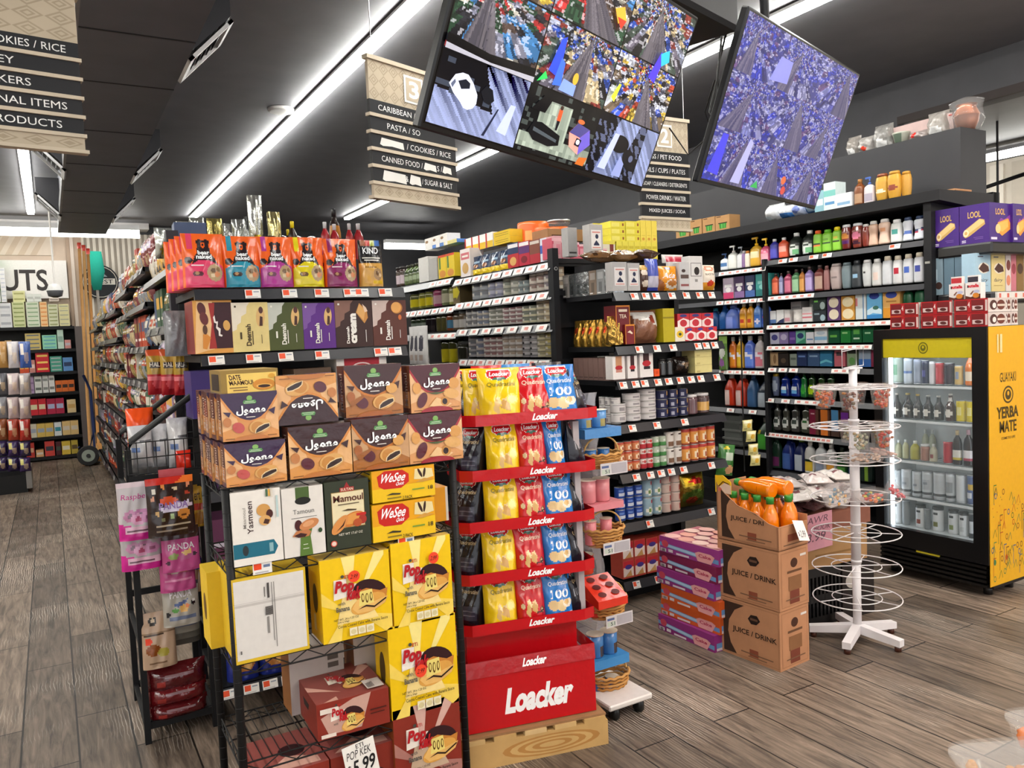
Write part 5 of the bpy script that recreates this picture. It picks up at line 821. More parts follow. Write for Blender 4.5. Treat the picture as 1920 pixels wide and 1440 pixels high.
row(A3,up(SR[3],3),w,[(1441,1452,583,1,'cream_box','white box with blue foot',ct('dcdcde',[('r',0,0,1,.3,'5a7ab0')])),(1453,1467,581,1,'cream_box','white box with navy wave',ct('dcdad8',[('p',[(0,0),(1,0),(1,.35),(.4,.2)],'2f3458')])),(1468,1478,582,1,'cream_box','white box with pink band',ct('d6cfcc',[('r',0,.1,1,.4,'c8909a')])),(1479,1500,580,1,'cream_tub','pale cream round tub',lambda w_,h: can(w_,h,'e0d9d4',[('e',.6,.5,.3,.3,'ece6e0')],m='plastic')),(1501,1520,576,1,'cream_box','white box with coral stripes',ct('dfdad8',[('r',0,.25,1,.36,'d87a84'),('r',0,.5,1,.6,'e4a0a4')])),(1521,1546,582,1,'soap_box','black and pale blue box, lower of two',ct('2a2f34',[('e',.75,.3,.2,.3,'9ab0b8'),('r',.1,.6,.5,.75,'8a9aa0')])),(1548,1573,578,1,'soap_box','purple box with cream disc, lower of two',ct('5a3a6a',[('e',.5,.5,.38,.42,'e0d2b8')])),(1574,1600,577,1,'soap_box','orange box with cream disc, lower of two',ct('cf9440',[('e',.5,.5,.42,.42,'ecdcb4')])),
    (1601,1621,549,1,'soap_box','tall white box with blue stripes',ct('d4dad8',[('r',.7,0,.8,1,'5a8ab8'),('r',0,.5,.2,.8,'d07a7a')])),(1622,1651,544,1,'soap_box','tall blue box with white swirl',ct('6ab0dc',[('e',.5,.8,.34,.12,'2a3a8a'),('p',[(0,.3),(.5,.45),(1,.3),(1,.15),(.4,.2),(0,.1)],'cfe4ee'),('e',.6,.38,.2,.07,'3a6a5a'),('r',0,0,1,.14,'3f8ac8')])),(1652,1685,542,1,'soap_box','tall orange box with blue oval',ct('e0ad62',[('e',.5,.8,.34,.12,'3a4a9c'),('r',0,0,1,.35,'d99430'),('r',.2,.55,.8,.6,'b07a3a')])),(1687,1706,540,1,'shampoo_bottle','dark green bottle, left of two by the fridge',bt('shampoo','14502f','123f28',[('r',.2,.3,.8,.4,'8ac02c')])),(1708,1730,536,1,'shampoo_bottle','dark green bottle, right of two by the fridge',bt('shampoo','155a38','124a30',[('r',.2,.25,.8,.35,'4a7ac0')]))],.02)
row(A3,up(SR[3],3),'second layer of the third toiletry shelf',[(1458,1478,566,1,'cream_box','white box set back on top',ct('d0cac8',[('r',.1,.2,.9,.4,'a8a4a8')])),(1493,1512,560,1,'cream_box','grey green box set back on top',ct('b4bab4',[('e',.5,.5,.3,.2,'8a9a90')]))],.16,A3.z(1470,582)-A3.z(1470,606))
row(A3,up(SR[3],3),'upper tier of the third toiletry shelf',[(1521,1546,557,1,'soap_box','black and green box',ct('2c3834',[('e',.75,.3,.2,.3,'a8b8b4'),('r',.1,.6,.4,.75,'6ab04a')])),(1548,1573,556,1,'soap_box','purple box with cream disc',ct('5a3a6a',[('e',.5,.5,.38,.42,'e0d2b8')])),(1574,1600,555,1,'soap_box','orange box with cream disc',ct('cf9440',[('e',.5,.5,.42,.42,'ecdcb4')]))],.02,A3.z(1560,579)-A3.z(1560,601))
w = 'on the fourth toiletry shelf'
row(A3,up(SR[4],3),w,[(1441,1458,623,1,'soap_box','white and violet soap pack',ct('c9c6da',[('e',.5,.55,.35,.25,'4a4a8a')])),(1458,1475,622,1,'soap_box','mauve soap pack',ct('8a7aa8',[('e',.5,.55,.35,.25,'c4b8d4')])),(1477,1489,621,1,'soap_box','deep purple soap pack',ct('5a3a8a',[('r',.1,.3,.9,.5,'8a6ab0')])),(1489,1507,620,1,'soap_box','mint and navy soap pack',ct('7ac0a4',[('e',.5,.6,.35,.22,'2a3a6a'),('p',[(0,0),(1,0),(1,.4)],'3a8a6a')])),(1508,1523,623,1,'soap_box','short white soap pack',ct('dcdce0',[('r',.1,.3,.9,.42,'6a8ab8')])),(1524,1548,614,1,'soap_box','larger white soap pack with blue band',ct('dee0e2',[('r',0,.2,1,.42,'8ab8d8'),('e',.5,.65,.35,.12,'b8c4d0')])),(1550,1572,613,1,'soap_box','dark green soap pack, first from left',ct('125030',[('r',.15,.35,.75,.5,'6ab04a')])),(1573,1592,612,1,'soap_box','brighter green soap pack, second from left',ct('1f7a34',[('r',.15,.55,.7,.65,'9ad08a')])),(1593,1613,611,1,'soap_box','dark green soap pack with pale lettering',ct('12582f',[('r',.2,.5,.8,.8,'5aa04a'),('r',.2,.2,.8,.3,'c4d8c4')])),(1614,1636,610,1,'soap_box','dark green soap pack beside the fridge frame',ct('125a34',[('r',.2,.5,.7,.6,'9ac49a')]))],.02)
cb = lambda c,c2,cap='d6d0c4': bt('cleaner',c,cap,[('r',.05,.1,.95,.6,c2),('p',[(.1,.45),(.9,.35),(.9,.5),(.1,.58)],'e6e0ea')],'liquid')
row(A3,up(SL[4],3),'on the fourth cleaner shelf',[(1362,1375,632,1,'cleaner_bottle','orange cleaner bottle',cb('d8742a','e08a2c')),(1376,1389,631,1,'cleaner_bottle','golden cleaner bottle',cb('d8a42a','e0b83a')),(1390,1408,630,1,'cleaner_bottle','periwinkle cleaner bottle with pink label',cb('5a74d0','6a8ae0')),(1409,1427,630,1,'cleaner_bottle','clear cleaner bottle with pink label',cb('c9c0c0','d87a8a')),(1427,1440,638,1,'cleaner_bottle','tan cleaner bottle with rounded top',bt('shampoo','b89a78','9a8468'))],.02)
o = put(A3,A3.s(1357,660),zl(A3,SL[4])+.002,-.03,'scrubber_pack','green card of silver scrubbers beside the cleaner bottles','pack',pouch(.1,.3,.05,'5a7a3c',[('e',.5,.5,.35,.16,'b9b9b0'),('e',.5,.2,.3,.12,'8a5a90'),('r',0,.8,1,1,'7a9a4a')],nx=14,nz=18))
w = 'on the fifth toiletry shelf'
row(A3,up(SR[5],3),w,[(1441,1456,661,1,'sponge_pack','beige sponge pack',ct('c0a078',[('e',.6,.5,.2,.35,'8a6a48')])),(1456,1476,662,1,'sponge_pack','dark brown box in shade',ct('2a221e',[('e',.5,.4,.25,.2,'5a4a3a')])),(1478,1491,664,1,'sponge_pack','grey green low pack',ct('8a9488',[('r',.1,.5,.9,.7,'5a625a')])),(1491,1510,659,1,'wipes_box','navy wipes box',ct('23325a',[('r',.15,.6,.85,.72,'6a84b8')])),(1511,1534,658,1,'wipes_box','steel blue wipes box',ct('3a5478',[('r',.15,.6,.85,.7,'8aa4c0')])),(1534,1558,658,1,'wipes_box','teal blue wipes box with waves',ct('2f6f94',[('p',[(0,.3),(.5,.45),(1,.3),(1,.2),(.5,.3),(0,.15)],'6ab8c8')])),(1561,1582,654,1,'sponge_pack','rose pink pack',ct('b8606a',[('r',.2,.6,.8,.8,'4a3a40')])),(1585,1604,653,1,'sponge_pack','grey and green pack',ct('7a8a70',[('r',.1,.7,.9,.9,'3a3f3a'),('e',.5,.3,.3,.2,'5a8a4a')])),(1607,1630,652,1,'sponge_pack','silver and blue pack behind the spinner frame',ct('8a98a8',[('r',0,0,1,.4,'3a6ab0')])),(1630,1640,655,1,'sponge_pack','dark pink slim pack behind the spinner frame',ct('7a2a44'))],.02)
ds = lambda c,lc,cap: bt('dish',c,cap,[('e',.5,.35,.34,.2,'dfe6ea'),('r',.22,.2,.78,.32,lc)],'liquid')
row(A3,up(SR[6],3),'on the sixth toiletry shelf',[(1443,1455,701,1,'dish_soap_bottle','grey navy oval bottle with yellow top',bt('invert','5a6480','d8b83a',[('e',.5,.5,.4,.3,'a8b4c4')])),(1457,1475,700,1,'dish_soap_bottle','royal blue dish soap bottle, left one,',ds('14287a','6aa8d8','1a1e3a')),(1476,1495,699,1,'dish_soap_bottle','royal blue dish soap bottle, right one,',ds('14287a','6aa8d8','1a1e3a')),(1496,1508,698,1,'dish_soap_bottle','green dish soap bottle',bt('dish','1f6a34','14341f',[('e',.5,.35,.36,.22,'3a9a3a')],'liquid')),(1509,1524,698,1,'dish_soap_bottle','lime labelled dish soap bottle, first',bt('dish','24401c','141f14',[('e',.5,.35,.36,.24,'a8cc2a')],'liquid')),(1527,1542,698,1,'dish_soap_bottle','lime labelled dish soap bottle, second',bt('dish','24401c','141f14',[('e',.5,.35,.36,.24,'b0cc2a')],'liquid')),(1544,1560,698,1,'dish_soap_bottle','shaded dark green dish soap bottle',bt('dish','1c3a1c','141f14',(),'liquid'))],.02)
hl = [('e',.5,.36,.36,.24,'d0d2cc'),('e',.5,.42,.24,.08,'4a524c')]
row(A3,up(SR[7],3),'on the seventh toiletry shelf',[(1444,1459,757,1,'dish_soap_bottle','clear bottle with white oval label, leftmost,',bt('dish','3f3f3c','2a2a2a',hl,'liquid')),(1461,1475,758,1,'dish_soap_bottle','clear bottle with cream oval label, second,',bt('dish','44443c','2a2a2a',hl,'liquid')),(1477,1494,757,1,'dish_soap_bottle','clear bottle with white oval label, third,',bt('dish','403f3d','2a2a2a',hl,'liquid')),(1496,1514,757,1,'dish_soap_bottle','clear bottle with green crest label, fourth,',bt('dish','44463c','2a2a2a',[('e',.5,.36,.36,.24,'d8d8cc'),('e',.5,.45,.2,.09,'3a6a3a')],'liquid')),(1514,1532,768,1,'tablet_carton','brown and maroon carton',ct('5a3a2c',[('r',.05,0,.7,1,'7a1c38'),('r',.2,.8,.6,.85,'e0b0b8'),('p',[(.2,.4),(.55,.46),(.55,.5),(.2,.44)],'d88a94')])),(1535,1553,769,1,'tablet_carton','brown and orange carton',ct('5a3a2c',[('r',.05,0,.8,1,'d0722a')])),(1555,1571,769,1,'tablet_carton','brown and blue carton',ct('4a342c',[('r',.05,.2,.9,1,'4a84b0')])),(1573,1590,769,1,'tablet_carton','brown and purple carton',ct('4a302c',[('r',.05,.5,.9,.9,'6a2a8a')]))],.02)
row(A3,up(SR[8],3),'on the lowest toiletry shelf',[(1442,1458,818,1,'cleaner_bottle','dark green bottle with plum label',bt('cleaner','1f3a2c','1a2a1f',[('r',.05,.1,.95,.45,'6a2a5a')])),(1459,1481,820,1,'detergent_jug','navy jug with blue droplet label',lambda w_,h: jug(w_,h,.12,'1c2c78','1a2458',[('e',.5,.3,.3,.22,'4a6ab0')])),(1482,1503,822,1,'detergent_jug','navy jug with white arch label',lambda w_,h: jug(w_,h,.12,'1a2458','8ab84a',[('e',.5,.35,.3,.1,'c4ccd8'),('e',.5,.2,.3,.08,'a8c02a')])),(1503,1521,827,1,'cleaner_bottle','white bottle with yellow label',bt('cleaner','dcdad6','e6e4e0',[('r',.15,.08,.85,.4,'dcb83a'),('r',.15,.4,.85,.52,'1f3a2c')])),(1522,1542,829,1,'cleaner_bottle','white bottle with grey label',bt('cleaner','d9d9da','e4e4e4',[('r',.15,.08,.85,.4,'8a94a8'),('r',.15,.4,.85,.52,'1f2f2c')])),(1543,1561,832,1,'cleaner_bottle','white bottle with orange label',bt('cleaner','d6d4d2','e0dedc',[('r',.15,.08,.85,.45,'dc9a3a')])),(1563,1582,840,1,'cleaner_bottle','dark green bottle behind the spinner',bt('cleaner','1f4a24','1a2a1f',[('r',.15,.08,.85,.4,'4a8a3a')])),(1584,1604,842,1,'cleaner_bottle','dark navy bottle behind the spinner',bt('cleaner','1a2440','14182a',[('r',.15,.08,.85,.4,'3a4a70')])),(1606,1630,846,1,'cleaner_bottle','dark bottle with lime stripe behind the spinner',bt('cleaner','1a2a24','14201a',[('r',.6,.05,.75,.6,'7a9a3a')]))],.02)
row(A3,up(SL[5],3),'on the fifth cleaner shelf',[(1352,1371,702,1,'detergent_jug','red orange jug with white cap, left one,',lambda w_,h: jug(w_,h,.12,'c8381c','d9d4d0',[('r',.2,.1,.5,.45,'e0c4bc')])),(1372,1393,702,1,'detergent_jug','red orange jug with white cap, right one,',lambda w_,h: jug(w_,h,.12,'c8381c','d9d4d0',[('r',.2,.1,.5,.45,'e0c4bc')])),(1394,1411,702,1,'detergent_jug','slate blue jug with handle',lambda w_,h: jug(w_,h,.12,'3f628c','4a74a8')),(1412,1440,708,1,'detergent_jug','large black blue jug',lambda w_,h: jug(w_,h,.14,'1f2a3a','2a3444',[('r',.1,.3,.6,.36,'a8b0b8')]))],.02)
row(A3,up(SL[6],3),'on the sixth cleaner shelf',[(1352,1388,775,1,'jerrycan','ribbed grey jerrycan',lambda w_,h: [(None,MB().box(-w_/2,w_/2,0,.15,0,h,'5a5c58','plastic',bev=.02).box(-w_/2-.004,w_/2+.004,-.004,.15,h*.2,h*.26,'6a6c68','plastic').box(-w_/2-.004,w_/2+.004,-.004,.15,h*.45,h*.51,'6a6c68','plastic').box(-w_/2-.004,w_/2+.004,-.004,.15,h*.7,h*.76,'6a6c68','plastic'))]),(1412,1442,785,1,'detergent_jug','dark green jug with bright green label',lambda w_,h: jug(w_,h,.14,'24402c','b9b9b4',[('p',[(.05,.12),(.55,.12),(.5,.5),(.1,.6)],'4aa03a'),('r',.08,.62,.4,.7,'d8b82a')]))],.02)
# hanging snack strip and green bag between the aisles
hs = empty('hanging_strip',(0,0,0)); q = Plane(3.86,3.9,0); p = q.hit(1391,700); hs.location = p; tag(hs,'dark strip holding a ladder of pale yellow packs at the coffee shelf end','strip')
for k,(x,y) in enumerate(((1396,798),(1400,818),(1402,842),(1403,862))):
    a = q.hit(x,y); pk_ = pouch(.075,.075,.02,'d9d08a',[('e',.6,.5,.22,.24,'dcae3a'),('r',.1,.75,.9,.9,'ece6c4'),('r',.1,.12,.4,.3,'b0a86a')],'pillow',nx=14,nz=14)
    o = build('snack_pack',pk_); o.location = a+Vector((0,-.03-.012*k,-.035)); o.rotation_euler = (.1,.05*(k % 2)-.02,-.25); tag(o,f"pale yellow snack pack, {('top', 'second', 'third', 'lowest')[k]} on the dark hanging strip",'pack')
MB().tube([(0,0,.29),(-.09,0,.3)],.004,'1d1d1f','metal').obj('hook',hs)
b = MB().box(-.006,.006,-.002,0,q.z(1391,885)-p.z,.3,'1d1d1f','plastic'); b.obj('plastic_strip',hs)
o = build('snack_bag',pouch(.13,.21,.06,'3f7a3a',[('r',.4,.5,.8,.75,'c4d0bc'),('e',.45,.88,.2,.05,'d8c82a'),('e',.7,.2,.25,.15,'d9a878')],'pillow',nx=16,nz=20,seed=3)); o.location = q.hit(1366,893)+Vector((0,.02,0)); o.rotation_euler = (0,.15,-.2); tag(o,'green snack bag hanging beside the ladder of yellow packs','bag')
# ------------------------------------------------------------------ cake boxes at the near end of gondola 3
ee = empty('end_shelf',(5.5,3.1,0)); tag(ee,'black end shelf holding the purple cake boxes past the fridge','shelf')
zl1 = (E3S.z(1745,466)+E3S.z(1855,454))/2; zl2 = (E3S.z(1752,555)+E3S.z(1852,546))/2
for nm,z in (('upper_deck',zl1),('lower_deck',zl2)): local(ee,MB().box(5.24,6.15,2.9,3.27,z-.075,z,'1b1b1e','plastic',bev=.012),nm)
t_ = MB().box(5.27,6.1,2.885,2.9,zl2-.05,zl2-.005,'e0dcd6'); t_.art((5.27,2.885,zl2-.05),(.83,0,0),(0,0,.045),[('r',i/9+.02,.2,i/9+.05,.8,'d86a5a') for i in range(9)]); local(ee,t_,'price_strip')
local(ee,MB().box(5.3,6.1,3.24,3.27,0,zl1,'121214','paint'),'back_panel')
PUR = '43217a'
lool = [('t','LOOL',.28,.66,.72,.82,'d9b45a',0,.02),('p',[(.12,.22),(.16,.36),(.68,.62),(.84,.58),(.86,.46),(.34,.2),(.2,.16)],'c9a05c'),('p',[(.2,.36),(.66,.6),(.8,.58),(.84,.52),(.3,.26)],'e2c384'),('e',.22,.28,.1,.09,'efdcb4',20),('e',.22,.28,.05,.045,'d0a45c',20),('r',.08,.08,.22,.1,'e6dcf0'),('r',.08,.04,.22,.06,'e6dcf0'),('r',.48,.14,.8,.155,'7a5aa8'),('r',.52,.1,.8,.115,'7a5aa8')]
lool2 = [('t','LOOL',.3,.7,.75,.86,'e0ae52',0,.02),('p',[(.4,.5),(.55,.62),(.7,.58),(1,.72),(1,.5)],'8a3aa0'),('p',[(.3,.3),(.4,.5),(.9,.62),(1,.5),(1,.34),(.6,.16)],'e89a3a'),('p',[(.34,.36),(.42,.48),(.88,.58),(.9,.4),(.6,.26)],'f4bc5a'),('e',.4,.34,.12,.12,'f0cf90',20),('r',.06,.06,.35,.12,'e6dcf0')]
def onplane(pl,z,items,back=.0):
    for x0,x1,yb,yt,name,lb,mk in items:
        a,b = pl.s(x0,yb),pl.s(x1,yb); h = pl.z((x0+x1)/2,yt)-pl.z((x0+x1)/2,yb); put(pl,(a+b)/2,z+.001,back,name,lb,name.split('_')[-1],mk(b-a-.004,h))
onplane(E3S,zl1,[(1750,1799,460,389,'cake_box','purple cake roll box, left one on the aisle side of the end shelf',ct(PUR,lool,.28)),(1799,1856,456,383,'cake_box','purple cake roll box at the corner facing the aisle',lambda w,h: carton(w,h,E3F.s(1896,380)-E3F.s(1857,380),PUR,lool,sops=lool2))])
onplane(E3F,zl1,[(1899,1922,458,386,'cake_box','purple cake roll box cut by the picture edge on the end shelf',ct(PUR,lool2,.3))])
cb_ = [o for o in COL.objects if 'at the corner facing the aisle' in o.get('label','')][0]
# second tier: wafer boxes
wf = lambda c,c2: [('e',.55,.62,.36,.14,'e9dfd0'),('p',[(.2,.6),(.5,.76),(.85,.66),(.9,.54),(.5,.5)],'4a2620'),('t','fairy',.18,.24,.8,.36,'4a4a58',0,.0,.12),('r',.15,.9,.5,.93,'5a5a68'),('r',.15,.16,.8,.175,c2)]
onplane(E3S,zl2,[(1752,1769,553,484,'wafer_box','slim shade-greyed blue wafer box at the left of the lower end shelf',ct('7a909c',[('e',.5,.25,.4,.1,'3a2420'),('r',.2,.4,.35,.7,'a8bcc8')])),(1770,1790,552,482,'wafer_box','shaded blue wafer box behind the chocolate spread packs, left one',ct('5f7888')),(1790,1810,551,480,'wafer_box','shaded blue wafer box behind the chocolate spread packs, middle one',ct('5f7888')),(1810,1828,549,478,'wafer_box','shaded blue wafer box behind the chocolate spread packs, right one',ct('65808f')),])  # dull greyed blues: the aisle side's shade is put into the box colour
E3G = Plane(5.25,2.985,0)
onplane(E3G,zl2,[(1829,1858,548,475,'wafer_box','light blue wafer box with a dark coated wafer',ct('a4c4d6',wf('a','7a9ab0'),.09)),(1859,1885,547,476,'wafer_box','pale yellow wafer box facing forward',ct('e2cd8c',wf('a','b89a5a'),.09)),(1886,1896,548,477,'wafer_box','slim white and coral wafer box facing forward',ct('e6d9d4',[('e',.5,.3,.4,.14,'e08a6a'),('e',.5,.7,.4,.14,'7a3a34')],.09)),(1896,1906,548,477,'wafer_box','rose pink wafer box facing forward',ct('cf7a88',[('e',.5,.6,.4,.14,'9a3a4a')],.09)),(1906,1920,548,477,'wafer_box','brown wafer box at the picture edge',ct('8a6a3a',[('e',.5,.6,.4,.14,'4a3020')],.09))],-.0)
# ------------------------------------------------------------------ drinks fridge
FX0,FX1,FY0,FY1,FZ1 = 4.64,5.02,2.602,3.33,1.588
FP = Plane(FX0,FY1,-math.pi/2); FS = Plane(FX0,FY0,0); FI = Plane(FX0+.09,FY1,-math.pi/2)
fr = empty('drinks_fridge',(FX0,FY0,0)); tag(fr,'black glass door drinks fridge with a yellow side panel','fridge')
gz1,gz0 = FP.z(1740,634),FP.z(1823,1018); gs0,gs1 = FP.s(1657,900),FP.s(1824,900); gy0,gy1 = FY1-gs1,FY1-gs0; hz = FP.z(1740,671)
b = MB()
b.box(FX0+.05,FX1,FY0,FY1,.05,gz0-.02,'131315','plastic').box(FX0+.05,FX1,FY0,FY1,gz1+.01,FZ1,'131315','plastic').box(FX0+.05,FX1,FY0,gy0-.01,gz0-.02,gz1+.01,'131315','plastic').box(FX0+.05,FX1,gy1+.01,FY1,gz0-.02,gz1+.01,'131315','plastic')
b.box(FX1-.04,FX1,gy0-.01,gy1+.01,gz0-.02,gz1+.01,'c9d0d2','plastic'); local(fr,b,'cabinet')
b = MB().box(FX0+.06,FX1-.04,gy0-.009,gy0+.004,gz0-.02,gz1,'d4dadb','plastic').box(FX0+.06,FX1-.04,gy1-.004,gy1+.009,gz0-.02,gz1,'d4dadb','plastic').box(FX0+.06,FX1-.04,gy0,gy1,gz0-.02,gz0-.005,'d4dadb','plastic'); local(fr,b,'inner_liner')
d = MB()
for y0_,y1_,z0_,z1_ in ((FY0,gy0,.2,FZ1),(gy1,FY1,.2,FZ1),(gy0,gy1,.2,gz0),(gy0,gy1,gz1,FZ1)): d.box(FX0,FX0+.05,y0_,y1_,z0_,z1_,'0f0f11','plastic')
local(fr,d,'door_frame'); local(fr,MB().box(FX0+.02,FX0+.026,gy0,gy1,gz0,hz,'c4d4d8','sheer'),'door_glass')
h_ = MB().box(FX0+.015,FX0+.03,gy0,gy1,hz,gz1,'c9b81c','cooler' if False else 'plastic'); h_.art((FX0+.015,gy1,hz),(0,-(gy1-gy0),0),(0,0,gz1-hz),[('r',0,.04,1,.96,'d6c422'),('e',.47,.5,.055,.3,'6a6a1c'),('e',.47,.5,.045,.24,'c9b81c'),('e',.47,.5,.03,.16,'6a6a1c'),('e',.47,.54,.012,.07,'d6c422')],'plastic'); local(fr,h_,'header_sign')
g_ = MB()
for i in range(5): g_.box(FX0+.01,FX0+.05,FY0+.02,FY1-.02,.06+i*.028,.075+i*.028,'0c0c0d','plastic')
g_.box(FX0+.0,FX0+.012,FY0+.3,FY0+.45,.185,.195,'c9b92a','plastic'); local(fr,g_,'vent_grille')
for yy in (FY0+.06,FY1-.06):
    for xx in (FX0+.1,FX1-.06): local(fr,MB().cyl(xx,yy,0,.052,.025,'1a1a1a'),'foot')
sp_ = MB().box(FX0+.012,FX1,FY0-.004,FY0-.0005,.07,FZ1-.002,'e3ab20','print')
rr = random.Random(4); dood = []
for i in range(70):
    x,y = rr.uniform(.04,.96),rr.uniform(.02,.36); c = rr.choice(('3a5a8a','3f6a2c','b8541c','7a4a1c','4a7a4a')); k = rr.random()
    if y > .26 and rr.random() < .6: dood.append(('e',x,y,.008,.003,c)); continue
    if k < .4: dood.append(('p',[(x,y),(x+.06,y+.03),(x+.055,y+.034),(x-.005,y+.004)],c)); dood.append(('p',[(x+.06,y+.03),(x+.1,y),(x+.105,y+.004),(x+.062,y+.036)],c))
    elif k < .7: dood.append(('r',x,y,x+.012,y+.07,c)); dood.append(('r',x,y+.07,x+.08,y+.074,c))
    else: dood.append(('e',x,y,.035,.012,c)); dood.append(('e',x,y,.024,.008,'e3ab20'))
dood = [o for o in dood]
sp_.art((FX0+.012,FY0-.004,.07),(FX1-FX0-.012,0,0),(0,0,FZ1-.072),[('t','GUAYAKI',.3,.785,.76,.822,'4a3a14',0,.02),('e',.53,.735,.15,.034,'4a3a14'),('e',.53,.735,.12,.027,'e3ab20'),('e',.53,.735,.085,.02,'4a3a14'),('e',.53,.74,.03,.009,'e3ab20'),('t','YERBA',.2,.645,.82,.69,'4a3a14',0,.03),('t','MATE',.28,.59,.76,.635,'4a3a14',0,.03),('t','COME TO LIFE',.32,.563,.72,.573,'6a5420'),('r',.22,.9,.26,.97,'ead9a0'),('r',.3,.9,.36,.97,'ead9a0')],'print',.0003)
for i,o_ in enumerate(dood): sp_.art((FX0+.012,FY0-.004,.07),(FX1-FX0-.012,0,0),(0,0,FZ1-.072),[o_],'print',.0003+.00001*(i % 9))
local(fr,sp_,'side_panel')
local(fr,MB().box(FX0+.07,FX0+.085,gy1-.018,gy1-.006,gz0,hz,'eef6ff','cooler').box(FX0+.07,FX0+.085,gy0+.004,gy0+.01,gz0,hz,'eef6ff','cooler').box(FX0+.06,FX0+.1,gy0+.02,gy1-.02,hz+.005,hz+.02,'eef6ff','cooler'),'inner_lamp')
FSH = [((1660,716),(1823,730)),((1660,783),(1823,796)),((1660,858),(1823,878)),((1660,925),(1823,950)),((1660,983),(1823,1013))]
FZ = []
for k,l in enumerate(FSH):
    z = zl(FI,l); FZ.append(z)
    if k < 4:
        b = MB().box(FX0+.085,FX0+.1,gy0+.004,gy1-.004,z-.016,z-.002,'e6ecee','plastic')
        for i in range(14): y_ = gy0+.02+(gy1-gy0-.04)*i/13; b.box(FX0+.1,FX1-.05,y_-.002,y_+.002,z-.008,z-.003,'cfd6d8','metal')
        local(fr,b,'wire_shelf')
def frow(k,where,items,back=.02):
    l = FSH[k]; row(FI,((l[0][0],l[0][1]-1),(l[1][0],l[1][1]-1)),where,items,back)
cn = lambda c,ops=(),lid='c9cccf': (lambda w,h: can(w,h,c,ops,14,lid,'gloss'))
frow(0,'on the top fridge shelf',[(1664,1684,668,1,'drink_can','pale green tall can',cn('a8b8ac',[('e',.5,.5,.3,.2,'6a9a7a')])),(1687,1703,672,1,'drink_can','white and blue tall can',cn('c9d4e0',[('r',0,.4,1,.55,'6a8ac8')])),(1706,1721,674,1,'drink_can','grey blue can',cn('9aa4b8')),(1721,1735,676,1,'drink_can','navy can',cn('1f2448',[('r',.3,.3,.7,.6,'4a4a8a')])),(1736,1747,678,1,'drink_can','silver white can',cn('d0d0d4')),(1747,1762,680,1,'drink_can','bright red can',cn('b8242f',[('r',.3,.2,.6,.8,'d0505a')])),(1763,1781,681,1,'drink_can','dark plum can with upright lettering',cn('2a1a2c',[('t','TUCKY',.3,.1,.7,.9,'c9b0b8',90)])),(1783,1798,686,1,'drink_can','cream yellow can',cn('cfae6a',[('e',.5,.5,.3,.2,'8a94a8')])),(1801,1822,662,1,'juice_bottle','orange soda bottle',bt('juice','e0741c','c9cdd0',[('r',0,.2,1,.5,'ecd9c0')],'liquid'))])
dia = [('p',[(.1,.32),(.5,.5),(.9,.32),(.5,.14)],'d6d2c8')]
frow(1,'on the second fridge shelf',[(1664,1681,738,1,'beer_bottle','dark bottle with white diamond label, first from left',bt('beer','1a1412','c9c4b8',dia,'liquid')),(1683,1703,738,1,'beer_bottle','dark bottle with cream diamond label, second from left',bt('beer','1a1412','b8a45a',dia,'liquid')),(1704,1721,740,1,'beer_bottle','dark bottle with gold neck, third from left',bt('beer','1a1412','c9a84a',dia,'liquid')),(1722,1741,742,1,'beer_bottle','dark bottle with pale diamond label, fourth from left',bt('beer','201a18','c4c4c0',dia,'liquid')),(1742,1761,743,1,'beer_bottle','dark bottle with pale diamond label, fifth from left',bt('beer','201a18','c4c4c0',dia,'liquid')),(1764,1783,739,1,'beer_bottle','brown bottle with white oval label and silver neck',bt('beer','3a1c14','d0d0cc',[('e',.5,.3,.35,.16,'e0dcd4'),('r',0,.78,1,.9,'d0ccc4')],'liquid')),(1785,1823,752,2,'drink_can','yellow can in a film pack',cn('d8c21c',[('r',.3,.3,.7,.7,'e6dc8a')]))])
frow(2,'on the third fridge shelf',[(1672,1684,826,1,'small_bottle','small white capped bottle, first',bt('round','9a9c7c','dfe4e0')),(1686,1697,825,1,'small_bottle','small white capped bottle, second',bt('round','b0b08a','dfe4e0')),(1699,1716,828,1,'small_bottle','squat yellow green bottle',bt('round','a8a23c','d9dcd0')),(1718,1735,834,1,'small_jar','small pink jar with white lid',jr('a87a6a','dfe0dc')),(1736,1750,834,1,'small_bottle','small cream bottle with pale cap',bt('round','b8b49a','dfe4dc',[('e',.5,.35,.3,.15,'8a3a3a')])),(1761,1778,828,1,'drink_can','tall glossy red can',cn('b82434')),(1780,1797,808,1,'soda_bottle','dark bottle with white and yellow label',bt('cleaner','241a1a','c9b48a',[('r',0,.15,1,.5,'e6e4d8'),('r',0,.15,1,.24,'c9b42a')],'liquid')),(1800,1818,807,1,'soda_bottle','dark bottle with white and rose label',bt('cleaner','241a1a','c9a0a8',[('r',0,.15,1,.5,'e6e0e0'),('r',0,.15,1,.24,'b8425a')],'liquid'))])
frow(2,'back on the third fridge shelf',[(1690,1716,812,2,'small_bottle','pale bottle standing at the back',bt('round','b4b8a0','dfe4e0'))],.2)
sv = lambda c2='aeb4b8': cn('c2c8cc',[('r',.15,.3,.85,.7,c2),('r',.3,.45,.7,.55,'8a9298'),('r',0,.12,1,.16,'3a3e42')])
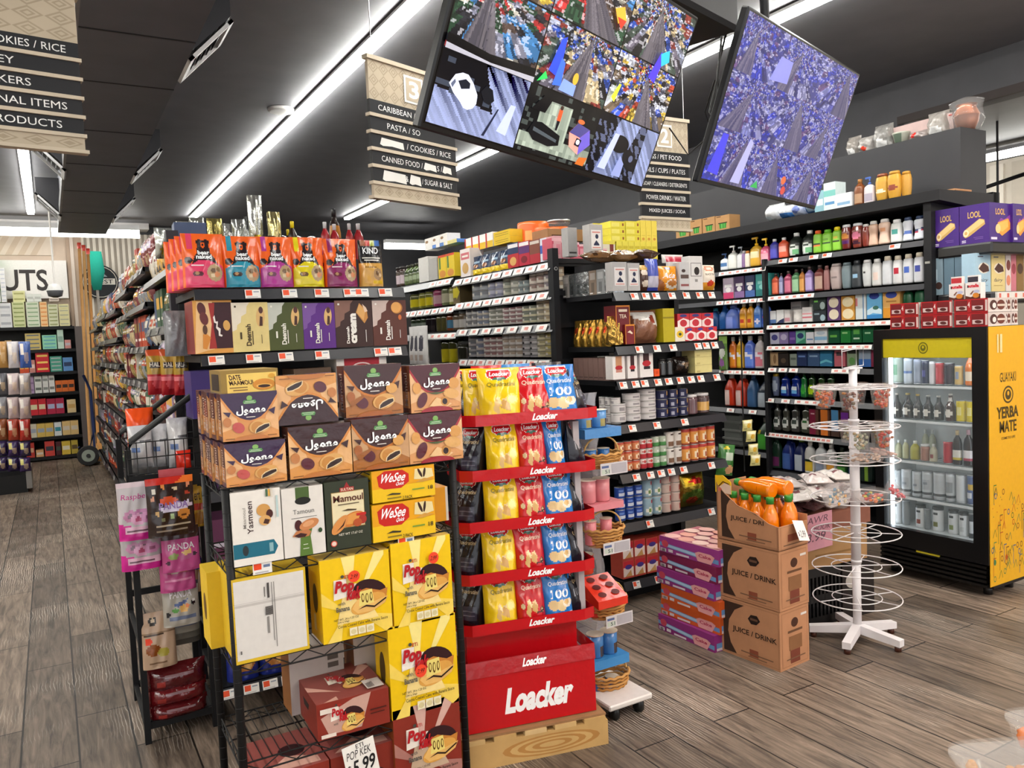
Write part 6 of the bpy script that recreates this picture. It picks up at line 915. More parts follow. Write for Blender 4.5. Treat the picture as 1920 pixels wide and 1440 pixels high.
frow(3,'on the fourth fridge shelf',[(1664,1681,882,1,'drink_can','tall silver can by the lit edge',sv('d4dadc')),(1682,1701,881,1,'drink_can','tall silver can, second from the lit edge',sv()),(1703,1720,885,1,'drink_can','tall silver can, third from the lit edge',sv('b9bdc0')),(1721,1740,885,1,'drink_can','tall silver can, fourth from the lit edge',sv()),(1741,1765,887,1,'drink_can','widest tall silver can in the middle',sv('bcc2c6')),(1766,1783,889,1,'drink_can','dull silver can, set back slightly',sv('8e9498')),(1785,1804,892,1,'drink_can','plain light silver can',cn('cfd4d6')),(1806,1823,892,1,'drink_can','blue and white patterned can',cn('5a6a90',[('e',.4,.3,.25,.12,'d0d4dc'),('e',.6,.6,.25,.12,'c9a84a')]))])
wc = lambda c3: cn('d6dadb',[('r',.3,.72,.7,.78,'2a2e30'),('e',.5,.3,.3,.14,c3),('r',0,.9,1,.97,'2a2e30')],'2a2c2e')
frow(4,'on the lowest fridge shelf',[(1665,1683,935,1,'drink_can','white can by the lit edge',wc('b8bcb8')),(1685,1698,940,1,'drink_can','shaded grey can',cn('8a9092')),(1709,1727,948,1,'drink_can','white can with red berry picture',wc('9a4a3a')),(1728,1738,955,1,'drink_can','dull grey can set back',cn('7a8082')),(1740,1760,952,1,'drink_can','white can with brown green picture',wc('7a7a3c')),(1770,1789,958,1,'drink_can','white can with green picture',wc('7a8a4a')),(1791,1808,962,1,'drink_can','white can with small dark lettering',wc('c4c8c8')),(1810,1823,964,1,'drink_can','black and white can at the door edge',cn('3a3c40',[('r',.3,.2,.9,.7,'c9cdd0')]))])
# on the fridge top
ft = FZ1+.001
rb = [('r',.03,.08,.4,.92,'7a1c1f'),('r',.06,.2,.38,.5,'ddc4c0'),('e',.24,.35,.1,.12,'5a2420',20),('r',.52,.08,.9,.92,'7a1c1f'),('r',.55,.2,.86,.5,'ddc4c0'),('e',.72,.35,.1,.12,'5a2420',20),('t','4',.415,.4,.48,.8,'f0d8d4',0,.03),('r',.93,.1,.99,.9,'e0cac4')]
bw_ = [('e',.3,.5,.2,.36,'4a2620'),('e',.34,.46,.1,.2,'e6ded8'),('e',.7,.5,.22,.36,'6a3024'),('r',.5,.4,.92,.55,'d8c8bc'),('r',0,0,1,.14,'e0d6d0')]
rbx = lambda w,h: carton(w,h,.19,'b81c22',rb,side='cfc2bc',sops=bw_)
for j,(yb1,yt1) in enumerate(((608,583),(583,556))):
    z = ft+j*.082
    for i,(x0,x1) in enumerate(((1663,1716),(1721,1779),(1783,1846))):
        a,b = FP.s(x0,608),FP.s(x1,608); put(FP,(a+b)/2,z,.035,'pudding_pack',f"red four pack carton, {('left', 'middle', 'right')[i]} of the {('lower', 'upper')[j]} row on the fridge",'pack',rbx(b-a,.08))
bw_ = [('e',.3,.5,.2,.36,'4a2620'),('e',.34,.46,.1,.2,'e6ded8'),('e',.7,.5,.22,.36,'6a3024'),('r',.5,.4,.92,.55,'d8c8bc'),('r',0,0,1,.14,'e0d6d0')]
for j in range(2):
    for i,(xa,xb) in enumerate(((4.872,4.94),(4.945,5.015))): 
        o = MB().box(xa,xb,2.63,2.85,ft+j*.082,ft+j*.082+.08,'cfc2bc'); o.art((xa,2.63,ft+j*.082),(xb-xa,0,0),(0,0,.08),bw_); o = o.obj('dessert_pack'); tag(o,f"brown and white dessert pack, {('left', 'right')[i]} of the {('lower', 'upper')[j]} pair above the yellow panel",'pack')
nut = lambda cap,t: (lambda w,h: [(None,carton(w,h*.68,.05,'ece4e0',[('t','nutella',.12,.7,.9,.92,'d8283a',0,.05),('r',.12,.7,.2,.86,'1c1416'),('p',[(0,.2),(.35,.1),(1,.3),(1,0),(0,0)],'5a2a1c'),('e',.7,.2,.22,.16,'d9862c'),('p',[(.3,.3),(.5,.5),(.6,.5),(.4,.25)],'8a5a4a'),('e',.75,.45,.2,.1,'c4c4dc')])[0][1].box(-w*.36,w*.36,.001,.03,h*.68,h,'ece4e0').art((-w*.36,.001,h*.68),(w*.72,0,0),(0,0,h*.32),[('r',.02,.1,.98,.8,cap)]))])
a,b = FP.s(1772,556),FP.s(1800,556); put(FP,(a+b)/2,ft+.164,.04,'spread_pack','white chocolate spread pack with red tab on the red cartons','pack',nut('c8343c',1)(b-a,.135)); a,b = FP.s(1803,556),FP.s(1831,556); put(FP,(a+b)/2,ft+.164,.04,'spread_pack','white chocolate spread pack with dark tab on the red cartons','pack',nut('3a3440',1)(b-a,.135))
# ================================================================== wire rack with cookie boxes
RK = Plane(.45,2.6,0)
RX0,RX1,RY0,RY1 = .452,1.243,2.618,3.0
rk = empty('wire_rack',(RX0,RY0,0)); tag(rk,'black wire shelving rack stacked with cookie boxes','rack')
RZ = [zl(RK,l) for l in (((430,912),(865,862)),((445,1062),(850,995)),((605,1213),(862,1150)),((590,1392),(862,1320)))]+[.045]
for x in (RX0,RX1):
    for y in (RY0,RY1):
        b = MB().cyl(x,y,.03,RZ[0]-.004,.0135,'151516','paint',12).cyl(x,y,RZ[0]-.004,RZ[0]-.001,.016,'1c1c1e','plastic',12).cyl(x,y,0,.03,.019,'1a1a1a','plastic',12)
        for k in range(1,28): b.cyl(x,y,k*.042,k*.042+.002,.0142,'222224','paint',10)
        local(rk,b,'post')
for z in RZ:
    b = MB(); r_ = .003
    for y in (RY0,RY1):
        b.tube([(RX0,y,z-.004),(RX1,y,z-.004)],r_,'1a1a1b').tube([(RX0,y,z-.04),(RX1,y,z-.04)],r_,'1a1a1b')
        n = 14; b.tube([(RX0+(RX1-RX0)*i/n,y,z-.006-(.032 if i % 2 else 0)) for i in range(n+1)],.0022,'1a1a1b')
    for x in (RX0,RX1):
        b.tube([(x,RY0,z-.004),(x,RY1,z-.004)],r_,'1a1a1b').tube([(x,RY0,z-.04),(x,RY1,z-.04)],r_,'1a1a1b').tube([(x,RY0+(RY1-RY0)*i/8,z-.006-(.032 if i % 2 else 0)) for i in range(9)],.0022,'1a1a1b')
    for i in range(1,26): x = RX0+(RX1-RX0)*i/26; b.tube([(x,RY0,z-.002),(x,RY1,z-.002)],.0016,'1a1a1b',n=5)
    b.tube([(RX0,(RY0+RY1)/2,z-.006),(RX1,(RY0+RY1)/2,z-.006)],r_,'1a1a1b')
    local(rk,b,'wire_shelf')
for k,px,py in ((1,493,1066),(1,763,1017)):
    b = MB(); p = RK.hit(px,py); b.box(p.x-.03,p.x+.03,RY0-.012,RY0-.009,p.z-.018,p.z+.018,'f0eeea'); b.art((p.x-.03,RY0-.012,p.z-.018),(.06,0,0),(0,0,.036),[('r',.05,.4,.45,.95,'ec4a20'),('r',.55,.55,.9,.8,'6a7a9a'),('r',.1,.1,.8,.2,'b0b0b4')]); local(rk,b,'price_tag')
AR = '\ufedd\ufeee\ufee4\ufecc\ufee3'
def mamoul(dk,edge,base,fruit,style=0,flip=False):
    cup = [(0,1),(1,1),(1,.93)]; cur = [(.88,.72),(.78,.56),(.68,.47),(.58,.425),(.5,.41),(.42,.425),(.32,.47),(.22,.56),(.12,.72)]
    big = [(a+(a-.5)*.06,b-.045) for a,b in cur]
    o = [('r',0,0,1,.5,base),('p',[(0,.2),(.3,.3),(.2,.7),(0,.85)],mixc(base,'ffe0b0',.35)),('p',[(1,.15),(.75,.3),(.8,.7),(1,.85)],mixc(base,'ffe0b0',.3)),
         ('p',[(0,1),(1,1),(1,.86)]+big+[(0,.86)],edge),('p',cup+cur+[(0,.93)],dk),('e',.5,.88,.05,.055,'7fae5a'),('p',[(.4,.76),(.6,.76),(.62,.79),(.6,.84),(.4,.84),(.38,.79)],'4f8a4a'),('r',.4,.775,.6,.785,'cfe0bf'),('r',.42,.805,.58,.815,'cfe0bf')]
    if style < 2:
        o += [('e',.28,.27,.1,.12,fruit,30),('e',.66,.27,.2,.15,'d9a45c',15),('e',.62,.24,.12,.13,'c4853c',15),('p',[(.56,.12),(.57,.2),(.63,.27),(.74,.32),(.83,.33),(.84,.25),(.78,.2),(.68,.15)],'ecd0a0'),('p',[(.575,.13),(.59,.2),(.64,.25),(.74,.3),(.82,.31),(.825,.255),(.77,.22),(.68,.17)],'33211f'),('p',[(.02,.62),(.16,.6),(.12,.5)],dk),('p',[(.82,.6),(.95,.66),(.92,.5)],dk),('e',.09,.4,.07,.1,mixc(base,'a0522d',.5))]
        if style == 1: o += [('p',[(.05,.3),(.3,.42),(.32,.38),(.1,.2)],mixc(base,'7a3a10',.4)),('e',.8,.52,.1,.1,'d9a055')]
        o += [('p',ell(.5,0,.32,.1,0,14,0,180),mixc(base,'a04a08',.55))]
    else:
        o += [('e',.22,.26,.09,.17,'5a2430',-20),('e',.8,.36,.16,.11,'dda862',-15),('e',.86,.58,.11,.12,'d89c52'),('e',.12,.52,.08,.12,'d89c52'),('p',[(.35,.12),(.5,.3),(.8,.14),(.7,.08)],'e9c08a'),('e',.67,.2,.09,.1,'c98f48'),('e',.66,.2,.05,.065,'2f1c1c'),('p',big[2:7]+[(.42,.41),(.58,.41)],'4a5a34'),('p',ell(.5,0,.32,.11,0,14,0,180),'9a1f2c')]
    o += [('t',AR,.25,.52,.77,.73,'ffffff',0,.035),('r',.42,.475,.58,.49,'f0e6e0'),('r',.04,.04,.2,.055,'7a4a20'),('r',.78,.06,.95,.075,'7a4a20')]
    def mk(w,h):
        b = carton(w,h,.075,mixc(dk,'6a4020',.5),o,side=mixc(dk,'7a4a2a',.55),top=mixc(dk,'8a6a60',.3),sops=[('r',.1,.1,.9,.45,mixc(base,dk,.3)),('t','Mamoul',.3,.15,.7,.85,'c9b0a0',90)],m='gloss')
        return b
    return mk
PD,BD,MD = '33173f','36171d','4a141f'
mm = {'pf': mamoul(PD,'d98f4a','d9944e','c0504a'),'bd': mamoul(BD,'d68a3c','d9964e','5a2430'),'bb': mamoul('3d1a1a','c9782c','a8682c','5a2430',1),'mr': mamoul(MD,'a8242f','d89a60','5a2430',2)}
z = RZ[0]
onplane(RK,z,[(423,540,903,823,'cookie_box','purple fig cookie box, lower of two at the left end of the rack top',mm['pf']),(543,663,891,795,'cookie_box','dark brown date cookie box, second from left in the lower row',mm['bd']),(662,770,879,783,'cookie_box','toffee brown cookie box, third from left in the lower row',mm['bb']),(768,870,866,774,'cookie_box','maroon date cookie box, right end of the lower row',mm['mr'])])
h1 = RK.z(480,823)-RK.z(480,903)
src = [o for o in COL.objects if o.get('label','').startswith('purple fig cookie box')][0]
def tier(zz,items,**k): onplane(RK,zz,items,**k)
tier(z+RK.z(470,823)-RK.z(470,905)+.004,[(418,527,822,733,'cookie_box','purple fig cookie box, upper one at the left end of the rack top',mm['pf'])],back=.012)
tier(z+RK.z(600,797)-RK.z(600,893)+.006,[(523,640,790,697,'cookie_box','brown date cookie box turned upside down in the upper row',mm['bd'])],back=.025)
o = [o for o in COL.objects if 'turned upside down' in o.get('label','')][0]; hh = max(v.co.z for v in o.data.vertices); o.rotation_euler = (0,math.pi,0); o.location.z += hh
tier(z+RK.z(710,785)-RK.z(710,881)+.006,[(652,762,786,690,'cookie_box','toffee brown cookie box in the upper row right of the upside-down one',mm['bb'])],back=.02)
tier(z+RK.z(820,775)-RK.z(820,867)+.003,[(772,868,774,686,'cookie_box','maroon date cookie box, right end of the upper row',mm['mr'])],back=.008)
for nm,t0 in (('lower','purple fig cookie box, lower'),('upper','purple fig cookie box, upper')):
    s_ = [o for o in COL.objects if o.get('label','').startswith(t0)][0]
    for k in range(4):
        c = copy_tree(s_); c.location += Vector((-.006-.008*(k % 2),.08*(k+1),0)); c.rotation_euler.z += .03*((-1)**k); c['label'] = f"wrapped cookie box, {('first', 'second', 'third', 'last')[k]} behind the {nm} purple one on the rack top"
goldp = lambda w,h: carton(w,h,.2,'94783a',[('r',.1,.12,.97,.86,'ecc968'),('t','DATE',.14,.62,.34,.82,'4a2a1c',0,.03,-.02),('t','MAAMOUL',.14,.42,.58,.6,'4a2a1c',0,.03,-.02),('r',.14,.3,.45,.34,'8a6a3a'),('r',.2,.2,.45,.24,'8a6a3a'),('e',.74,.4,.2,.22,'d08a34'),('e',.74,.34,.14,.08,'e9b45c'),('e',.74,.33,.11,.06,'3a221c'),('e',.88,.72,.06,.09,'d9a03a')],side='8a7038',top='a88c48',sops=[('r',.18,.2,.82,.85,'33261c')])
o = put(RK,RK.s(474,735),z+2*h1+.012,.03,'cookie_box','small gold cookie box lying on top of the purple boxes','box',goldp(.178,.082)); o.rotation_euler.z = .0
# second shelf of the rack
z = RZ[1]
yas = lambda w,h: carton(w,h,.1,'e9e4dc',[('p',[(0,.1),(.82,.1),(.9,.2),(.82,.3),(0,.3)],'1f6a80'),('e',.24,.2,.06,.07,'2a3438'),('r',.72,.14,.8,.26,'8ab4bc'),('t','Yasmeen',.3,.42,.42,.86,'3a2424',90,.01),('t','Maamoul',.22,.5,.28,.78,'9a948c',90),('e',.64,.72,.14,.085,'cf9a54'),('e',.76,.66,.07,.06,'4a2420'),('e',.66,.58,.12,.07,'d9a868'),('p',[(.62,.54),(.72,.52),(.76,.58),(.66,.6)],'4a2a20'),('r',.7,.9,.74,1,'4a6a4a'),('r',.75,.9,.79,1,'d9a84a'),('r',.8,.88,.84,1,'d8cfc0'),('r',.9,.6,.94,.9,'b9d0d0')])
tam = lambda w,h: carton(w,h,.1,'e2ddd6',[('r',.33,.8,.66,1,'4a6230'),('e',.5,.8,.19,.055,'1c1c16'),('t','Tamoun',.25,.615,.76,.68,'4a4a48',0,-.005),('r',.2,.555,.82,.562,'4a4a48'),('p',[(.36,0),(.68,0),(.64,.28),(.7,.4),(.4,.4),(.4,.28)],'5a7a34'),('e',.36,.45,.09,.08,'4a1f20'),('e',.62,.45,.24,.075,'c98452',8),('e',.6,.46,.14,.04,'dda070',8),('p',[(.2,.3),(.3,.37),(.58,.38),(.66,.34),(.6,.28),(.4,.27)],'c07a4c'),('p',[(.24,.31),(.4,.34),(.56,.31),(.5,.275),(.34,.275)],'3f1f1f'),('e',.88,.34,.05,.035,'2f4a2a'),('r',.45,.16,.56,.17,'d9e0c8'),('r',.44,.1,.58,.11,'d9e0c8')])
sul = lambda w,h: carton(w,h,.1,'33392a',[('r',.14,.3,.88,.84,'a88a4a'),('r',.15,.31,.87,.83,'e9dcb4'),('p',[(.5,.98),(.42,.88),(.58,.88)],'9a2a2c'),('r',.34,.84,.66,.9,'a82a2c'),('t','SULTAN',.36,.85,.64,.89,'efdcc0',0,.03),('t','Mamoul',.18,.69,.86,.79,'5a2a1c',0,.03),('r',.28,.645,.76,.66,'6a5a44'),('p',[(.35,.56),(.5,.58),(.7,.56),(.68,.545),(.5,.55)],'4a3a24'),('e',.6,.42,.27,.1,'d07a34',10),('e',.6,.43,.22,.075,'e09a4c',10),('e',.3,.36,.22,.09,'d9904c',30),('p',[(.2,.26),(.36,.36),(.44,.44),(.38,.34)],'3a1c16'),('e',.82,.4,.09,.07,'a83428'),('e',.7,.36,.1,.06,'b8542c'),('r',.68,.46,.9,.5,'c02a24'),('t','NET WT 17.67 OZ',.26,.2,.8,.235,'dcd8c8'),('e',.14,.1,.07,.045,'d0503c'),('e',.14,.1,.05,.032,'e9d0c4')])
wes = lambda w,h: carton(w,h,.16,'f0c31c',[('p',[(0,.42),(1,.5),(1,1),(0,1)],'e8a414'),('p',[(.1,.5),(.18,.4),(.45,.38),(.58,.55),(.58,.8),(.48,.95),(.2,.97),(.08,.82)],'c8251c'),('t','WeSee',.13,.6,.53,.88,'ffffff',0,.02,.06),('t','Quick',.37,.46,.5,.58,'ffffff',0,.02,.03),('p',[(.66,.6),(.68,.92),(.84,.92),(.96,.88),(.98,.62),(.82,.56)],'ead8a0'),('e',.76,.78,.022,.15,'3a2018',12),('e',.83,.78,.02,.15,'3a2018',-5),('p',[(.68,.5),(.82,.6),(.98,.54),(.8,.48)],'d09a44'),('t','18',.88,.22,.96,.34,'3a3420',0,.02),('r',.62,.26,.82,.3,'7a9a3a'),('p',[(.2,.2),(.3,.26),(.44,.22),(.42,.18),(.3,.2)],'3a3424'),('r',.22,.08,.44,.12,'8a7420'),('t','2 PACK',.46,.02,.62,.12,'2a241c')])
onplane(RK,z,[(438,534,1055,917,'cookie_box','white cookie box with a teal arrow band, left end',yas),(533,613,1040,911,'cookie_box','white cookie box with a green stripe, second from left',tam),(613,698,1026,899,'cookie_box','dark green cookie box with a cream panel and red crest',sul),(699,819,1012,943,'biscuit_box','yellow and red biscuit box, lower of two',wes)])
onplane(RK,z+RK.z(760,941)-RK.z(760,1012)+.003,[(698,818,941,882,'biscuit_box','yellow and red biscuit box, upper of two',wes)])
put(RK,RK.s(828,990)+.05,z,.15,'biscuit_box','plain orange box behind the yellow and red biscuit boxes','box',carton(.1,.13,.12,'e09a1c',[('r',.9,0,1,1,'d9d4cc')]))
# third shelf
z = RZ[2]
bar = lambda x0,y0,n,w_,h_,c='2a2626': [('r',x0+w_*i/n,y0,x0+w_*i/n+w_/n*(.3+.4*hsh(i,n)),y0+h_,c) for i in range(n)]
whitebk = lambda w,h: carton(w,h,.22,'d9b52a',[('r',.02,.04,.97,.97,'ddd9d4'),('r',.02,.66,.97,.69,'c4bfba'),('r',.02,.7,.97,.705,'bdb8b4'),('r',.55,.02+.1,.56,.9,'8a8682'),('r',.52,.2,.53,.9,'8a8682'),('r',.44,.3,.47,.5,'8a8682'),('r',.46,.72,.49,.9,'4a4644'),('r',.42,.74,.43,.86,'4a4644')]+[('r',.42,.52+.012*i,.52,.528+.012*i,'3a3634') for i in range(9)]+[('r',.06,.12,.08,.16,'6a6664')])
POPW,POPC = 'f3c80f','d9a02c'
def popk(base,ray,cake='yellow'):
    o = [('p',[(.42,.46),(.3,1),(.5,1)],ray),('p',[(.5,.46),(.78,1),(.92,1),(.92,.95)],ray),('p',[(.4,.3),(0,.62),(0,.46)],mixc(base,ray,.4)),('p',[(.5,.3),(1,.2),(1,.05),(.9,0)],mixc(base,ray,.4)),('p',[(.3,.3),(.05,0),(.25,0)],mixc(base,ray,.5)),('p',[(.2,.2),(.8,.2),(.6,.55),(.3,.55)],mixc(base,'fff4d0',.45)),
         ('p',[(.17,.5),(.18,.74),(.36,.74),(.36,.66),(.5,.66),(.55,.52),(.4,.46),(.36,.52)],'f4ece0'),('e',.69,.53,.25,.15,'33161a',-12),('p',[(.46,.5),(.52,.56),(.64,.58),(.84,.52),(.95,.54),(.93,.44),(.82,.36),(.6,.34)],'c98236'),('e',.66,.39,.26,.11,'e2a64e',12),('p',[(.42,.36),(.5,.46),(.68,.47),(.74,.4),(.95,.44),(.9,.36),(.72,.29),(.5,.29)],'eebc6c'),('p',[(.52,.37),(.54,.55),(.72,.56),(.74,.39)],'f0dc7c'),('e',.58,.47,.022,.055,'6a4a1c'),('e',.64,.46,.022,.06,'6a4a1c'),('e',.7,.47,.02,.055,'6a4a1c'),('e',.58,.475,.012,.035,'f0dc7c'),('e',.64,.465,.012,.04,'f0dc7c'),('e',.7,.475,.01,.035,'f0dc7c'),('p',[(.5,.34),(.62,.38),(.74,.35),(.92,.43),(.92,.41),(.74,.33),(.62,.36)],'2a1614'),
         ('e',.3,.775,.025,.02,'4a4a44'),('t','ETi',.33,.745,.41,.785,'c02a24',0,.02),('t','Pop',.19,.545,.46,.73,'b81c24',0,.05,.04),('t','kek',.36,.48,.56,.63,'b81c24',0,.05,.04),('t','with',.22,.435,.32,.475,'5a5a54',0,.01),('t','Banana',.19,.36,.38,.42,'5a5a54',0,.03),('t','NET WT. 24 x 1.23 OZ',.15,.255,.5,.28,'2a2620'),('t','(24 x 35g)',.2,.22,.36,.245,'2a2620'),('t','Cocoa Coated Cake with Banana Sauce',.2,.165,.92,.2,'2a2620')]
    for i in range(3): o += [('r',.36+.12*i,.05,.47+.12*i,.145,'efe6c4'),('e',.415+.12*i,.095,.04,.03,'dccf9c')]
    return o
def popbox(base='f3c80f',ray='fae890',stick=None,d=.14):
    def mk(w,h):
        o = popk(base,ray)
        if stick: o += [('e',stick[0],stick[1],.085,.07,'f04a2c'),('t',stick[2],stick[0]-.05,stick[1]-.025,stick[0]+.05,stick[1]+.025,'3a1410',0,.0,.02)]
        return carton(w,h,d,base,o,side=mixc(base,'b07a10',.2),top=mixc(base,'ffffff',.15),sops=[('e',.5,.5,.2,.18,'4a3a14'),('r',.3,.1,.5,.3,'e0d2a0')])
    return mk
onplane(RK,z,[(441,583,1222,1064,'cake_box','yellow edged cake box turned with its white back to the front',whitebk),(606,739,1196,1041,'cake_box','yellow cake box with an orange price dot, left one on the third shelf',popbox(stick=(.46,.76,'2.99'))),(739,853,1166,1010,'cake_box','yellow cake box with an orange price dot, right one on the third shelf',popbox(stick=(.68,.76,'2.99')))],back=.004)
put(RK,RK.s(425,1180)+.03,z,.2,'cake_box','yellow cake box behind the white backed one on the third shelf','box',carton(.1,.26,.14,'e0ba2a',(),sops=[('e',.5,.5,.2,.18,'6a4a14')]))
# fourth shelf
z = RZ[3]
onplane(RK,z,[(735,864,1344,1172,'cake_box','yellow cake box with an orange price dot standing on the fourth shelf',popbox(stick=(.43,.47,'2.99')))],back=.004)
RB = '8a2f22'
w_ = RK.s(732,1355)-RK.s(598,1388); rbm = MB(); hB = .125
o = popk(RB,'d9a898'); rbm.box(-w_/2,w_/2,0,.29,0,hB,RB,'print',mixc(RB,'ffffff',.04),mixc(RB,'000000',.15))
fo = [("p",[(.15,.1),(.6,.1),(.75,1),(.5,.95),(.05,.6)],mixc(RB,"e9c8b8",.6))]
def squash(q,x0,x1,y0,y1):
    fx = lambda a: x0+(x1-x0)*a; fy = lambda b: y0+(y1-y0)*b
    if q[0] == 'p': return ('p',[(fx(a),fy(b)) for a,b in q[1]],q[2])
    if q[0] == 'e': return ('p',[(fx(a),fy(b)) for a,b in ell(q[1],q[2],q[3],q[4],q[6] if len(q) > 6 else 0)],q[5])
    if q[0] == 'r': return ('r',fx(q[1]),fy(q[2]),fx(q[3]),fy(q[4]),q[5])
    return ('t',q[1],fx(q[2]),fy(q[3]),fx(q[4]),fy(q[5]),q[6])+tuple(q[7:9])
logo = [q for q in o[6:] if not (q[0] == 't' and len(q[1]) > 9)][:18]
rbm.art((-w_/2,0,0),(w_,0,0),(0,0,hB),fo+[squash(q,.08,.68,-.35,1.25) for q in logo]+[('r',.04,.72,.2,.86,'e9dcd0'),('r',.04,.06,.24,.16,'e9dcd0'),('r',.72,.5,.95,.54,'4a1a14'),('r',.72,.4,.92,.43,'4a1a14')])
rbm.art((-w_/2,0,hB),(w_,0,0),(0,.29,0),[('p',[(.5,.3),(.9,.9),(1,.75)],'d9a898'),('p',[(.4,.2),(0,.55),(0,.4)],'d9a898'),('p',[(.3,.1),(.1,0),(.3,0)],'d9a898')]+[squash(q,.2,.85,-.05,.95) for q in logo]+[('r',.72,.04,.96,.3,'d9d0cc')]+[('r',.74+.012*i,.06,.746+.012*i,.2,'2a2626') for i in range(8)])
rbm.art((-w_/2,.29,0),(0,-.29,0),(0,0,hB),[('p',[(.35,.7),(.65,.7),(.6,.5),(.4,.5)],'1c0c0a')])
o = rbm.obj('cake_carton'); o.location = RK.pos((RK.s(598,1388)+RK.s(732,1355))/2,z+.001,.006); o.rotation_euler = (0,0,-.03); tag(o,'red brown cake carton lying flat on the fourth shelf','carton')
for i,(x,c) in enumerate(((.32,'b8b0ac'),(.56,'c4bcb8'))):
    put(RK,x,RZ[2]-.33+.001 if False else RZ[3],.25,'carton',f"pale carton at the back of the fourth rack shelf, {('left', 'right')[i]} one",'carton',carton(.2,.24,.12,c,[('r',.7,.6,.9,.68,'5a5450'),('r',.7,.72,.9,.8,'5a5450')],side='8a5a30'))
# lowest shelf
z = RZ[4]
onplane(RK,z,[(745,872,1510,1352,'cake_box','red brown cake box standing at the right of the lowest shelf',popbox(RB,'d9b0a4'))],back=.004)
for i,(x0,x1) in enumerate(((.03,.26),(.265,.5))):
    put(RK,(x0+x1)/2+.02,z,.02,'cake_carton',f"red brown cake carton low on the rack, {('left', 'middle')[i]} one behind the price card",'carton',carton(x1-x0,.2,.28,RB,[squash(q,.2,.9,-.1,.95) for q in logo],top=mixc(RB,'ffffff',.05),tops=[('p',[(.1,.1),(.5,.4),(.9,.2),(.9,.05)],'d9a898'),('e',.6,.5,.2,.15,'33161a')]))
pc = MB(); pw,ph = .115,.12; pc.box(-pw/2,pw/2,0,.001,0,ph,'efece6'); pc.art((-pw/2,0,0),(pw,0,0),(0,0,ph),[('t','ETI',.42,.84,.66,.96,'2a2626'),('t','POP KEK',.1,.6,.86,.82,'2a2626',0,0,.04),('t','$',.06,.26,.17,.46,'2a2626'),('t','5.99',.22,.14,.92,.54,'1c1a1c',0,.02,.08)])
o = pc.obj('price_card'); o.location = RK.hit(678,1448)+Vector((0,-.03,0)); o.rotation_euler = (-.1,-.12,.05); tag(o,'white handwritten price card clipped to the rack','card')
# ================================================================== red wafer display on a pallet
LP = Plane(1.293,2.703,math.atan2(-.128,.576)); dsd = empty('display_stand',LP.pos(.27,.13,.2),LP.a); tag(dsd,'red cardboard wafer display stand with five trays','display stand')
def lo(mb,name):
    o = mb.obj(name); o.parent = dsd; o.location = (-.27,-.2,-.13); return o
RD,RD2 = 'c4101a','a80c16'
pal = MB()
pal.box(-.03,.57,-.035,.02,0,.1,'c9a268','card').box(-.03,.57,.23,.27,.0,.1,'c09a60','card')
for i in range(5): pal.box(-.03+.125*i,.06+.125*i,-.035,.27,.1,.118,('d4b078','c9a268','d9b884')[i % 3],'card')
pal.art((-.03,-.035,0),(.6,0,0),(0,0,.1),[('p',ell(.6+.0*k,.5,.34-.05*k,.4-.06*k,0,20),('b8864a','cfa86c')[k % 2]) for k in range(6)],'card',.0004)
o = pal.obj('pallet'); o.location = LP.pos(0,0); o.rotation_euler = (0,0,LP.a); tag(o,'light wooden pallet under the red wafer display','pallet')
cbd = MB().box(-.03,.565,-.03,.27,.1185,.127,'9a7450','card'); o = cbd.obj('cardboard_sheet'); o.location = LP.pos(0,0); o.rotation_euler = (0,0,LP.a); tag(o,'brown cardboard sheet between the pallet and the red display','sheet')
bz1 = .345; bb = MB().box(0.0,.537,0,.25,.13,bz1,RD,'gloss'); bb.art((0,0,.13),(.537,0,0),(0,0,bz1-.13),[('t','Loacker',.3,.24,.82,.72,'ffffff',0,.05,.03)],'gloss'); lo(bb,'base_box')
lip = MB().add([(-.002,-.004,bz1),(.54,-.004,bz1),(.545,.015,bz1+.055),(-.004,.015,bz1+.055),(-.002,0,bz1),(.54,0,bz1),(.545,.02,bz1+.055),(-.004,.02,bz1+.055)],[(0,1,2,3),(7,6,5,4),(3,2,6,7),(0,3,7,4),(1,5,6,2)],RD2,'gloss'); lip.art((0,-.004,bz1),(.54,0,0),(0,.019,.055),[('t','Loacker',.44,.25,.62,.8,'ffffff',0,.04,.02)],'gloss',.0008)
lip.add([(0,.015,bz1),(0,.25,bz1),(0,.25,bz1+.055),(0,.02,bz1+.055)],[(0,1,2,3)],RD2,'gloss').add([(.54,.015,bz1),(.54,.25,bz1),(.54,.25,bz1+.055),(.545,.02,bz1+.055)],[(3,2,1,0)],RD2,'gloss'); lo(lip,'box_rim')
lo(MB().box(.035,.5,.09,.24,bz1,.5,RD,'gloss'),'riser')
core = MB().box(.12,.5,.15,.22,.5,1.42,'b9b0b2','card'); core.box(.505,.53,.055,.17,.52,1.30,'b9b0b2','card'); lo(core,'core_panel')
TR = [((887,1205),(1112,1150)),((882,1109),(1113,1060)),((882,1007),(1113,970)),((887,907),(1115,880)),((892,801),(1118,783))]
TZ = []
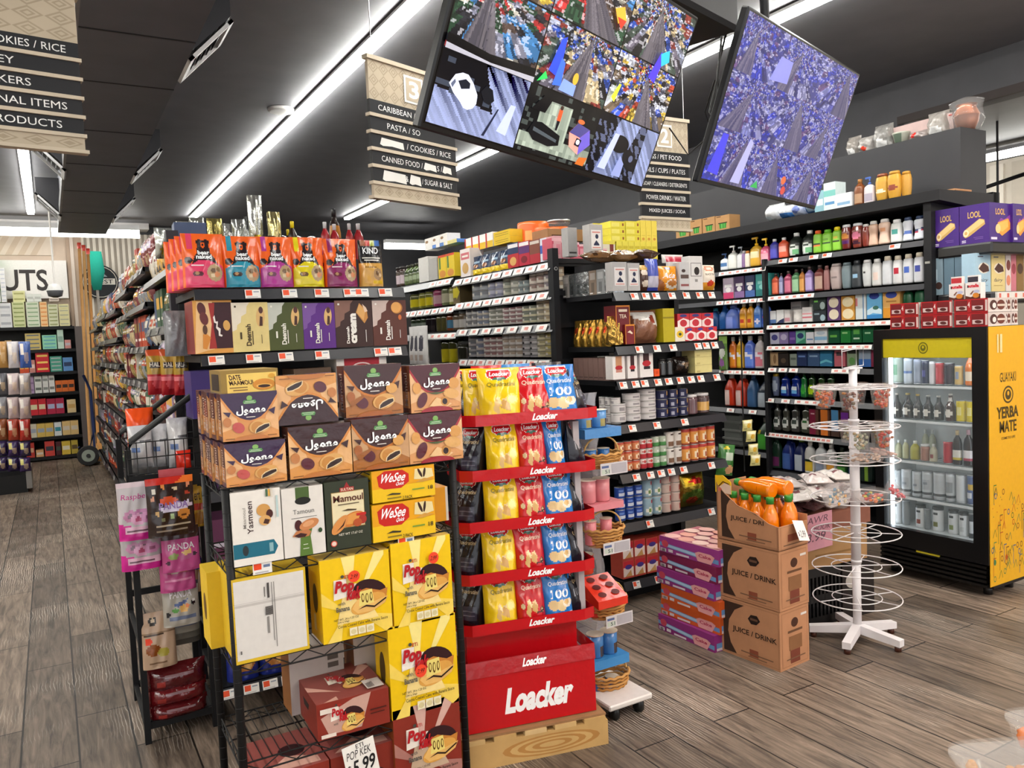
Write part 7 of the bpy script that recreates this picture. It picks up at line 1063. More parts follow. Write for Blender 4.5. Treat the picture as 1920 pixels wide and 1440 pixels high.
for k,l in enumerate(TR):
    z = zl(LP,l); TZ.append(z); s0,s1 = LP.s(*l[0]),LP.s(*l[1]); hw = .043; t = MB()
    sA = s0; sB = s0+.93*(s1-s0); dep = .24
    P_ = [(sA,0),(sB,0),(s1+.012,.02),(s1+.012,dep),(s0-.045,dep),(s0-.045,.03)]
    n = len(P_); t.add([(a,b,z) for a,b in P_]+[(a,b,z+.006) for a,b in P_],[tuple(range(n-1,-1,-1)),tuple(range(n,2*n))],RD,'gloss')
    for i in range(n):
        a,b = P_[i],P_[(i+1) % n]; t.add([(a[0],a[1],z),(b[0],b[1],z),(b[0],b[1],z+hw),(a[0],a[1],z+hw)],[(0,1,2,3)],RD,'gloss')
        ax,bx = (a[0]*.985+.004,a[1]+.003),(b[0]*.985+.004,b[1]+.003); t.add([(ax[0],ax[1],z+.006),(bx[0],bx[1],z+.006),(bx[0],bx[1],z+hw),(ax[0],ax[1],z+hw)],[(3,2,1,0)],RD2,'gloss')
    t.art((sA,0,z),(sB-sA,0,0),(0,0,hw),[('t','Loacker',.5,.2,.72,.82,'ffffff',0,.04,.02)],'gloss',.001); lo(t,'tray')
SH = [('p',[(.22,.97),(.78,.97),(.8,.86),(.7,.79),(.5,.765),(.3,.79),(.2,.86)],'f0e9e2'),('p',[(.24,.96),(.76,.96),(.775,.86),(.68,.8),(.5,.78),(.32,.8),(.225,.86)],'c8141e'),('e',.5,.8,.17,.03,'4a7a6a'),('p',[(.4,.8),(.5,.84),(.6,.8)],'9ab0b8')]
WF = lambda x,y,s: [('p',[(x-.12*s,y-.05*s),(x-.02*s,y-.12*s),(x+.02*s,y+.02*s),(x-.06*s,y+.12*s)],'d9b06c'),('p',[(x-.06*s,y+.12*s),(x+.02*s,y+.02*s),(x+.06*s,y+.04*s),(x,y+.14*s)],'efd49c'),('p',[(x+.02*s,y-.02*s),(x+.18*s,y-.08*s),(x+.2*s,y+.04*s),(x+.06*s,y+.1*s)],'cfa05c'),('p',[(x+.06*s,y+.1*s),(x+.2*s,y+.04*s),(x+.16*s,y+.12*s)],'ecd09a')]
def qpouch(c,tc,ops,sub,seed=1):
    t = [('t','Loacker',.28,.85,.74,.93,'ffffff',0,.03,.02),('t','Quadratini',.18,.645,.86,.74,tc,0,.02,.02)]
    return lambda w,h: pouch(w,h,.1,c,SH+ops+t,'stand',nx=36,nz=46,seed=seed)
YL,RL,BLU,BK = qpouch('efc815','8a7a1c',WF(.42,.3,1.3)+[('e',.74,.42,.14,.1,'f4e06a'),('e',.74,.42,.1,.07,'f9ec9c'),('r',.8,.08,.94,.14,'d8d8c4')],0,1),qpouch('c8141c','f4d0b8',WF(.4,.3,1.3)+[('e',.8,.26,.08,.06,'6a3a1c'),('e',.8,.26,.05,.035,'d9b080'),('e',.16,.36,.06,.05,'e0c8a0'),('p',[(.6,.2),(.9,.24),(.9,.27),(.6,.23)],'3a1a14')],0,2),qpouch('1f78c8','d9e6f4',[('t','100',.22,.42,.82,.58,'ffffff',0,.02,.03),('e',.28,.3,.16,.1,'e2c088'),('e',.54,.28,.16,.11,'e9cc98'),('e',.76,.32,.18,.08,'efe4d0'),('e',.72,.34,.1,.05,'d9b070'),('e',.85,.1,.08,.06,'e9d4dc')],0,3),qpouch('1b1822','c9b48a',[('r',.3,.12,.85,.42,'3a3a4a'),('r',.34,.3,.8,.32,'6a6a7a'),('r',.34,.22,.8,.24,'6a6a7a'),('t','100',.1,.4,.4,.56,'8a8a90',0,.02,.04)],0,4)
TI = [((918,980,1177,1097),(977,1032,1165,1087),(1027,1083,1150,1078)),((915,978,1082,997),(974,1032,1072,990),(1029,1082,1060,985)),((917,982,985,898),(976,1034,975,892),(1025,1083,966,885)),((922,984,884,797),(980,1035,878,796),(1031,1068,866,791)),((906,985,779,688),(975,1044,776,689),(1022,1092,770,690))]
NM = ('lowest','second','middle','fourth','top'); protoq = {}
for k in range(5):
    zt = TZ[k]+.008
    for (x0,x1,yb1,yt1),cn_,mk in zip(TI[k],('yellow lemon','red hazelnut','blue'),(YL,RL,BLU)):
        a,b = LP.s(x0,yb1),LP.s(x1,yb1); hgt = .205 if k < 4 else .215; w = .135
        if cn_ not in protoq: protoq[cn_] = put(LP,0,0,0,'wafer_pouch','x','pouch',mk(w,.2))
        o = copy_tree(protoq[cn_]); o.location = LP.pos((a+b)/2,zt,.01 if k < 4 else .004); o.scale = ((b-a)/w*1.02,1,hgt/.2); o.rotation_euler = (-.08 if k < 4 else -.12,.0,LP.a+R.uniform(-.06,.06)); o['label'] = f'{cn_} wafer pouch on the {NM[k]} display tray'
    for side in (0,1):
        if 'k' not in protoq: protoq['k'] = put(LP,0,0,0,'wafer_pouch','x','pouch',BK(.12,.19))
        s0,s1 = LP.s(*TR[k][0]),LP.s(*TR[k][1])
        o = copy_tree(protoq['k']); o.location = LP.pos(s0+.0 if not side else s1-.012,zt,.1 if not side else .075); o.rotation_euler = (-.05,0,LP.a+(-.75 if not side else 1.0)); o['label'] = f"black dark chocolate wafer pouch at the {('rack', 'egg tower')[side]} side of the {NM[k]} display tray"
        if not side and k:
            o = copy_tree(protoq['k']); o.location = LP.pos(s0-.02,zt,.17); o.rotation_euler = (-.05,0,LP.a-1.1); o['label'] = f'black wafer pouch deeper at the rack side of the {NM[k]} display tray'
for p_ in protoq.values():
    for ch in list(p_.children): bpy.data.objects.remove(ch)
    bpy.data.objects.remove(p_)
for i in range(2):
    o = build('wafer_pouch',YL(.13,.21)); o.location = LP.pos(LP.s(896-14*i,778)+.02,TZ[4]+.008,.06+.07*i); o.rotation_euler = (-.05,0,LP.a-.35); tag(o,f"yellow lemon wafer pouch, {('first', 'second')[i]} behind the front one on the top tray",'pouch')
for i,(s_,c,cn_) in enumerate(((.2,'c8141c','red'),(.32,'2f86d0','blue'),(.46,'1b1822','black'))):
    o = build('wafer_pouch',pouch(.13,.22,.08,c,[('r',.2,.8,.8,.95,'d9d4d0')],'stand',nx=12,nz=14,seed=i)); o.location = LP.pos(s_,TZ[4]+.008,.15); o.rotation_euler = (-.1,0,LP.a); tag(o,f'{cn_} wafer pouch in the back row of the top tray','pouch')
# ================================================================== egg and basket tower beside the wafer display
ET = Plane(1.8,2.76,0); HX = lambda px,py: ET.hit(px,py)
x0,x1 = HX(1120,1200).x,HX(1188,1200).x; xc = (x0+x1)/2
ts = empty('display_tower',(xc,2.86,0)); tag(ts,'narrow clear plastic egg display tower on a white wheeled base','display stand')
local(ts,MB().box(x0-.02,2.17,2.66,3.0,.055,.08,'e2dcd8','plastic',bev=.006),'base_board')
for x in (x0+.03,2.12):
    for y in (2.7,2.95): local(ts,MB().loft([(0,.016,.022),(.012,.022,.03),(.045,.022,.03),(.055,.012,.02)],12,'141414','plastic',cx=x,cyy=y),'caster')
zt_ = HX(1140,742).z
b = MB(); n = 40; pts = []
for i in range(n+1):
    z = .08+(zt_-.08)*i/n; k = .012*math.sin(i*.95); pts.append((z,k))
for s_,xx in ((1,x1+.0),(-1,x0)):
    v = [(xx+s_*k,2.97,z) for z,k in pts]+[(xx+s_*k-s_*.045,2.97,z) for z,k in pts]; v2 = [(a,2.974,c) for a,_,c in v]; m_ = n+1
    b.add(v+v2,[(i,i+1,m_+i+1,m_+i) for i in range(n)]+[(2*m_+i,2*m_+m_+i,2*m_+m_+i+1,2*m_+i+1) for i in range(n)]+[(i,2*m_+i,2*m_+i+1,i+1) for i in range(n)],'d9d6da','clear')
b.box(x0,x1,2.98,2.984,.08,zt_,'cfccd2','clear'); local(ts,b,'clear_back')
def egg_tray(c,py,name='tray',d=.14,h=.028,holes=0,tilt=0):
    z = HX(1140,py).z; m_ = MB().box(x0-.01,x1-.012,2.78,2.78+d+.05,z-h,z,c,'gloss')
    for i in range(holes): m_.art((x0-.01,2.78,z),(x1-x0,0,0),(0,d+.05,0),[('e',.28+.42*(i % 2),.2+.3*(i//2),.14,.1,'5a0c08')],'print',.001)
    local(ts,m_,name); return z
def tubes(c,z,h,xs,lb,art=(),top='e6d2c0',y=2.84,r=.036):
    for i,x in enumerate(xs):
        m_ = MB().loft([(0,r*.92,r*.92),(.004,r,r),(h*.5,r,r),(h*.97,r*1.02,r*1.02)],18,c,'gloss',raster(list(art),None)).loft([(h*.97,r*1.1,r*1.1),(h,r*1.1,r*1.1,'e9dcc8')],18,top,'print')
        o = m_.obj('egg_cup'); o.location = (x,y+.03*(i % 2 == 0)*0,z+.001); tag(o,lb[i],'cup')
def basket(py_rim,py_bot,lb,c='c9965a'):
    zr,zb = HX(1150,py_rim).z,HX(1150,py_bot).z; e = empty('wicker_basket',((x0+x1)/2+.01,2.83,zb)); tag(e,lb,'basket'); m_ = MB(); h = zr-zb; n = 28
    for k in range(6):
        t = k/5; rx,ry = .074+.022*t,.05+.02*t
        m_.tube([(rx*math.cos(2*math.pi*i/n)+.003*math.sin(i*7+k*3),ry*math.sin(2*math.pi*i/n),h*t+.004*math.sin(i*math.pi+k)) for i in range(n)],.0065,c if k % 2 else 'b88448','cloth',6,True)
    m_.loft([(0,.06,.045),(.004,.06,.045)],18,'a87840','cloth'); m_.obj('woven_body',e)
    MB().tube([(-.094*math.cos(math.pi*i/12),0,h+.075*math.sin(math.pi*i/12)) for i in range(13)],.004,'d0a86a','cloth',6).obj('handle',e)
    t_ = MB().box(-.06,.085,-.074,-.0725,-.03,.022,'d4cfd0'); t_.art((-.06,-.074,-.03),(.145,0,0),(0,0,.052),[('r',.04,.1,.34,.5,'c4cfc0'),('t','51',.16,.15,.32,.45,'3a3a48'),('r',.04,.6,.3,.8,'5a6a94'),('r',.4,.1,.96,.9,'b0abb0')]); t_.obj('price_tag',e); return zb
z = egg_tray('4a8ac8',803,h=.04); tubes('5a94cc',z,.075,(x0+.03,x0+.105),('blue lidded egg cup, left one at the top of the tower','blue lidded egg cup with white flower, right one at the top of the tower'),[('e',.7,.4,.2,.2,'4a3a3a'),('e',.5,.3,.2,.2,'b0a060')],'8ab8dc')
o = MB().loft([(0,.04,.003),(.03,.05,.003),(.06,.035,.003),(.075,.01,.003)],16,'a8c8e0','gloss').obj('display_card'); o.location = (x0+.035,2.93,HX(1120,790).z); tag(o,'rounded pale blue header card at the top of the tower','card')
zb = basket(852,876,'wicker basket with blue egg cups, topmost on the tower'); tubes('2f6aa8',zb+.006,.07,(x0+.05,x0+.12),('dark blue egg cup, left one in the topmost basket','dark blue egg cup, right one in the topmost basket'),(),'4a84b8',2.83,.026)
z = egg_tray('d8848c',945,h=.03); tubes('dc8a90',z,.1,(x0+.035,x0+.11),('pink egg cup with white flower, left one on the pink tray','pink egg cup with white flower, right one on the pink tray'),[('e',.7,.45,.14,.12,'f0e6e2'),('e',.5,.14,.4,.12,'e8942c')],'eec0b8')
zb = basket(995,1025,'wicker basket with pink egg cups and looped handle'); tubes('dc8288',zb+.006,.105,(x0+.035,x0+.12),('pink egg cup, left one standing in the second basket','pink egg cup, right one standing in the second basket'),[('e',.6,.4,.2,.14,'8a3a3a'),('e',.5,.18,.36,.12,'e08a3c')],'e4a4a0',2.83,.026)
zr = HX(1140,1118).z; m_ = MB(); W2 = (x1-x0)*.72
m_.add([(x0-.015,2.72,zr),(x0+W2,2.72,zr),(x0+W2,2.86,zr+.07),(x0-.015,2.86,zr+.07),(x0-.015,2.72,zr-.035),(x0+W2,2.72,zr-.035),(x0+W2,2.86,zr-.0),(x0-.015,2.86,zr-.0)],[(0,1,2,3),(4,7,6,5),(0,4,5,1),(1,5,6,2),(2,6,7,3),(3,7,4,0)],'d8321c','gloss')
m_.art((x0-.015,2.72,zr),(W2+.015,0,0),(0,.14,.07),[('e',q,p_,.13,.1,'5a0c08') for q in (.28,.72) for p_ in (.22,.52,.82)],'print',.001); o = m_.obj('egg_holder'); tag(o,'empty red egg holder with round holes on the tower','holder')
tubes('e0482c',zr+.072,.085,(x0+.05,),('red egg cup above the empty red holder',),(),'e86a4a',2.9)
zb = basket(1130,1162,'wicker basket below the red egg holder'); tubes('c8301c',zb+.006,.06,(x0+.04,x0+.12),('red egg cup, left one in the basket below the red holder','orange egg cup, right one in the basket below the red holder'),(),'e8862c',2.83,.028)
z = egg_tray('3f8ac8',1240,h=.04); tubes('3f7ab8',z,.1,(x0+.045,x0+.12),('blue egg tube, left one low on the tower','blue egg tube, right one low on the tower'),[('e',.7,.4,.2,.25,'4a3a34')],'d9b894')
zb = basket(1274,1310,'lowest wicker basket just above the white base'); tubes('2f5a98',zb+.006,.06,(x0+.04,x0+.12),('blue egg cup, left one in the lowest basket','dark patterned egg cup, right one in the lowest basket'),[('e',.5,.5,.3,.3,'4a3a34')],'5a8ab8',2.83,.028)
for py in (1310,1162,1025,876): zz = HX(1140,py).z; local(ts,MB().box(x0,x1,2.8,2.95,zz-.01,zz-.001,'d9d6da','clear'),'clear_ledge')
# ================================================================== candy rack by the grey aisle
CP = Plane(.25,3.63,0); cr_ = empty('candy_rack',(.25,3.64,0)); tag(cr_,'black candy rack hung with bags at the aisle corner','rack')
za,zc_ = CP.z(241,845),CP.z(365,738)
for y in (3.64,4.14):
    b = MB().box(.243,.268,y,y+.025,0,za,'161618','paint').box(.515,.54,y,y+.025,0,zc_,'161618','paint'); b.tube([(.2555,y+.0125,za-.02),(.27,y+.0125,za+.035),(.53,y+.0125,zc_)],.013,'161618','paint',8)
    for zz in (.06,.5,1.0): b.box(.268,.515,y+.006,y+.018,zz,zz+.03,'161618','paint')
    local(cr_,b,'side_frame')
for zz in (.06,.42,.75,1.05):
    for x in (.245,.52): local(cr_,MB().box(x,x+.02,3.665,4.14,zz,zz+.02,'161618','paint'),'cross_rail')
local(cr_,MB().box(.27,.515,3.66,4.14,.082,.092,'1a1a1c','paint'),'bottom_tray')
zbk = CP.z(300,883); b = MB()
for i in range(9): x = .25+.29*i/8; b.tube([(x,3.6,zbk),(x,3.6,zbk+.13)],.002,'1a1a1c',n=5)
for zz in (0,.065,.13): b.tube([(.25,3.6,zbk+zz),(.54,3.6,zbk+zz),(.54,3.85,zbk+zz),(.25,3.85,zbk+zz)],.0025,'1a1a1c',n=5,closed=True)
b.box(.25,.54,3.6,3.85,zbk-.004,zbk,'1a1a1c','paint').box(.25,.54,3.595,3.6,zbk-.07,zbk-.005,'121214','paint'); local(cr_,b,'wire_basket')
t_ = MB().box(.36,.46,3.588,3.591,zbk-.07,zbk+.01,'c2545c','gloss'); local(cr_,t_,'sign_holder')
def bag(pl,x0,x1,yb,yt,name,lb,c,ops,back=0.0,d=.05,kind='stand',rz=0,ry=0,nx=26,nz=34,m='gloss'):
    a,b = pl.s(x0,(yb+yt)/2),pl.s(x1,(yb+yt)/2); z = pl.z((x0+x1)/2,yb); h = pl.z((x0+x1)/2,yt)-z
    o = put(pl,(a+b)/2,z,back,name,lb,name.split('_')[-1],pouch(b-a,h,d,c,ops,kind,nx=nx,nz=nz,m=m,seed=int(x0+yb)),rz=rz); o.rotation_euler.y = ry; return o
ring = lambda x,y,s,c,c2: [('e',x,y,.1*s,.05*s,c),('e',x,y,.045*s,.02*s,c2)]
rasp = [('p',[(0,0),(1,0),(1,.25),(.5,.22),(0,.3)],'c8208a'),('r',0,.92,1,1,'d8c4cc')]+ring(.32,.42,2,'c98ab0','8a6a80')+ring(.6,.44,2,'c07aa8','8a6a80')+ring(.5,.36,2,'e0a4c8','b8507a')+ring(.76,.38,2,'d08ab8','9a5a80')+[('r',.14,.13,.96,.23,'e4b4cc'),('r',.2,.16,.8,.19,'6a4a5a'),('r',.1,.9,.3,.91,'5a4a52')]
bag(CP,224,302,1066,965,'candy_pouch','magenta raspberry ring pouch, lower one on the candy rack','b0a8ac',rasp,-.03)
bag(CP,218,292,1006,900,'candy_pouch','magenta raspberry ring pouch with pink lettering, upper one on the candy rack','c2babe',rasp+[('t','Raspberry',.1,.68,1.0,.8,'c02080',0,.0,.03)],-.075)
pandat = lambda c: [('t','PANDA',.16,.5,.86,.64,'e9e4ea',0,.04,.0)]
bag(CP,298,366,1106,1040,'candy_pouch','pink licorice pouch hanging under its twin','b84a84',[('e',.4,.6,.2,.1,'c9b0a0'),('e',.65,.62,.16,.1,'b8843a'),('r',.1,.3,.9,.34,'d88ab0')],-.03)
bag(CP,300,372,1066,985,'candy_pouch','pink licorice pouch with pale lettering below the dark one','b94a86',pandat(0)+[('e',.3,.36,.14,.07,'8a9a5a'),('e',.6,.34,.2,.09,'b05a8a'),('p',[(.5,.44),(.75,.5),(.8,.4),(.6,.36)],'e0b878'),('r',0,.74,1,1,'3a1c24'),('e',.15,.22,.06,.04,'3a1a30'),('e',.85,.36,.06,.05,'3a2a3a')],-.055)
db = [('r',0,.88,1,1,'c82a1c'),('p',[(.6,.88),(1,.88),(1,1),(.8,1)],'e8742c'),('p',[(.2,.5),(.9,.58),(.86,.46),(.6,.4),(.3,.42)],'cfc6dc'),('e',.45,.6,.2,.07,'d0502a')]+[('e',a,b_,.05,.035,c) for a,b_,c in ((.15,.78,'d9d4c8'),(.35,.84,'d98a4a'),(.6,.8,'d9c4a0'),(.88,.84,'d98a6a'),(.12,.66,'c98a6a'),(.2,.4,'c9a060'),(.9,.5,'c4b0c0'),(.3,.3,'7a7a5a'),(.5,.34,'9ab07a'),(.86,.7,'a83a2a'))]+[('e',.75,.36,.14,.09,'c07a34'),('r',.68,.33,.8,.35,'4a2414'),('r',.15,.19,.9,.2,'b0a08a'),('r',.15,.1,.8,.11,'8a7a6a')]
bag(CP,352,388,987,905,'candy_bag','golden caramel bag half hidden behind the dark pouch','c89a2a',[('t',"Wert Or",.05,.6,1.1,.84,'3a2410',0,.01),('r',0,.38,1,.52,'c83a24'),('e',.6,.2,.4,.14,'a8742a')],-.01)
bag(CP,270,359,995,888,'candy_pouch','dark brown licorice pouch with red top, frontmost on the candy rack','2c1a16',db+[('t','PANDA',.24,.46,.86,.58,'8a6aa8',0,.05)],-.12,rz=.06)
for k,(yb,xo) in enumerate(((1222,10),(1207,7),(1191,4))):
    bag(CP,306+xo,372+xo,yb,yb-85,'candy_pouch',f"silver licorice pouch, {('farthest back', 'third', 'second')[k]} in the line low on the candy rack",('5a564e','6e6a60','8a857a')[k],[('r',.1,.12,.9,.2,'5a6078'),('r',.1,.6,.9,.8,'4a4a5a')],.1-.035*k,nx=12,nz=14)
bag(CP,304,374,1171,1092,'candy_pouch','silver licorice pouch with white lettering, front of its line','a8a298',[('r',0,.92,1,1,'4a4450'),('p',[(.25,.5),(.7,.62),(.6,.5),(.4,.45)],'4a5a8a'),('e',.32,.38,.09,.05,'5a9a4a'),('e',.56,.4,.12,.09,'d9a860'),('e',.66,.46,.06,.05,'d9742c'),('e',.12,.3,.06,.06,'1c1a1e'),('e',.84,.52,.06,.07,'1c1a1e'),('e',.84,.56,.04,.04,'e6e2e0'),('r',.14,.16,.9,.24,'6a7490'),('t','PANDA',.2,.66,.8,.84,'efeaf0',0,.05)],-.02)
bag(CP,264,331,1252,1148,'candy_pouch','beige doughnut pouch with an orange dot low on the rack','b89a80',[('r',0,.62,1,.64,'8a7058'),('e',.36,.84,.12,.08,'2a241c'),('e',.36,.86,.06,.04,'c9b49a'),('e',.2,.5,.1,.07,'f0482c'),('e',.32,.34,.22,.1,'8a4a1c'),('e',.6,.28,.17,.08,'a89a3c'),('r',.06,.6,.66,.625,'4a3a2c'),('r',.2,.1,.7,.115,'7a5c44')],-.01)
bag(CP,362,382,1112,1050,'candy_bag','small blue and tan bag at the rack edge','b08a6a',[('r',0,.7,1,1,'2a4aa0'),('r',0,.74,1,.84,'d8c03a')],.02,nx=10,nz=12)
for k,(a,b,yb,yt) in enumerate(((275,390,1300,1248),(276,392,1326,1285),(278,394,1352,1318))):
    bag(CP,a,b,yb,yt,'candy_bag',f"dark red glossy bag lying low in the candy rack, {('top', 'middle', 'lowest')[k]} one",('5a1418','6e161a','5c1216')[k],[('r',.3,.6,.8,.7,'8a6a70'),('e',.2,.4,.08,.15,'9a2a24')],.0,.1,'pillow',m='film',nx=14,nz=10)
# bags in the basket and hanging on the post
for k,(a,b,yb,yt,c) in enumerate(((243,290,880,800,'c4c4c8'),(288,322,880,798,'d0d0d4'),(318,358,880,785,'d9d8da'))):
    bag(CP,a,b,yb,yt,'snack_bag',f"white foil bag in the candy rack basket, {('left', 'middle', 'right')[k]} one",c,[('r',.1,.4,.45,.52,'6a84b8'),('r',.4,.62,.9,.65,'6a6a70'),('r',.4,.55,.9,.57,'6a6a70')],.02+.03*(k == 1),.1,'pillow',m='film',nx=14,nz=18)
bag(CP,245,300,860,770,'snack_bag','bright orange crisp bag at the back of the basket','e8501a',[('p',[(0,.3),(.4,.6),(.3,.2)],'c8b42a'),('r',0,0,1,.25,'8a2414')],.16,.1,'pillow',nx=14,nz=18)
bag(CP,330,360,886,845,'snack_bag','small bright red bag in the basket corner','e0301c',[],-.01,.06,'pillow',nx=10,nz=10)
HP = Plane(.4,4.1,0)
for k,(a,b) in enumerate(((276,318),(300,340),(322,352))):
    bag(HP,a,b,740,655,'snack_bag',f"red and gold snack bag, {('left', 'middle', 'right')[k]} of three hanging by the post",'a81f28',[('r',0,.85,1,1,'c8542a'),('r',0,.45,1,.85,'a8862c'),('r',.1,.6,.9,.74,'2a1c18'),('t','HALAL',.12,.62,.88,.72,'d9d0c0'),('r',0,.34,1,.42,'d9707a'),('e',.5,.24,.3,.1,'c84a54')],-.04*k,.06,'pillow',nx=16,nz=22)
# ================================================================== juice cartons with orange bottles
JA = math.radians(-85.2); JP = Plane(2.878,2.977,JA); KB,KD = 'bb8763','3f2c22'
jl,jw = .368,.225; tan_arc = ell(.62,.46,.5,.62,0,40,60,200)
jfront = [('r',.015,.03,.985,.97,mixc(KB,'6a4428',.25)),('r',.025,.045,.975,.955,KB),('r',.08,.05,.46,.94,KD),('p',[(.62,.94),(.44,.94),(.28,.82),(.18,.62),(.16,.42),(.2,.22),(.3,.05),(.6,.05)],KB),('p',[(.5,.74),(.55,.82),(.65,.83),(.7,.75),(.64,.67),(.55,.66)],'2a1d18'),('r',.54,.73,.66,.77,'6a4a38'),('t','JUICE / DRINK',.24,.42,.96,.54,'33241c',0,.03),('r',.52,.1,.66,.22,'8a4a34'),('r',.38,.13,.9,.15,'7a5a44'),('r',.5,.08,.8,.095,'7a5a44')]
jside = [('r',.06,.04,.94,.96,mixc(KB,'6a4428',.3)),('r',.08,.055,.92,.945,KB),('e',.5,.76,.12,.08,'4a2e22'),('r',.26,.6,.76,.64,'6a4a34'),('r',.3,.3,.74,.54,'8a6040'),('r',.34,.08,.66,.3,'7a4030'),('r',.2,.15,.84,.17,'7a5a44'),('r',.7,.84,.9,.88,'d9d0c8')]
def jbox(b,z1=.288): 
    b.box(0,jl,0,jw,0,z1,KB,'card'); b.art((0,0,0),(jl,0,0),(0,0,z1),jfront,'card',.0005); b.art((jl,0,0),(0,jw,0),(0,0,z1),jside,'card',.0005); return b
JZ = (.0,.292,.584)
for k in range(2):
    b = jbox(MB()); o = b.obj('juice_carton'); o.location = JP.pos(.004*k,JZ[k]); o.rotation_euler = (0,0,JA); tag(o,f"closed brown juice drink carton, {('bottom', 'middle')[k]} one of the stack",'carton')
b = MB(); H_ = .285; low = .115; prof = [(0,H_),(.04,H_-.04),(.13,H_-.1),(.24,low+.045),(.31,low+.01),(jl,low)]
fr_ = [(s_,0,z) for s_,z in prof]; b.add([(0,0,0),(jl,0,0)]+fr_[::-1]+[(0,.005,0),(jl,.005,0)]+[(a,.005,c) for a,_,c in fr_[::-1]],[tuple(range(8)),tuple(range(15,7,-1))]+[(2+i,10+i,11+i,3+i) for i in range(5)],KB,'card')
def under(p): 
    s_ = min(max(p[0],.001),.999)*jl; zz = min(max(p[1],0),1)*.288
    for (a,za_),(c,zc) in zip(prof,prof[1:]):
        if a <= s_ <= c: lim = za_+(zc-za_)*(s_-a)/(c-a); break
    return (s_/jl,min(zz,lim-.002)/.288)
nf = []
for o_ in jfront:
    if o_[0] == 't': nf.append(('t','JUICE / DRI',.24,.36,.78,.46,'33241c',0,.03)); continue
    p,c = op_poly(o_); q = []
    for i in range(len(p)):
        a,d_ = p[i],p[(i+1) % len(p)]
        for t in range(6): q.append(under((a[0]+(d_[0]-a[0])*t/6,a[1]+(d_[1]-a[1])*t/6)))
    if o_[0] != 'r' or o_[1] > .3 or True: nf.append(('p',q,c))
b.art((0,0,0),(jl,0,0),(0,0,.288),nf,'card',.0005)
b.box(0,.005,0,jw,0,H_,KB,'card').box(0,jl,jw-.005,jw,0,low+.03,KB,'card').box(jl-.005,jl,0,jw,0,low,KB,'card').box(0,jl,0,jw,0,.005,KB,'card'); b.art((jl,0,0),(0,jw,0),(0,0,low),[('r',.06,.04,.94,.96,mixc(KB,'6a4428',.3)),('r',.08,.06,.92,.94,KB),('r',.3,.3,.7,.6,'8a4a34'),('r',.15,.15,.9,.2,'7a5a44')],'card',.0005)
o = b.obj('juice_carton'); o.location = JP.pos(.006,JZ[2]); o.rotation_euler = (0,0,JA); tag(o,'cut open brown juice carton on top, full of orange bottles','carton')
sh = MB().add([(0,0,0),(.1,0,0),(.1,0,.06),(.05,0,.09),(0,0,.085),(0,.003,0),(.1,.003,0),(.1,.003,.06),(.05,.003,.09),(0,.003,.085)],[(0,1,2,3,4),(9,8,7,6,5),(0,5,6,1),(1,6,7,2),(2,7,8,3),(3,8,9,4),(4,9,5,0)],'f2c024'); sh.art((0,0,0),(.1,0,0),(0,0,.085),[('p',[(.2,0),(1,0),(1,.5),(.6,.62),(.3,.4)],'e9c8b0'),('p',[(.2,.4),(.5,.72),(.9,.6),(.88,.55),(.5,.66),(.24,.36)],'4a1a14'),('e',.3,.2,.12,.12,'d0705a')]); o = sh.obj('display_card'); o.location = JP.pos(.0,JZ[2]+.235,.0); o.rotation_euler = (0,0,JA); tag(o,'yellow and pink display card tucked into the open juice carton','card')
OB = bottle(.08,.235,.08,'juice','f07f08','2f8a34',[('e',.5,.35,.2,.03,'c85a08')],'liquid',18)
orb = build('juice_bottle',OB); first = True
def jb(s_,y_,z_,lb,rot=(0,0,0)):
    global first
    o = orb if first else copy_tree(orb); first = False; o.location = JP.pos(s_,z_,y_); o.rotation_euler = (rot[0],rot[1],JA+rot[2]); tag(o,lb,'bottle'); return o
for i,(s_,y_) in enumerate(((.075,.006),(.145,.006),(.22,.006),(.295,.006))): jb(s_,y_,JZ[2]+.006,f"upright orange juice bottle, {('farthest', 'third', 'second', 'nearest')[i]} in the row along the carton's long side")
jb(.325,.105,JZ[2]+.006,'upright orange juice bottle, front one at the short end of the carton'); jb(.3,.148,JZ[2]+.006,'upright orange juice bottle, back one at the short end of the carton')
for i,(s_,y_) in enumerate(((.075,.08),(.15,.08),(.225,.08),(.075,.15),(.15,.15),(.225,.15))): jb(s_,y_,JZ[2]+.006,f"orange juice bottle standing in the middle of the open carton, {('first', 'second', 'third', 'fourth', 'fifth', 'sixth')[i]} from the back corner")
jb(.275,.055,JZ[2]+.262,'orange juice bottle lying across the others, nearer one',(0,-1.5,-.05)); jb(.315,.13,JZ[2]+.266,'orange juice bottle lying across the others, farther one',(0,-1.5,.0))
p = JP.hit(1500,1003); pcd = MB().box(-.045,.045,0,.001,-.055,.045,'efe9e4'); pcd.art((-.045,0,-.055),(.09,0,0),(0,0,.1),[('t','$',.12,.2,.24,.42,'4a3a4a'),('t','2.99',.3,.16,.8,.5,'3a2f3a',0,.0,.04)])
o = pcd.obj('price_card'); o.location = JP.pos(jl+.002,JZ[2]+.09,.13)+Vector((0,-.035,0)); o.rotation_euler = (-.5,.2,.15); tag(o,'white handwritten price card on the open juice carton','card')
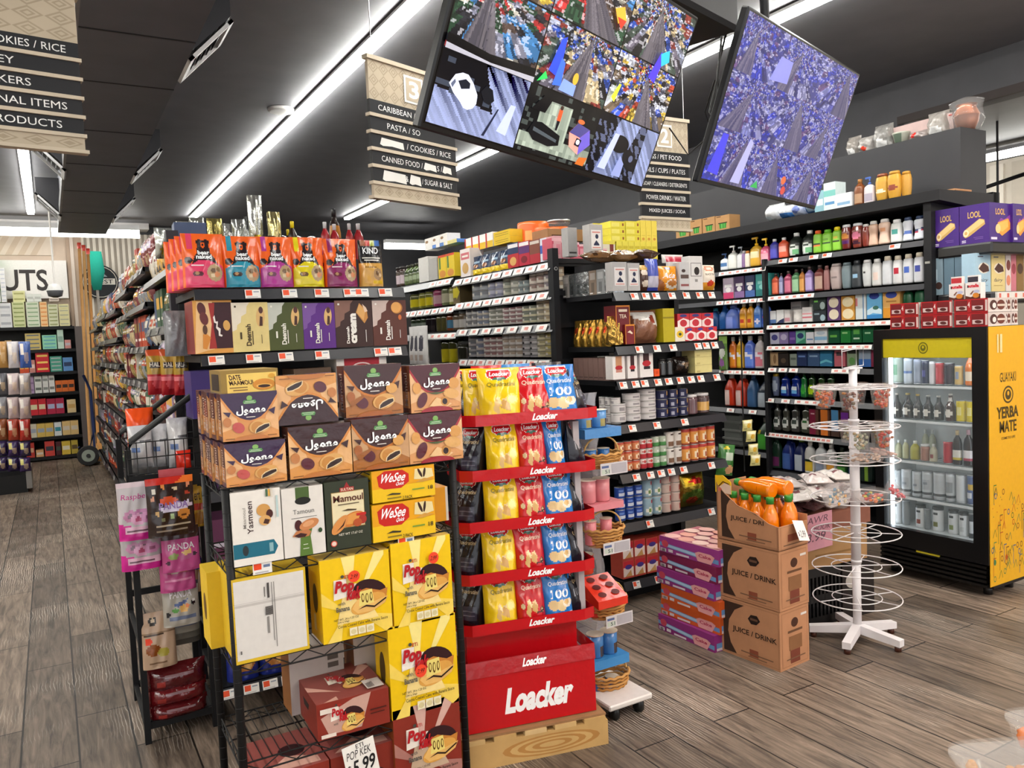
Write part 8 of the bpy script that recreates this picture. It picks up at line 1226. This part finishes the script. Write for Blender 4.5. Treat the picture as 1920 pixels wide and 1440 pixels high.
# ================================================================== magenta and orange tray cartons
PP = Plane(2.82,3.373,-math.pi/2+.03); L_,D_,hb = .425,.3,.0885
cols = [('8e2f78','magenta'),('d45a24','orange'),('d75c26','orange'),('8f3079','magenta'),('7a2048','wine red'),('9a3a86','magenta')]
for k,(c,cn_) in enumerate(cols):
    op = [('p',[(0,.62),(1,.4),(1,.14),(0,.4)],'6a94c4'),('p',[(.15,.55),(.66,.44),(.66,.28),(.15,.4)],'a8c4dc'),('e',.1,.56,.06,.22,'c8485a'),('p',[(.62,.5),(.68,.62),(.88,.62),(.94,.5),(.88,.02),(.66,.05)],'e2a0a0'),('t','Cake',.68,.3,.88,.5,'b83a5a',0,.03),('r',.02,.06,.12,.26,'d8ccd0'),('r',.16,.1,.24,.28,'d8ccd0'),('r',.3,.06,.52,.18,'d8ccd0')]+bar(.03,.08,7,.08,.16)
    b = MB().box(0,L_,0,D_,0,hb-.0015,c,'print',top='d8a8a4' if k == 5 else None); b.art((0,0,0),(L_,0,0),(0,0,hb-.0015),op); b.art((L_,0,0),(0,D_,0),(0,0,hb-.0015),[('r',.05,.2,.3,.5,'6a94c4'),('r',.05,.05,.2,.2,'d8ccd0')])
    if k == 5: b.art((0,0,hb-.0015),(L_,0,0),(0,D_,0),[('r',.01,.02,.99,.98,'b86a7a')]+[('e',.14+.24*i+(.1 if j % 2 else 0),.14+.24*j,.115,.125,('eab8b0','e8a898','f0ccc0')[(i+j) % 3]) for j in range(4) for i in range(4 if j % 2 == 0 else 3)],eps=.0006)
    o = b.obj('cake_tray_carton'); o.location = PP.pos(.012*((k*7) % 3-1),k*hb,.006*((k*5) % 3)); o.rotation_euler = (0,0,PP.a+.012*((k*3) % 4-1.5)); tag(o,f"{cn_} tray carton, {('lowest', 'second from the floor', 'third from the floor', 'fourth from the floor', 'fifth from the floor', 'topmost')[k]} in the stack by the juice",'carton')
# ================================================================== packs on boxes behind the spinner
TB = Plane(3.36,2.92,-.1)
cz_ = .32; b = MB(); W3,D3 = .33,.3
for a,c,e_,f_ in ((0,W3,0,.012),(0,W3,D3-.012,D3),(0,.012,0,D3),(W3-.012,W3,0,D3)):
    b.box(a,c,e_,f_,0,.05,'141416','plastic').box(a,c,e_,f_,cz_-.05,cz_,'141416','plastic')
for i in range(12): x = .012+i*(W3-.03)/11; b.box(x,x+.012,0,.012,.05,cz_-.05,'141416','plastic').box(x,x+.012,D3-.012,D3,.05,cz_-.05,'141416','plastic')
for i in range(10): y = .012+i*(D3-.03)/9; b.box(0,.012,y,y+.012,.05,cz_-.05,'141416','plastic').box(W3-.012,W3,y,y+.012,.05,cz_-.05,'141416','plastic')
b.box(0,W3,0,.012,.13,.17,'141416','plastic').box(0,W3,0,D3,0,.01,'141416','plastic').box(.02,W3-.02,.05,D3-.02,.01,.2,'1c1a1a','plastic'); o = b.obj('crate'); o.location = TB.pos(.02,0); o.rotation_euler = (0,0,TB.a); tag(o,'black plastic crate on the floor behind the white spinner','crate')
def tbox(s0,w,d,z0,h,c,name,lb,ops=(),back=0.0):
    o = build(name,carton(w,h,d,c,ops,m='card')); o.location = TB.pos(s0+w/2,z0,back); o.rotation_euler = (0,0,TB.a); tag(o,lb,name.split('_')[-1]); return o
tbox(.0,.55,.34,cz_+.001,.2,'a88258','cardboard_box','tan cardboard box on the black crate',[('r',.3,.3,.8,.36,'8a6840'),('r',.2,.6,.3,.9,'8a6840')])
tbox(.36,.24,.3,0,.3,'2a2422','carton','dark carton on the floor beside the black crate',[('e',.3,.7,.2,.14,'b8b0a8')])
tbox(-.02,.6,.42,cz_+.203,.09,'8a5a4a','cardboard_box','flat display carton holding the wrapped white packs')
ps = MB().box(0,.26,0,.002,0,.2,'d89aa8'); ps.art((0,0,0),(.26,0,0),(0,0,.2),[('t','ESAWR',.1,.74,.9,.92,'6a4a58',0,0,.03),('t','BOOK',.5,.52,.95,.66,'6a4a58',0,0,.03),('t','$3.99',.12,.2,.8,.48,'6a4a58',0,.01,.05)]); o = ps.obj('paper_sign'); o.location = TB.pos(.02,.42,-.012); o.rotation_euler = (.06,-.06,TB.a); tag(o,'pink handwritten paper sign below the wrapped white packs','sign')
pz = cz_+.294; rr = random.Random(11)
for i in range(17):
    lay = 0 if i < 8 else 1 if i < 14 else 2; j = i if lay == 0 else i-8 if lay == 1 else i-14; n_ = (8,6,3)[lay]
    x = (j % (n_//2 if lay < 2 else 3)+.5)*.58/(n_//2 if lay < 2 else 3); y = .08+.2*(j//(n_//2)) if lay < 2 else .15
    c = ('cfc4c0','d8ccc8','c4b4b0','4a2a2c','d9d2cc','b8a4a0')[rr.randrange(6)]
    o = build('wrapped_pack',pouch(.15,.17,.055,c,[('r',.2,.3,.5,.5,'8a5a60'),('e',.7,.6,.14,.1,'a88a88')],'pillow',nx=10,nz=12,m='film',crease=.006,seed=i)); o.location = TB.pos(x,pz+.06*lay+.055,y); o.rotation_euler = (-math.pi/2+.12,rr.uniform(-.15,.15),TB.a+rr.uniform(-.5,.5))
    o.location += Vector((0,-.07,0)); tag(o,f"crumpled pale wrapped pack in the {('bottom', 'middle', 'top')[lay]} layer of the pile behind the spinner",'pack',f'wrapped packs layer {lay}')
# ================================================================== white wire spinner rack
sx,sy_ = 3.54,2.66; sr_ = empty('spinner_rack',(sx,sy_,0)); tag(sr_,'white wire spinner rack with round tiers and star base','rack')
WH = 'e6e2e4'; ztp = (CAM+ray(1620,690)*(sy_/ray(1620,690).y)).z
pm = MB().cyl(sx,sy_,.06,.4,.021,WH,'paint',18).cyl(sx,sy_,.4,1.12,.024,WH,'paint',18).cyl(sx,sy_,1.12,ztp,.02,WH,'paint',18)
for zz in (.41,.6,.78,1.0,1.14,1.24): pm.cyl(sx,sy_,zz,zz+.012,.027,WH,'paint',18)
local(sr_,pm,'pole')
for i in range(5):
    a = math.radians(-18+72*i+6); d = Vector((math.cos(a),math.sin(a),0)); n_ = Vector((-d.y,d.x,0)); c0 = Vector((sx,sy_,0)); v = []
    for r_,z0,z1 in ((.015,.04,.085),(.235,.028,.062)):
        for w_ in (-.021,.021): v += [c0+d*r_+n_*w_+Vector((0,0,z0)),c0+d*r_+n_*w_+Vector((0,0,z1))]
    b = MB().add(v,[(0,1,3,2),(4,6,7,5),(0,4,5,1),(2,3,7,6),(1,5,7,3),(0,2,6,4)],WH,'paint'); b.cyl(sx+d.x*.215,sy_+d.y*.215,0,.03,.017,'4a2418','plastic',12); local(sr_,b,'leg')
RG = [(.205,1.318),(.215,1.118),(.215,.945),(.215,.748),(.215,.565),(.215,.39),(.215,.225)]
for k,(r_,z) in enumerate(RG):
    b = MB(); circ = lambda r2,zz: [(sx+r2*math.cos(2*math.pi*i/40),sy_+r2*math.sin(2*math.pi*i/40),zz) for i in range(40)]
    b.tube(circ(r_,z),.0032,WH,'paint',6,True).tube(circ(r_*.56,z),.0026,WH,'paint',6,True)
    for i in range(6): a = math.pi/3*i+.3*k; b.tube([(sx+.02*math.cos(a),sy_+.02*math.sin(a),z),(sx+r_*math.cos(a),sy_+r_*math.sin(a),z)],.0026,WH,'paint',6)
    if k < 2:
        for i in range(6): a = math.pi/3*i+.3*k+.52; b.tube([(sx+.155*math.cos(a)+.052*math.cos(t*.524),sy_+.155*math.sin(a)+.052*math.sin(t*.524),z+.001) for t in range(12)],.0022,WH,'paint',5,True)
    local(sr_,b,'wire_tier')
b = MB(); u,n_ = Vector((math.cos(-.35),math.sin(-.35),0)),Vector((0,0,1)); c0 = Vector((sx,sy_,ztp+.005))
for hw,off,h_ in ((.06,0,.095),(.04,.02,.085)):
    q = [c0+u*(-hw)+Vector((0,off,0)),c0+u*hw+Vector((0,off,.012)),c0+u*hw+Vector((0,off,h_+.012)),c0+u*(-hw)+Vector((0,off,h_))]; b.tube(q,.0025,WH,'paint',6,True)
b.box(sx-.05,sx+.05,sy_-.02,sy_+.02,ztp,ztp+.008,WH,'paint'); local(sr_,b,'sign_frame')
CC = ['6a2a20','9ca088','b8341c','c83a2a','d0602a','7a4a1c']
for k,z in ((0,1.318),(1,1.118)):
    for i in range(6):
        if k == 1 and i in (1,2): continue
        a = math.pi/3*i+.3*k+.52; x,y = sx+.155*math.cos(a),sy_+.155*math.sin(a); c = CC[(i*2+k) % 6]; e = empty('candy_cup',(x,y,z-.105)); rr = random.Random(i+10*k)
        tag(e,f"clear cup of {('brown', 'grey green', 'brick red', 'red', 'orange', 'caramel')[(i*2+k) % 6]} sweets hanging from the {('top', 'second')[k]} spinner tier, {('rear right', 'rear', 'rear left', 'front left', 'front', 'front right')[i]} hole",'cup')
        MB().loft([(0,.034,.034),(.1,.048,.048),(.106,.055,.055),(.112,.055,.055),(.113,.045,.045)],18,'d9d4d0','clear').obj('plastic_cup',e)
        f_ = MB()
        for q in range(34):
            zz = rr.uniform(.008,.085); r2 = (.026+.1*zz)*math.sqrt(rr.random()); t = rr.uniform(0,6.28); cc = mixc(c,rr.choice(('3a6a2a','e8a03a','f0d8c0',c,c)),rr.uniform(0,.6)); s_ = rr.uniform(.006,.011)
            f_.loft([(zz-s_*.7,s_*.6,s_*.6),(zz,s_,s_),(zz+s_*.7,s_*.6,s_*.6)],6,cc,'gloss',cx=r2*math.cos(t),cyy=r2*math.sin(t))
        o = f_.obj('sweets',e); o['kind'] = 'stuff'; MB().loft([(.113,.053,.053),(.117,.053,.053)],18,'e0b8a8','sheer').obj('lid',e)
def clam(x,y,z,c,lb,rot=(0,0,0),w=.15,d=.11,h=.035,n=26,cols_=('d9b07a','c08a5a')):
    e = empty('candy_tub',(x,y,z)); e.rotation_euler = rot; tag(e,lb,'tub'); rr = random.Random(int(x*1000+z*77))
    MB().loft([(0,w*.42,d*.42),(h,w*.5,d*.5)],20,'d9d4d2','clear',e=5).obj('plastic_tub',e); MB().loft([(h,w*.52,d*.52),(h+.004,w*.52,d*.52),(h+.012,w*.42,d*.42)],20,'e0dcda','sheer',e=5).obj('lid',e)
    f_ = MB()
    for q in range(n): s_ = rr.uniform(.008,.013); xx,yy,zz = rr.uniform(-w*.34,w*.34),rr.uniform(-d*.32,d*.32),rr.uniform(.006,h*.8); f_.loft([(zz-s_*.5,s_*.7,s_*.5),(zz,s_*1.5,s_*.6),(zz+s_*.5,s_*.7,s_*.5)],6,rr.choice(cols_),'gloss',cx=xx,cyy=yy)
    f_.obj('sweets',e)['kind'] = 'stuff'
clam(sx-.06,sy_-.1,.95,'a','wide flat tub of pale sticks on the third spinner tier',(0,0,.1),.26,.13,.045,40,('b08a70','c9a890','9a7a60'))
clam(sx+.15,sy_-.04,.955,'a','tub of pink sticks tilting off the third spinner tier',(0,.3,-.4),.17,.11,.035,26,('c89080','d8b0a0'))
clam(sx-.16,sy_-.02,.755,'a','tub of blue and orange sweets on the fourth spinner tier',(0,-.35,.5),.17,.13,.05,30,('3a7a9a','d9942a','d9c4a0'))
clam(sx-.05,sy_-.13,.753,'a','tub of mixed sour worms at the front of the fourth spinner tier',(0,0,.1),.17,.12,.05,34,('e0742a','d8c83a','4a8a6a','d84a3a'))
clam(sx+.05,sy_+.1,.753,'a','tub of brown sweets at the back of the fourth spinner tier',(-.5,0,.1),.16,.12,.045,26,('5a2a24','6a3a30'))
clam(sx+.165,sy_-.1,.756,'a','tilted tub of bright pink jelly on the fourth spinner tier',(.75,.3,.3),.13,.11,.04,30,('e0404a','e86070'))
# ================================================================== far end of the grey aisle
BK = Plane(0,14.65,0); bu = empty('back_shelving',(-1.2,14.8,0)); tag(bu,'black shelving unit under the cream wall sign','shelving')
bx0,bx1 = -2.6,BK.hit(146,700).x
local(bu,MB().box(bx0,bx1,14.96,15.0,.0,BK.z(70,613),'0f0f10','paint'),'back_panel'); local(bu,MB().box(bx1,bx1+.1,14.6,15.0,0,BK.z(140,612),'5a5250','paint'),'side_panel')
BY = [613,656,699,738,779,821,858]
for y_ in BY: z = BK.z(70,y_); local(bu,MB().box(bx0,bx1,14.63,14.97,z-.045,z,'161618','paint'),'shelf')
ORDN = ['top','second','third','fourth','fifth','sixth','lowest']
def bkrow(k,items):
    y_ = BY[k]; row(BK,((0,y_),(140,y_-1)),f'on the {ORDN[k]} back wall shelf',items,.02)
bx_ = lambda c,c2: ct(c,[('r',.1,.35,.9,.65,c2)],.2)
bkrow(0,[(0,24,568,1,'tea_box','white and grey box in a stack',bx_('d9dadb','a8aab0'),1,3),(25,49,566,1,'tea_box','pale green box in a tall stack',bx_('c9cf9c','8a9a5a'),1,6),(51,76,566,1,'tea_box','mint white box in a tall stack',bx_('d0d8c0','8aa880'),1,6),(77,91,566,1,'tea_box','peach box in a tall stack',bx_('e8c08a','d98a4a'),1,6),(92,111,570,1,'tea_box','light olive box in a stack',bx_('c9ccaa','8a905a'),1,6),(112,132,570,1,'tea_box','yellow grey box in a stack',bx_('d0ca98','a8a890'),1,5)])
row(BK,((0,566),(140,565)),'higher up above the back shelves',[(-14,2,480,1,'tea_box','bright green box',ct('6ad84a',[('r',.6,0,1,1,'e6e8e4')],.2),1,9),(3,13,502,1,'tea_box','white box in a column',bx_('e4e4e4','c4c8d0'),1,8),(24,48,545,1,'tea_box','pale yellow box',bx_('d9d8a0','a8a86a'),1,2),(50,78,551,2,'tea_box','white slim box',bx_('d8dcd4','b8bcb4')),(92,111,558,1,'tea_box','grey brown box',bx_('c4b8ac','8a8078'))],.03)
bkrow(1,[(10,22,638,2,'tea_box','brown and tan box',bx_('a88a5a','7a4a2a')),(24,46,640,1,'tea_box','cream and rust box',bx_('cfc09a','b05a34')),(48,78,625,1,'tea_box','yellow and grey box',bx_('c4b06a','6a7078'),1,4),(80,108,628,1,'tea_box','aqua green box',bx_('8ac8a8','5a9ab0'),1,4),(109,121,618,1,'tea_box','pale mint carton',bx_('b8d0c0','8aa89a')),(122,134,637,1,'tea_box','pink and grey box',bx_('c88a84','b8b0b8'))])
bkrow(2,[(37,55,678,2,'tea_box','red and orange box',bx_('d0502c','e8b04a')),(56,67,675,1,'tea_box','dusty pink box',bx_('c4847a','e0c8bc')),(68,94,661,1,'tea_box','scarlet and yellow box',bx_('c02430','e8c060'),1,3),(95,118,668,1,'tea_box','teal striped box',bx_('4a9a84','a8b0b0'),1,4),(119,138,670,1,'tea_box','blue box',bx_('5a8ac0','2a3a5a')),])
bkrow(3,[(47,65,699,2,'tea_box','lilac box',bx_('a890b0','8a7094'),1,3),(66,80,705,1,'tea_box','white tea carton with dark mark, left one',bx_('d4d6d0','6a706a'),1,2),(81,92,704,1,'tea_box','white tea carton with dark mark, middle one',bx_('d8d8d4','8a8e8a'),1,2),(93,104,702,1,'tea_box','white tea carton with dark mark, right one',bx_('dcdcd8','7a7e7a'),1,2),(105,141,713,3,'tea_box','orange and black carton',bx_('d0682a','3a2a20'))])
bkrow(4,[(43,56,750,1,'coffee_bag','yellow and blue bag',bx_('d8a03a','4a7090')),(57,88,748,2,'coffee_bag','red bag with cream arch',bx_('c42430','d8cfa8')),(89,122,747,2,'coffee_bag','red bag with lilac arch',bx_('a82444','a8b0d0')),(127,144,749,1,'coffee_bag','cream and orange bag',bx_('d8c090','c8a060'))])
bkrow(5,[(44,70,796,2,'coffee_bag','white and gold bag',bx_('cfc6b0','9aa0b0')),(70,102,794,2,'coffee_bag','gold topped grey bag',bx_('d0b05a','9aa4b0')),(103,117,792,1,'coffee_bag','white and teal bag',bx_('d8dcdc','3a8a9a')),(118,149,789,2,'coffee_bag','cream bag with orange top',bx_('d9b87a','d0c4b0'))])
bkrow(6,[(50,66,831,1,'coffee_bag','red bag in shade',bx_('b83a30','d0a080')),(68,83,844,1,'coffee_bag','small orange and white box',bx_('d0a070','d8ccc0')),(85,104,827,1,'coffee_bag','coral red bag',bx_('c8443c','3a3a44')),(106,116,828,1,'coffee_bag','dark maroon bag',bx_('4a2028','3a4a40')),(117,134,827,1,'coffee_bag','yellow and cream bag',bx_('d0b040','d8d0b8')),(135,148,825,1,'coffee_bag','olive yellow bag',bx_('b09a3c','5a4a2c'))])
# brooms on the gondola end and a hand truck
BR_ = Plane(.3,13.6,0)
for i,(px,pt,pb,c,hc,lb) in enumerate(((148,455,575,'d9a468','b83a2c','leftmost pale wooden broom stick with red cap'),(155,455,578,'dfae72','b83a2c','second pale wooden broom stick with red cap'),(162,457,575,'d49a5c','b83a2c','rightmost pale wooden broom stick with red cap'))):
    a,b = BR_.hit(px,pt),BR_.hit(px+4,pb+40); a += Vector((.02*i,.3*i,0)); b += Vector((.02*i,.3*i,0)); b.z = .25; e = empty('broom',b); tag(e,lb,'broom'); MB().tube([(0,0,0),a-b],.022,c,'card',8).obj('stick',e); MB().tube([(a-b)-Vector((0,0,.09)),(a-b)],.028,hc,'plastic',8).obj('cap',e); MB().loft([(-.25,.12,.04),(0,.05,.03)],10,c,'cloth').obj('bristle_head',e)
a,b = BR_.hit(184,535)+Vector((.05,1.0,0)),BR_.hit(190,640)+Vector((.05,1.0,0)); b.z = 0.001; e = empty('broom',b); tag(e,'upturned teal green broom standing among the sticks','broom'); MB().loft([((a-b).z,.06,.05),((a-b).z+.3,.13,.06),((a-b).z+.62,.1,.05)],12,'2a9a86','cloth').obj('bristle_head',e); MB().tube([(0,0,0),(0,0,(a-b).z)],.02,'d9d4cc','plastic',8).obj('stick',e)
HT = Plane(.3,13.4,0); p = HT.hit(165,846); e = empty('hand_truck',(p.x,13.4,0)); tag(e,'hand truck with a pale wheel parked at the aisle end','hand truck')
w_ = MB().loft([(-.03,.14,.14,'2a2a2a'),(-.025,.15,.15,'2a2a2a'),(.025,.15,.15,'2a2a2a'),(.03,.14,.14,'2a2a2a')],22).loft([(-.035,.09,.09,'aab4a6'),(.035,.09,.09,'aab4a6')],20).loft([(-.045,.03,.03,'3a3a3a'),(.045,.03,.03,'3a3a3a')],10).obj('wheel',e); w_.rotation_euler = (math.pi/2,0,0); w_.location = (0,0,.16)
MB().tube([(-.12,0,.3),(0,.06,.18),(.1,.06,.5),(.1,.06,1.1),(.02,.06,1.35)],.02,'2a3a6a').tube([(.1,.3,.1),(.1,.3,1.1),(.02,.3,1.35)],.02,'2a3a6a').box(-.05,.15,.05,.3,.02,.04,'2a2a2a','paint').obj('frame',e)
# candy clip stand at the aisle's other side
DP = Plane(-.9,11.4,0); dl = empty('candy_stand',(DP.hit(20,800).x,11.5,0)); tag(dl,'dark stand of hanging candy bags at the picture edge','stand')
dx0,dx1 = DP.hit(-40,800).x,DP.hit(52,800).x; zt_ = DP.z(20,640)
local(dl,MB().box(dx0,dx1-.05,11.45,11.95,0,.22,'151516','paint').box(dx1-.06,dx1,11.42,12.0,.05,.3,'7a7672','plastic'),'base'); local(dl,MB().box(dx0,dx1-.05,11.9,11.95,.22,zt_,'1b1b20','paint'),'back_panel')
rowsd = [(690,640,('b88a4a','c9c4c8','3a5aa0')),(740,700,('5a5a60','c9b8b8','b0a8a8')),(785,745,('8a8a90','c4b0b0','b8a4a4')),(826,786,('8a4a24','a83a24','b02a20')),(856,828,('2a1c48','3a2658','2a1c48')),(884,858,('33204f','2a1c48','3a2658'))]
for j,(yb,yt,cs) in enumerate(rowsd):
    for i,c in enumerate(cs):
        xa,xb = (-8+22*i,14+22*i) if j != 3 else (-8+22*i,14+22*i); cn_ = {'b8': 'tan','c9': 'pale','3a': 'violet','5a': 'grey','b0': 'dusty','8a': 'brown','c4': 'rosy','a8': 'red','2a': 'dark purple','33': 'deep purple'}[c[:2]]
        bag(DP,xa,xb,yb,yt,'candy_bag',f"{cn_} candy bag, {('first', 'second', 'third')[i]} in the {ORDN[j]} row of the dark stand",c,[('r',.15,.5,.4,.9,'c9c06a' if j > 3 else 'e0d8d0'),('e',.6,.4,.25,.2,mixc(c,'e0c090',.4))],-.02*i,.1,'pillow',nx=10,nz=12,m='film')
# ================================================================== snack tubs on the counter in the near corner
q = at_z(1850,1455,.93); ct_ = MB().box(q.x,q.x+1.2,q.y-1.2,q.y-.005,0,.93,'b9b4ae','paint',bev=.01); o = ct_.obj('counter'); tag(o,'pale counter corner with snack tubs below the picture edge','counter')
def tub(px,py,w,d,lb,cols_,n,rz):
    p = at_z(px,py,.932); e = empty('snack_tub',p,rz); tag(e,lb,'tub'); rr = random.Random(n); h = .055
    MB().loft([(0,w*.44,d*.44),(h,w*.5,d*.5),(h+.004,w*.53,d*.53),(h+.008,w*.53,d*.53)],28,'dcd8d4','clear',e=5).obj('plastic_tub',e); MB().loft([(h+.009,w*.53,d*.53),(h+.014,w*.53,d*.53),(h+.02,w*.45,d*.45)],28,'e4e0dc','sheer',e=5).obj('lid',e); f_ = MB()
    for i in range(n): s_ = rr.uniform(.009,.014); f_.loft([(rr.uniform(.012,h*.55),s_*.5,s_*.5),(0,0,0)][:1]+[(h*.6+rr.uniform(0,.01),s_,s_*.8),(h*.75+rr.uniform(0,.01),s_*.5,s_*.5)],6,rr.choice(cols_),'gloss',cx=rr.uniform(-w*.36,w*.36),cyy=rr.uniform(-d*.36,d*.36))
    f_.obj('snacks',e)['kind'] = 'stuff'
tub(2030,1445,.17,.15,'clear tub of bright orange snacks, farther one on the counter',('f08a0c','f8a820','e87408'),60,-.5)
tub(1950,1520,.2,.15,'clear tub with amber snacks, nearer one on the counter',('b8742a','c98a3a','8a6a4a'),40,-.5)
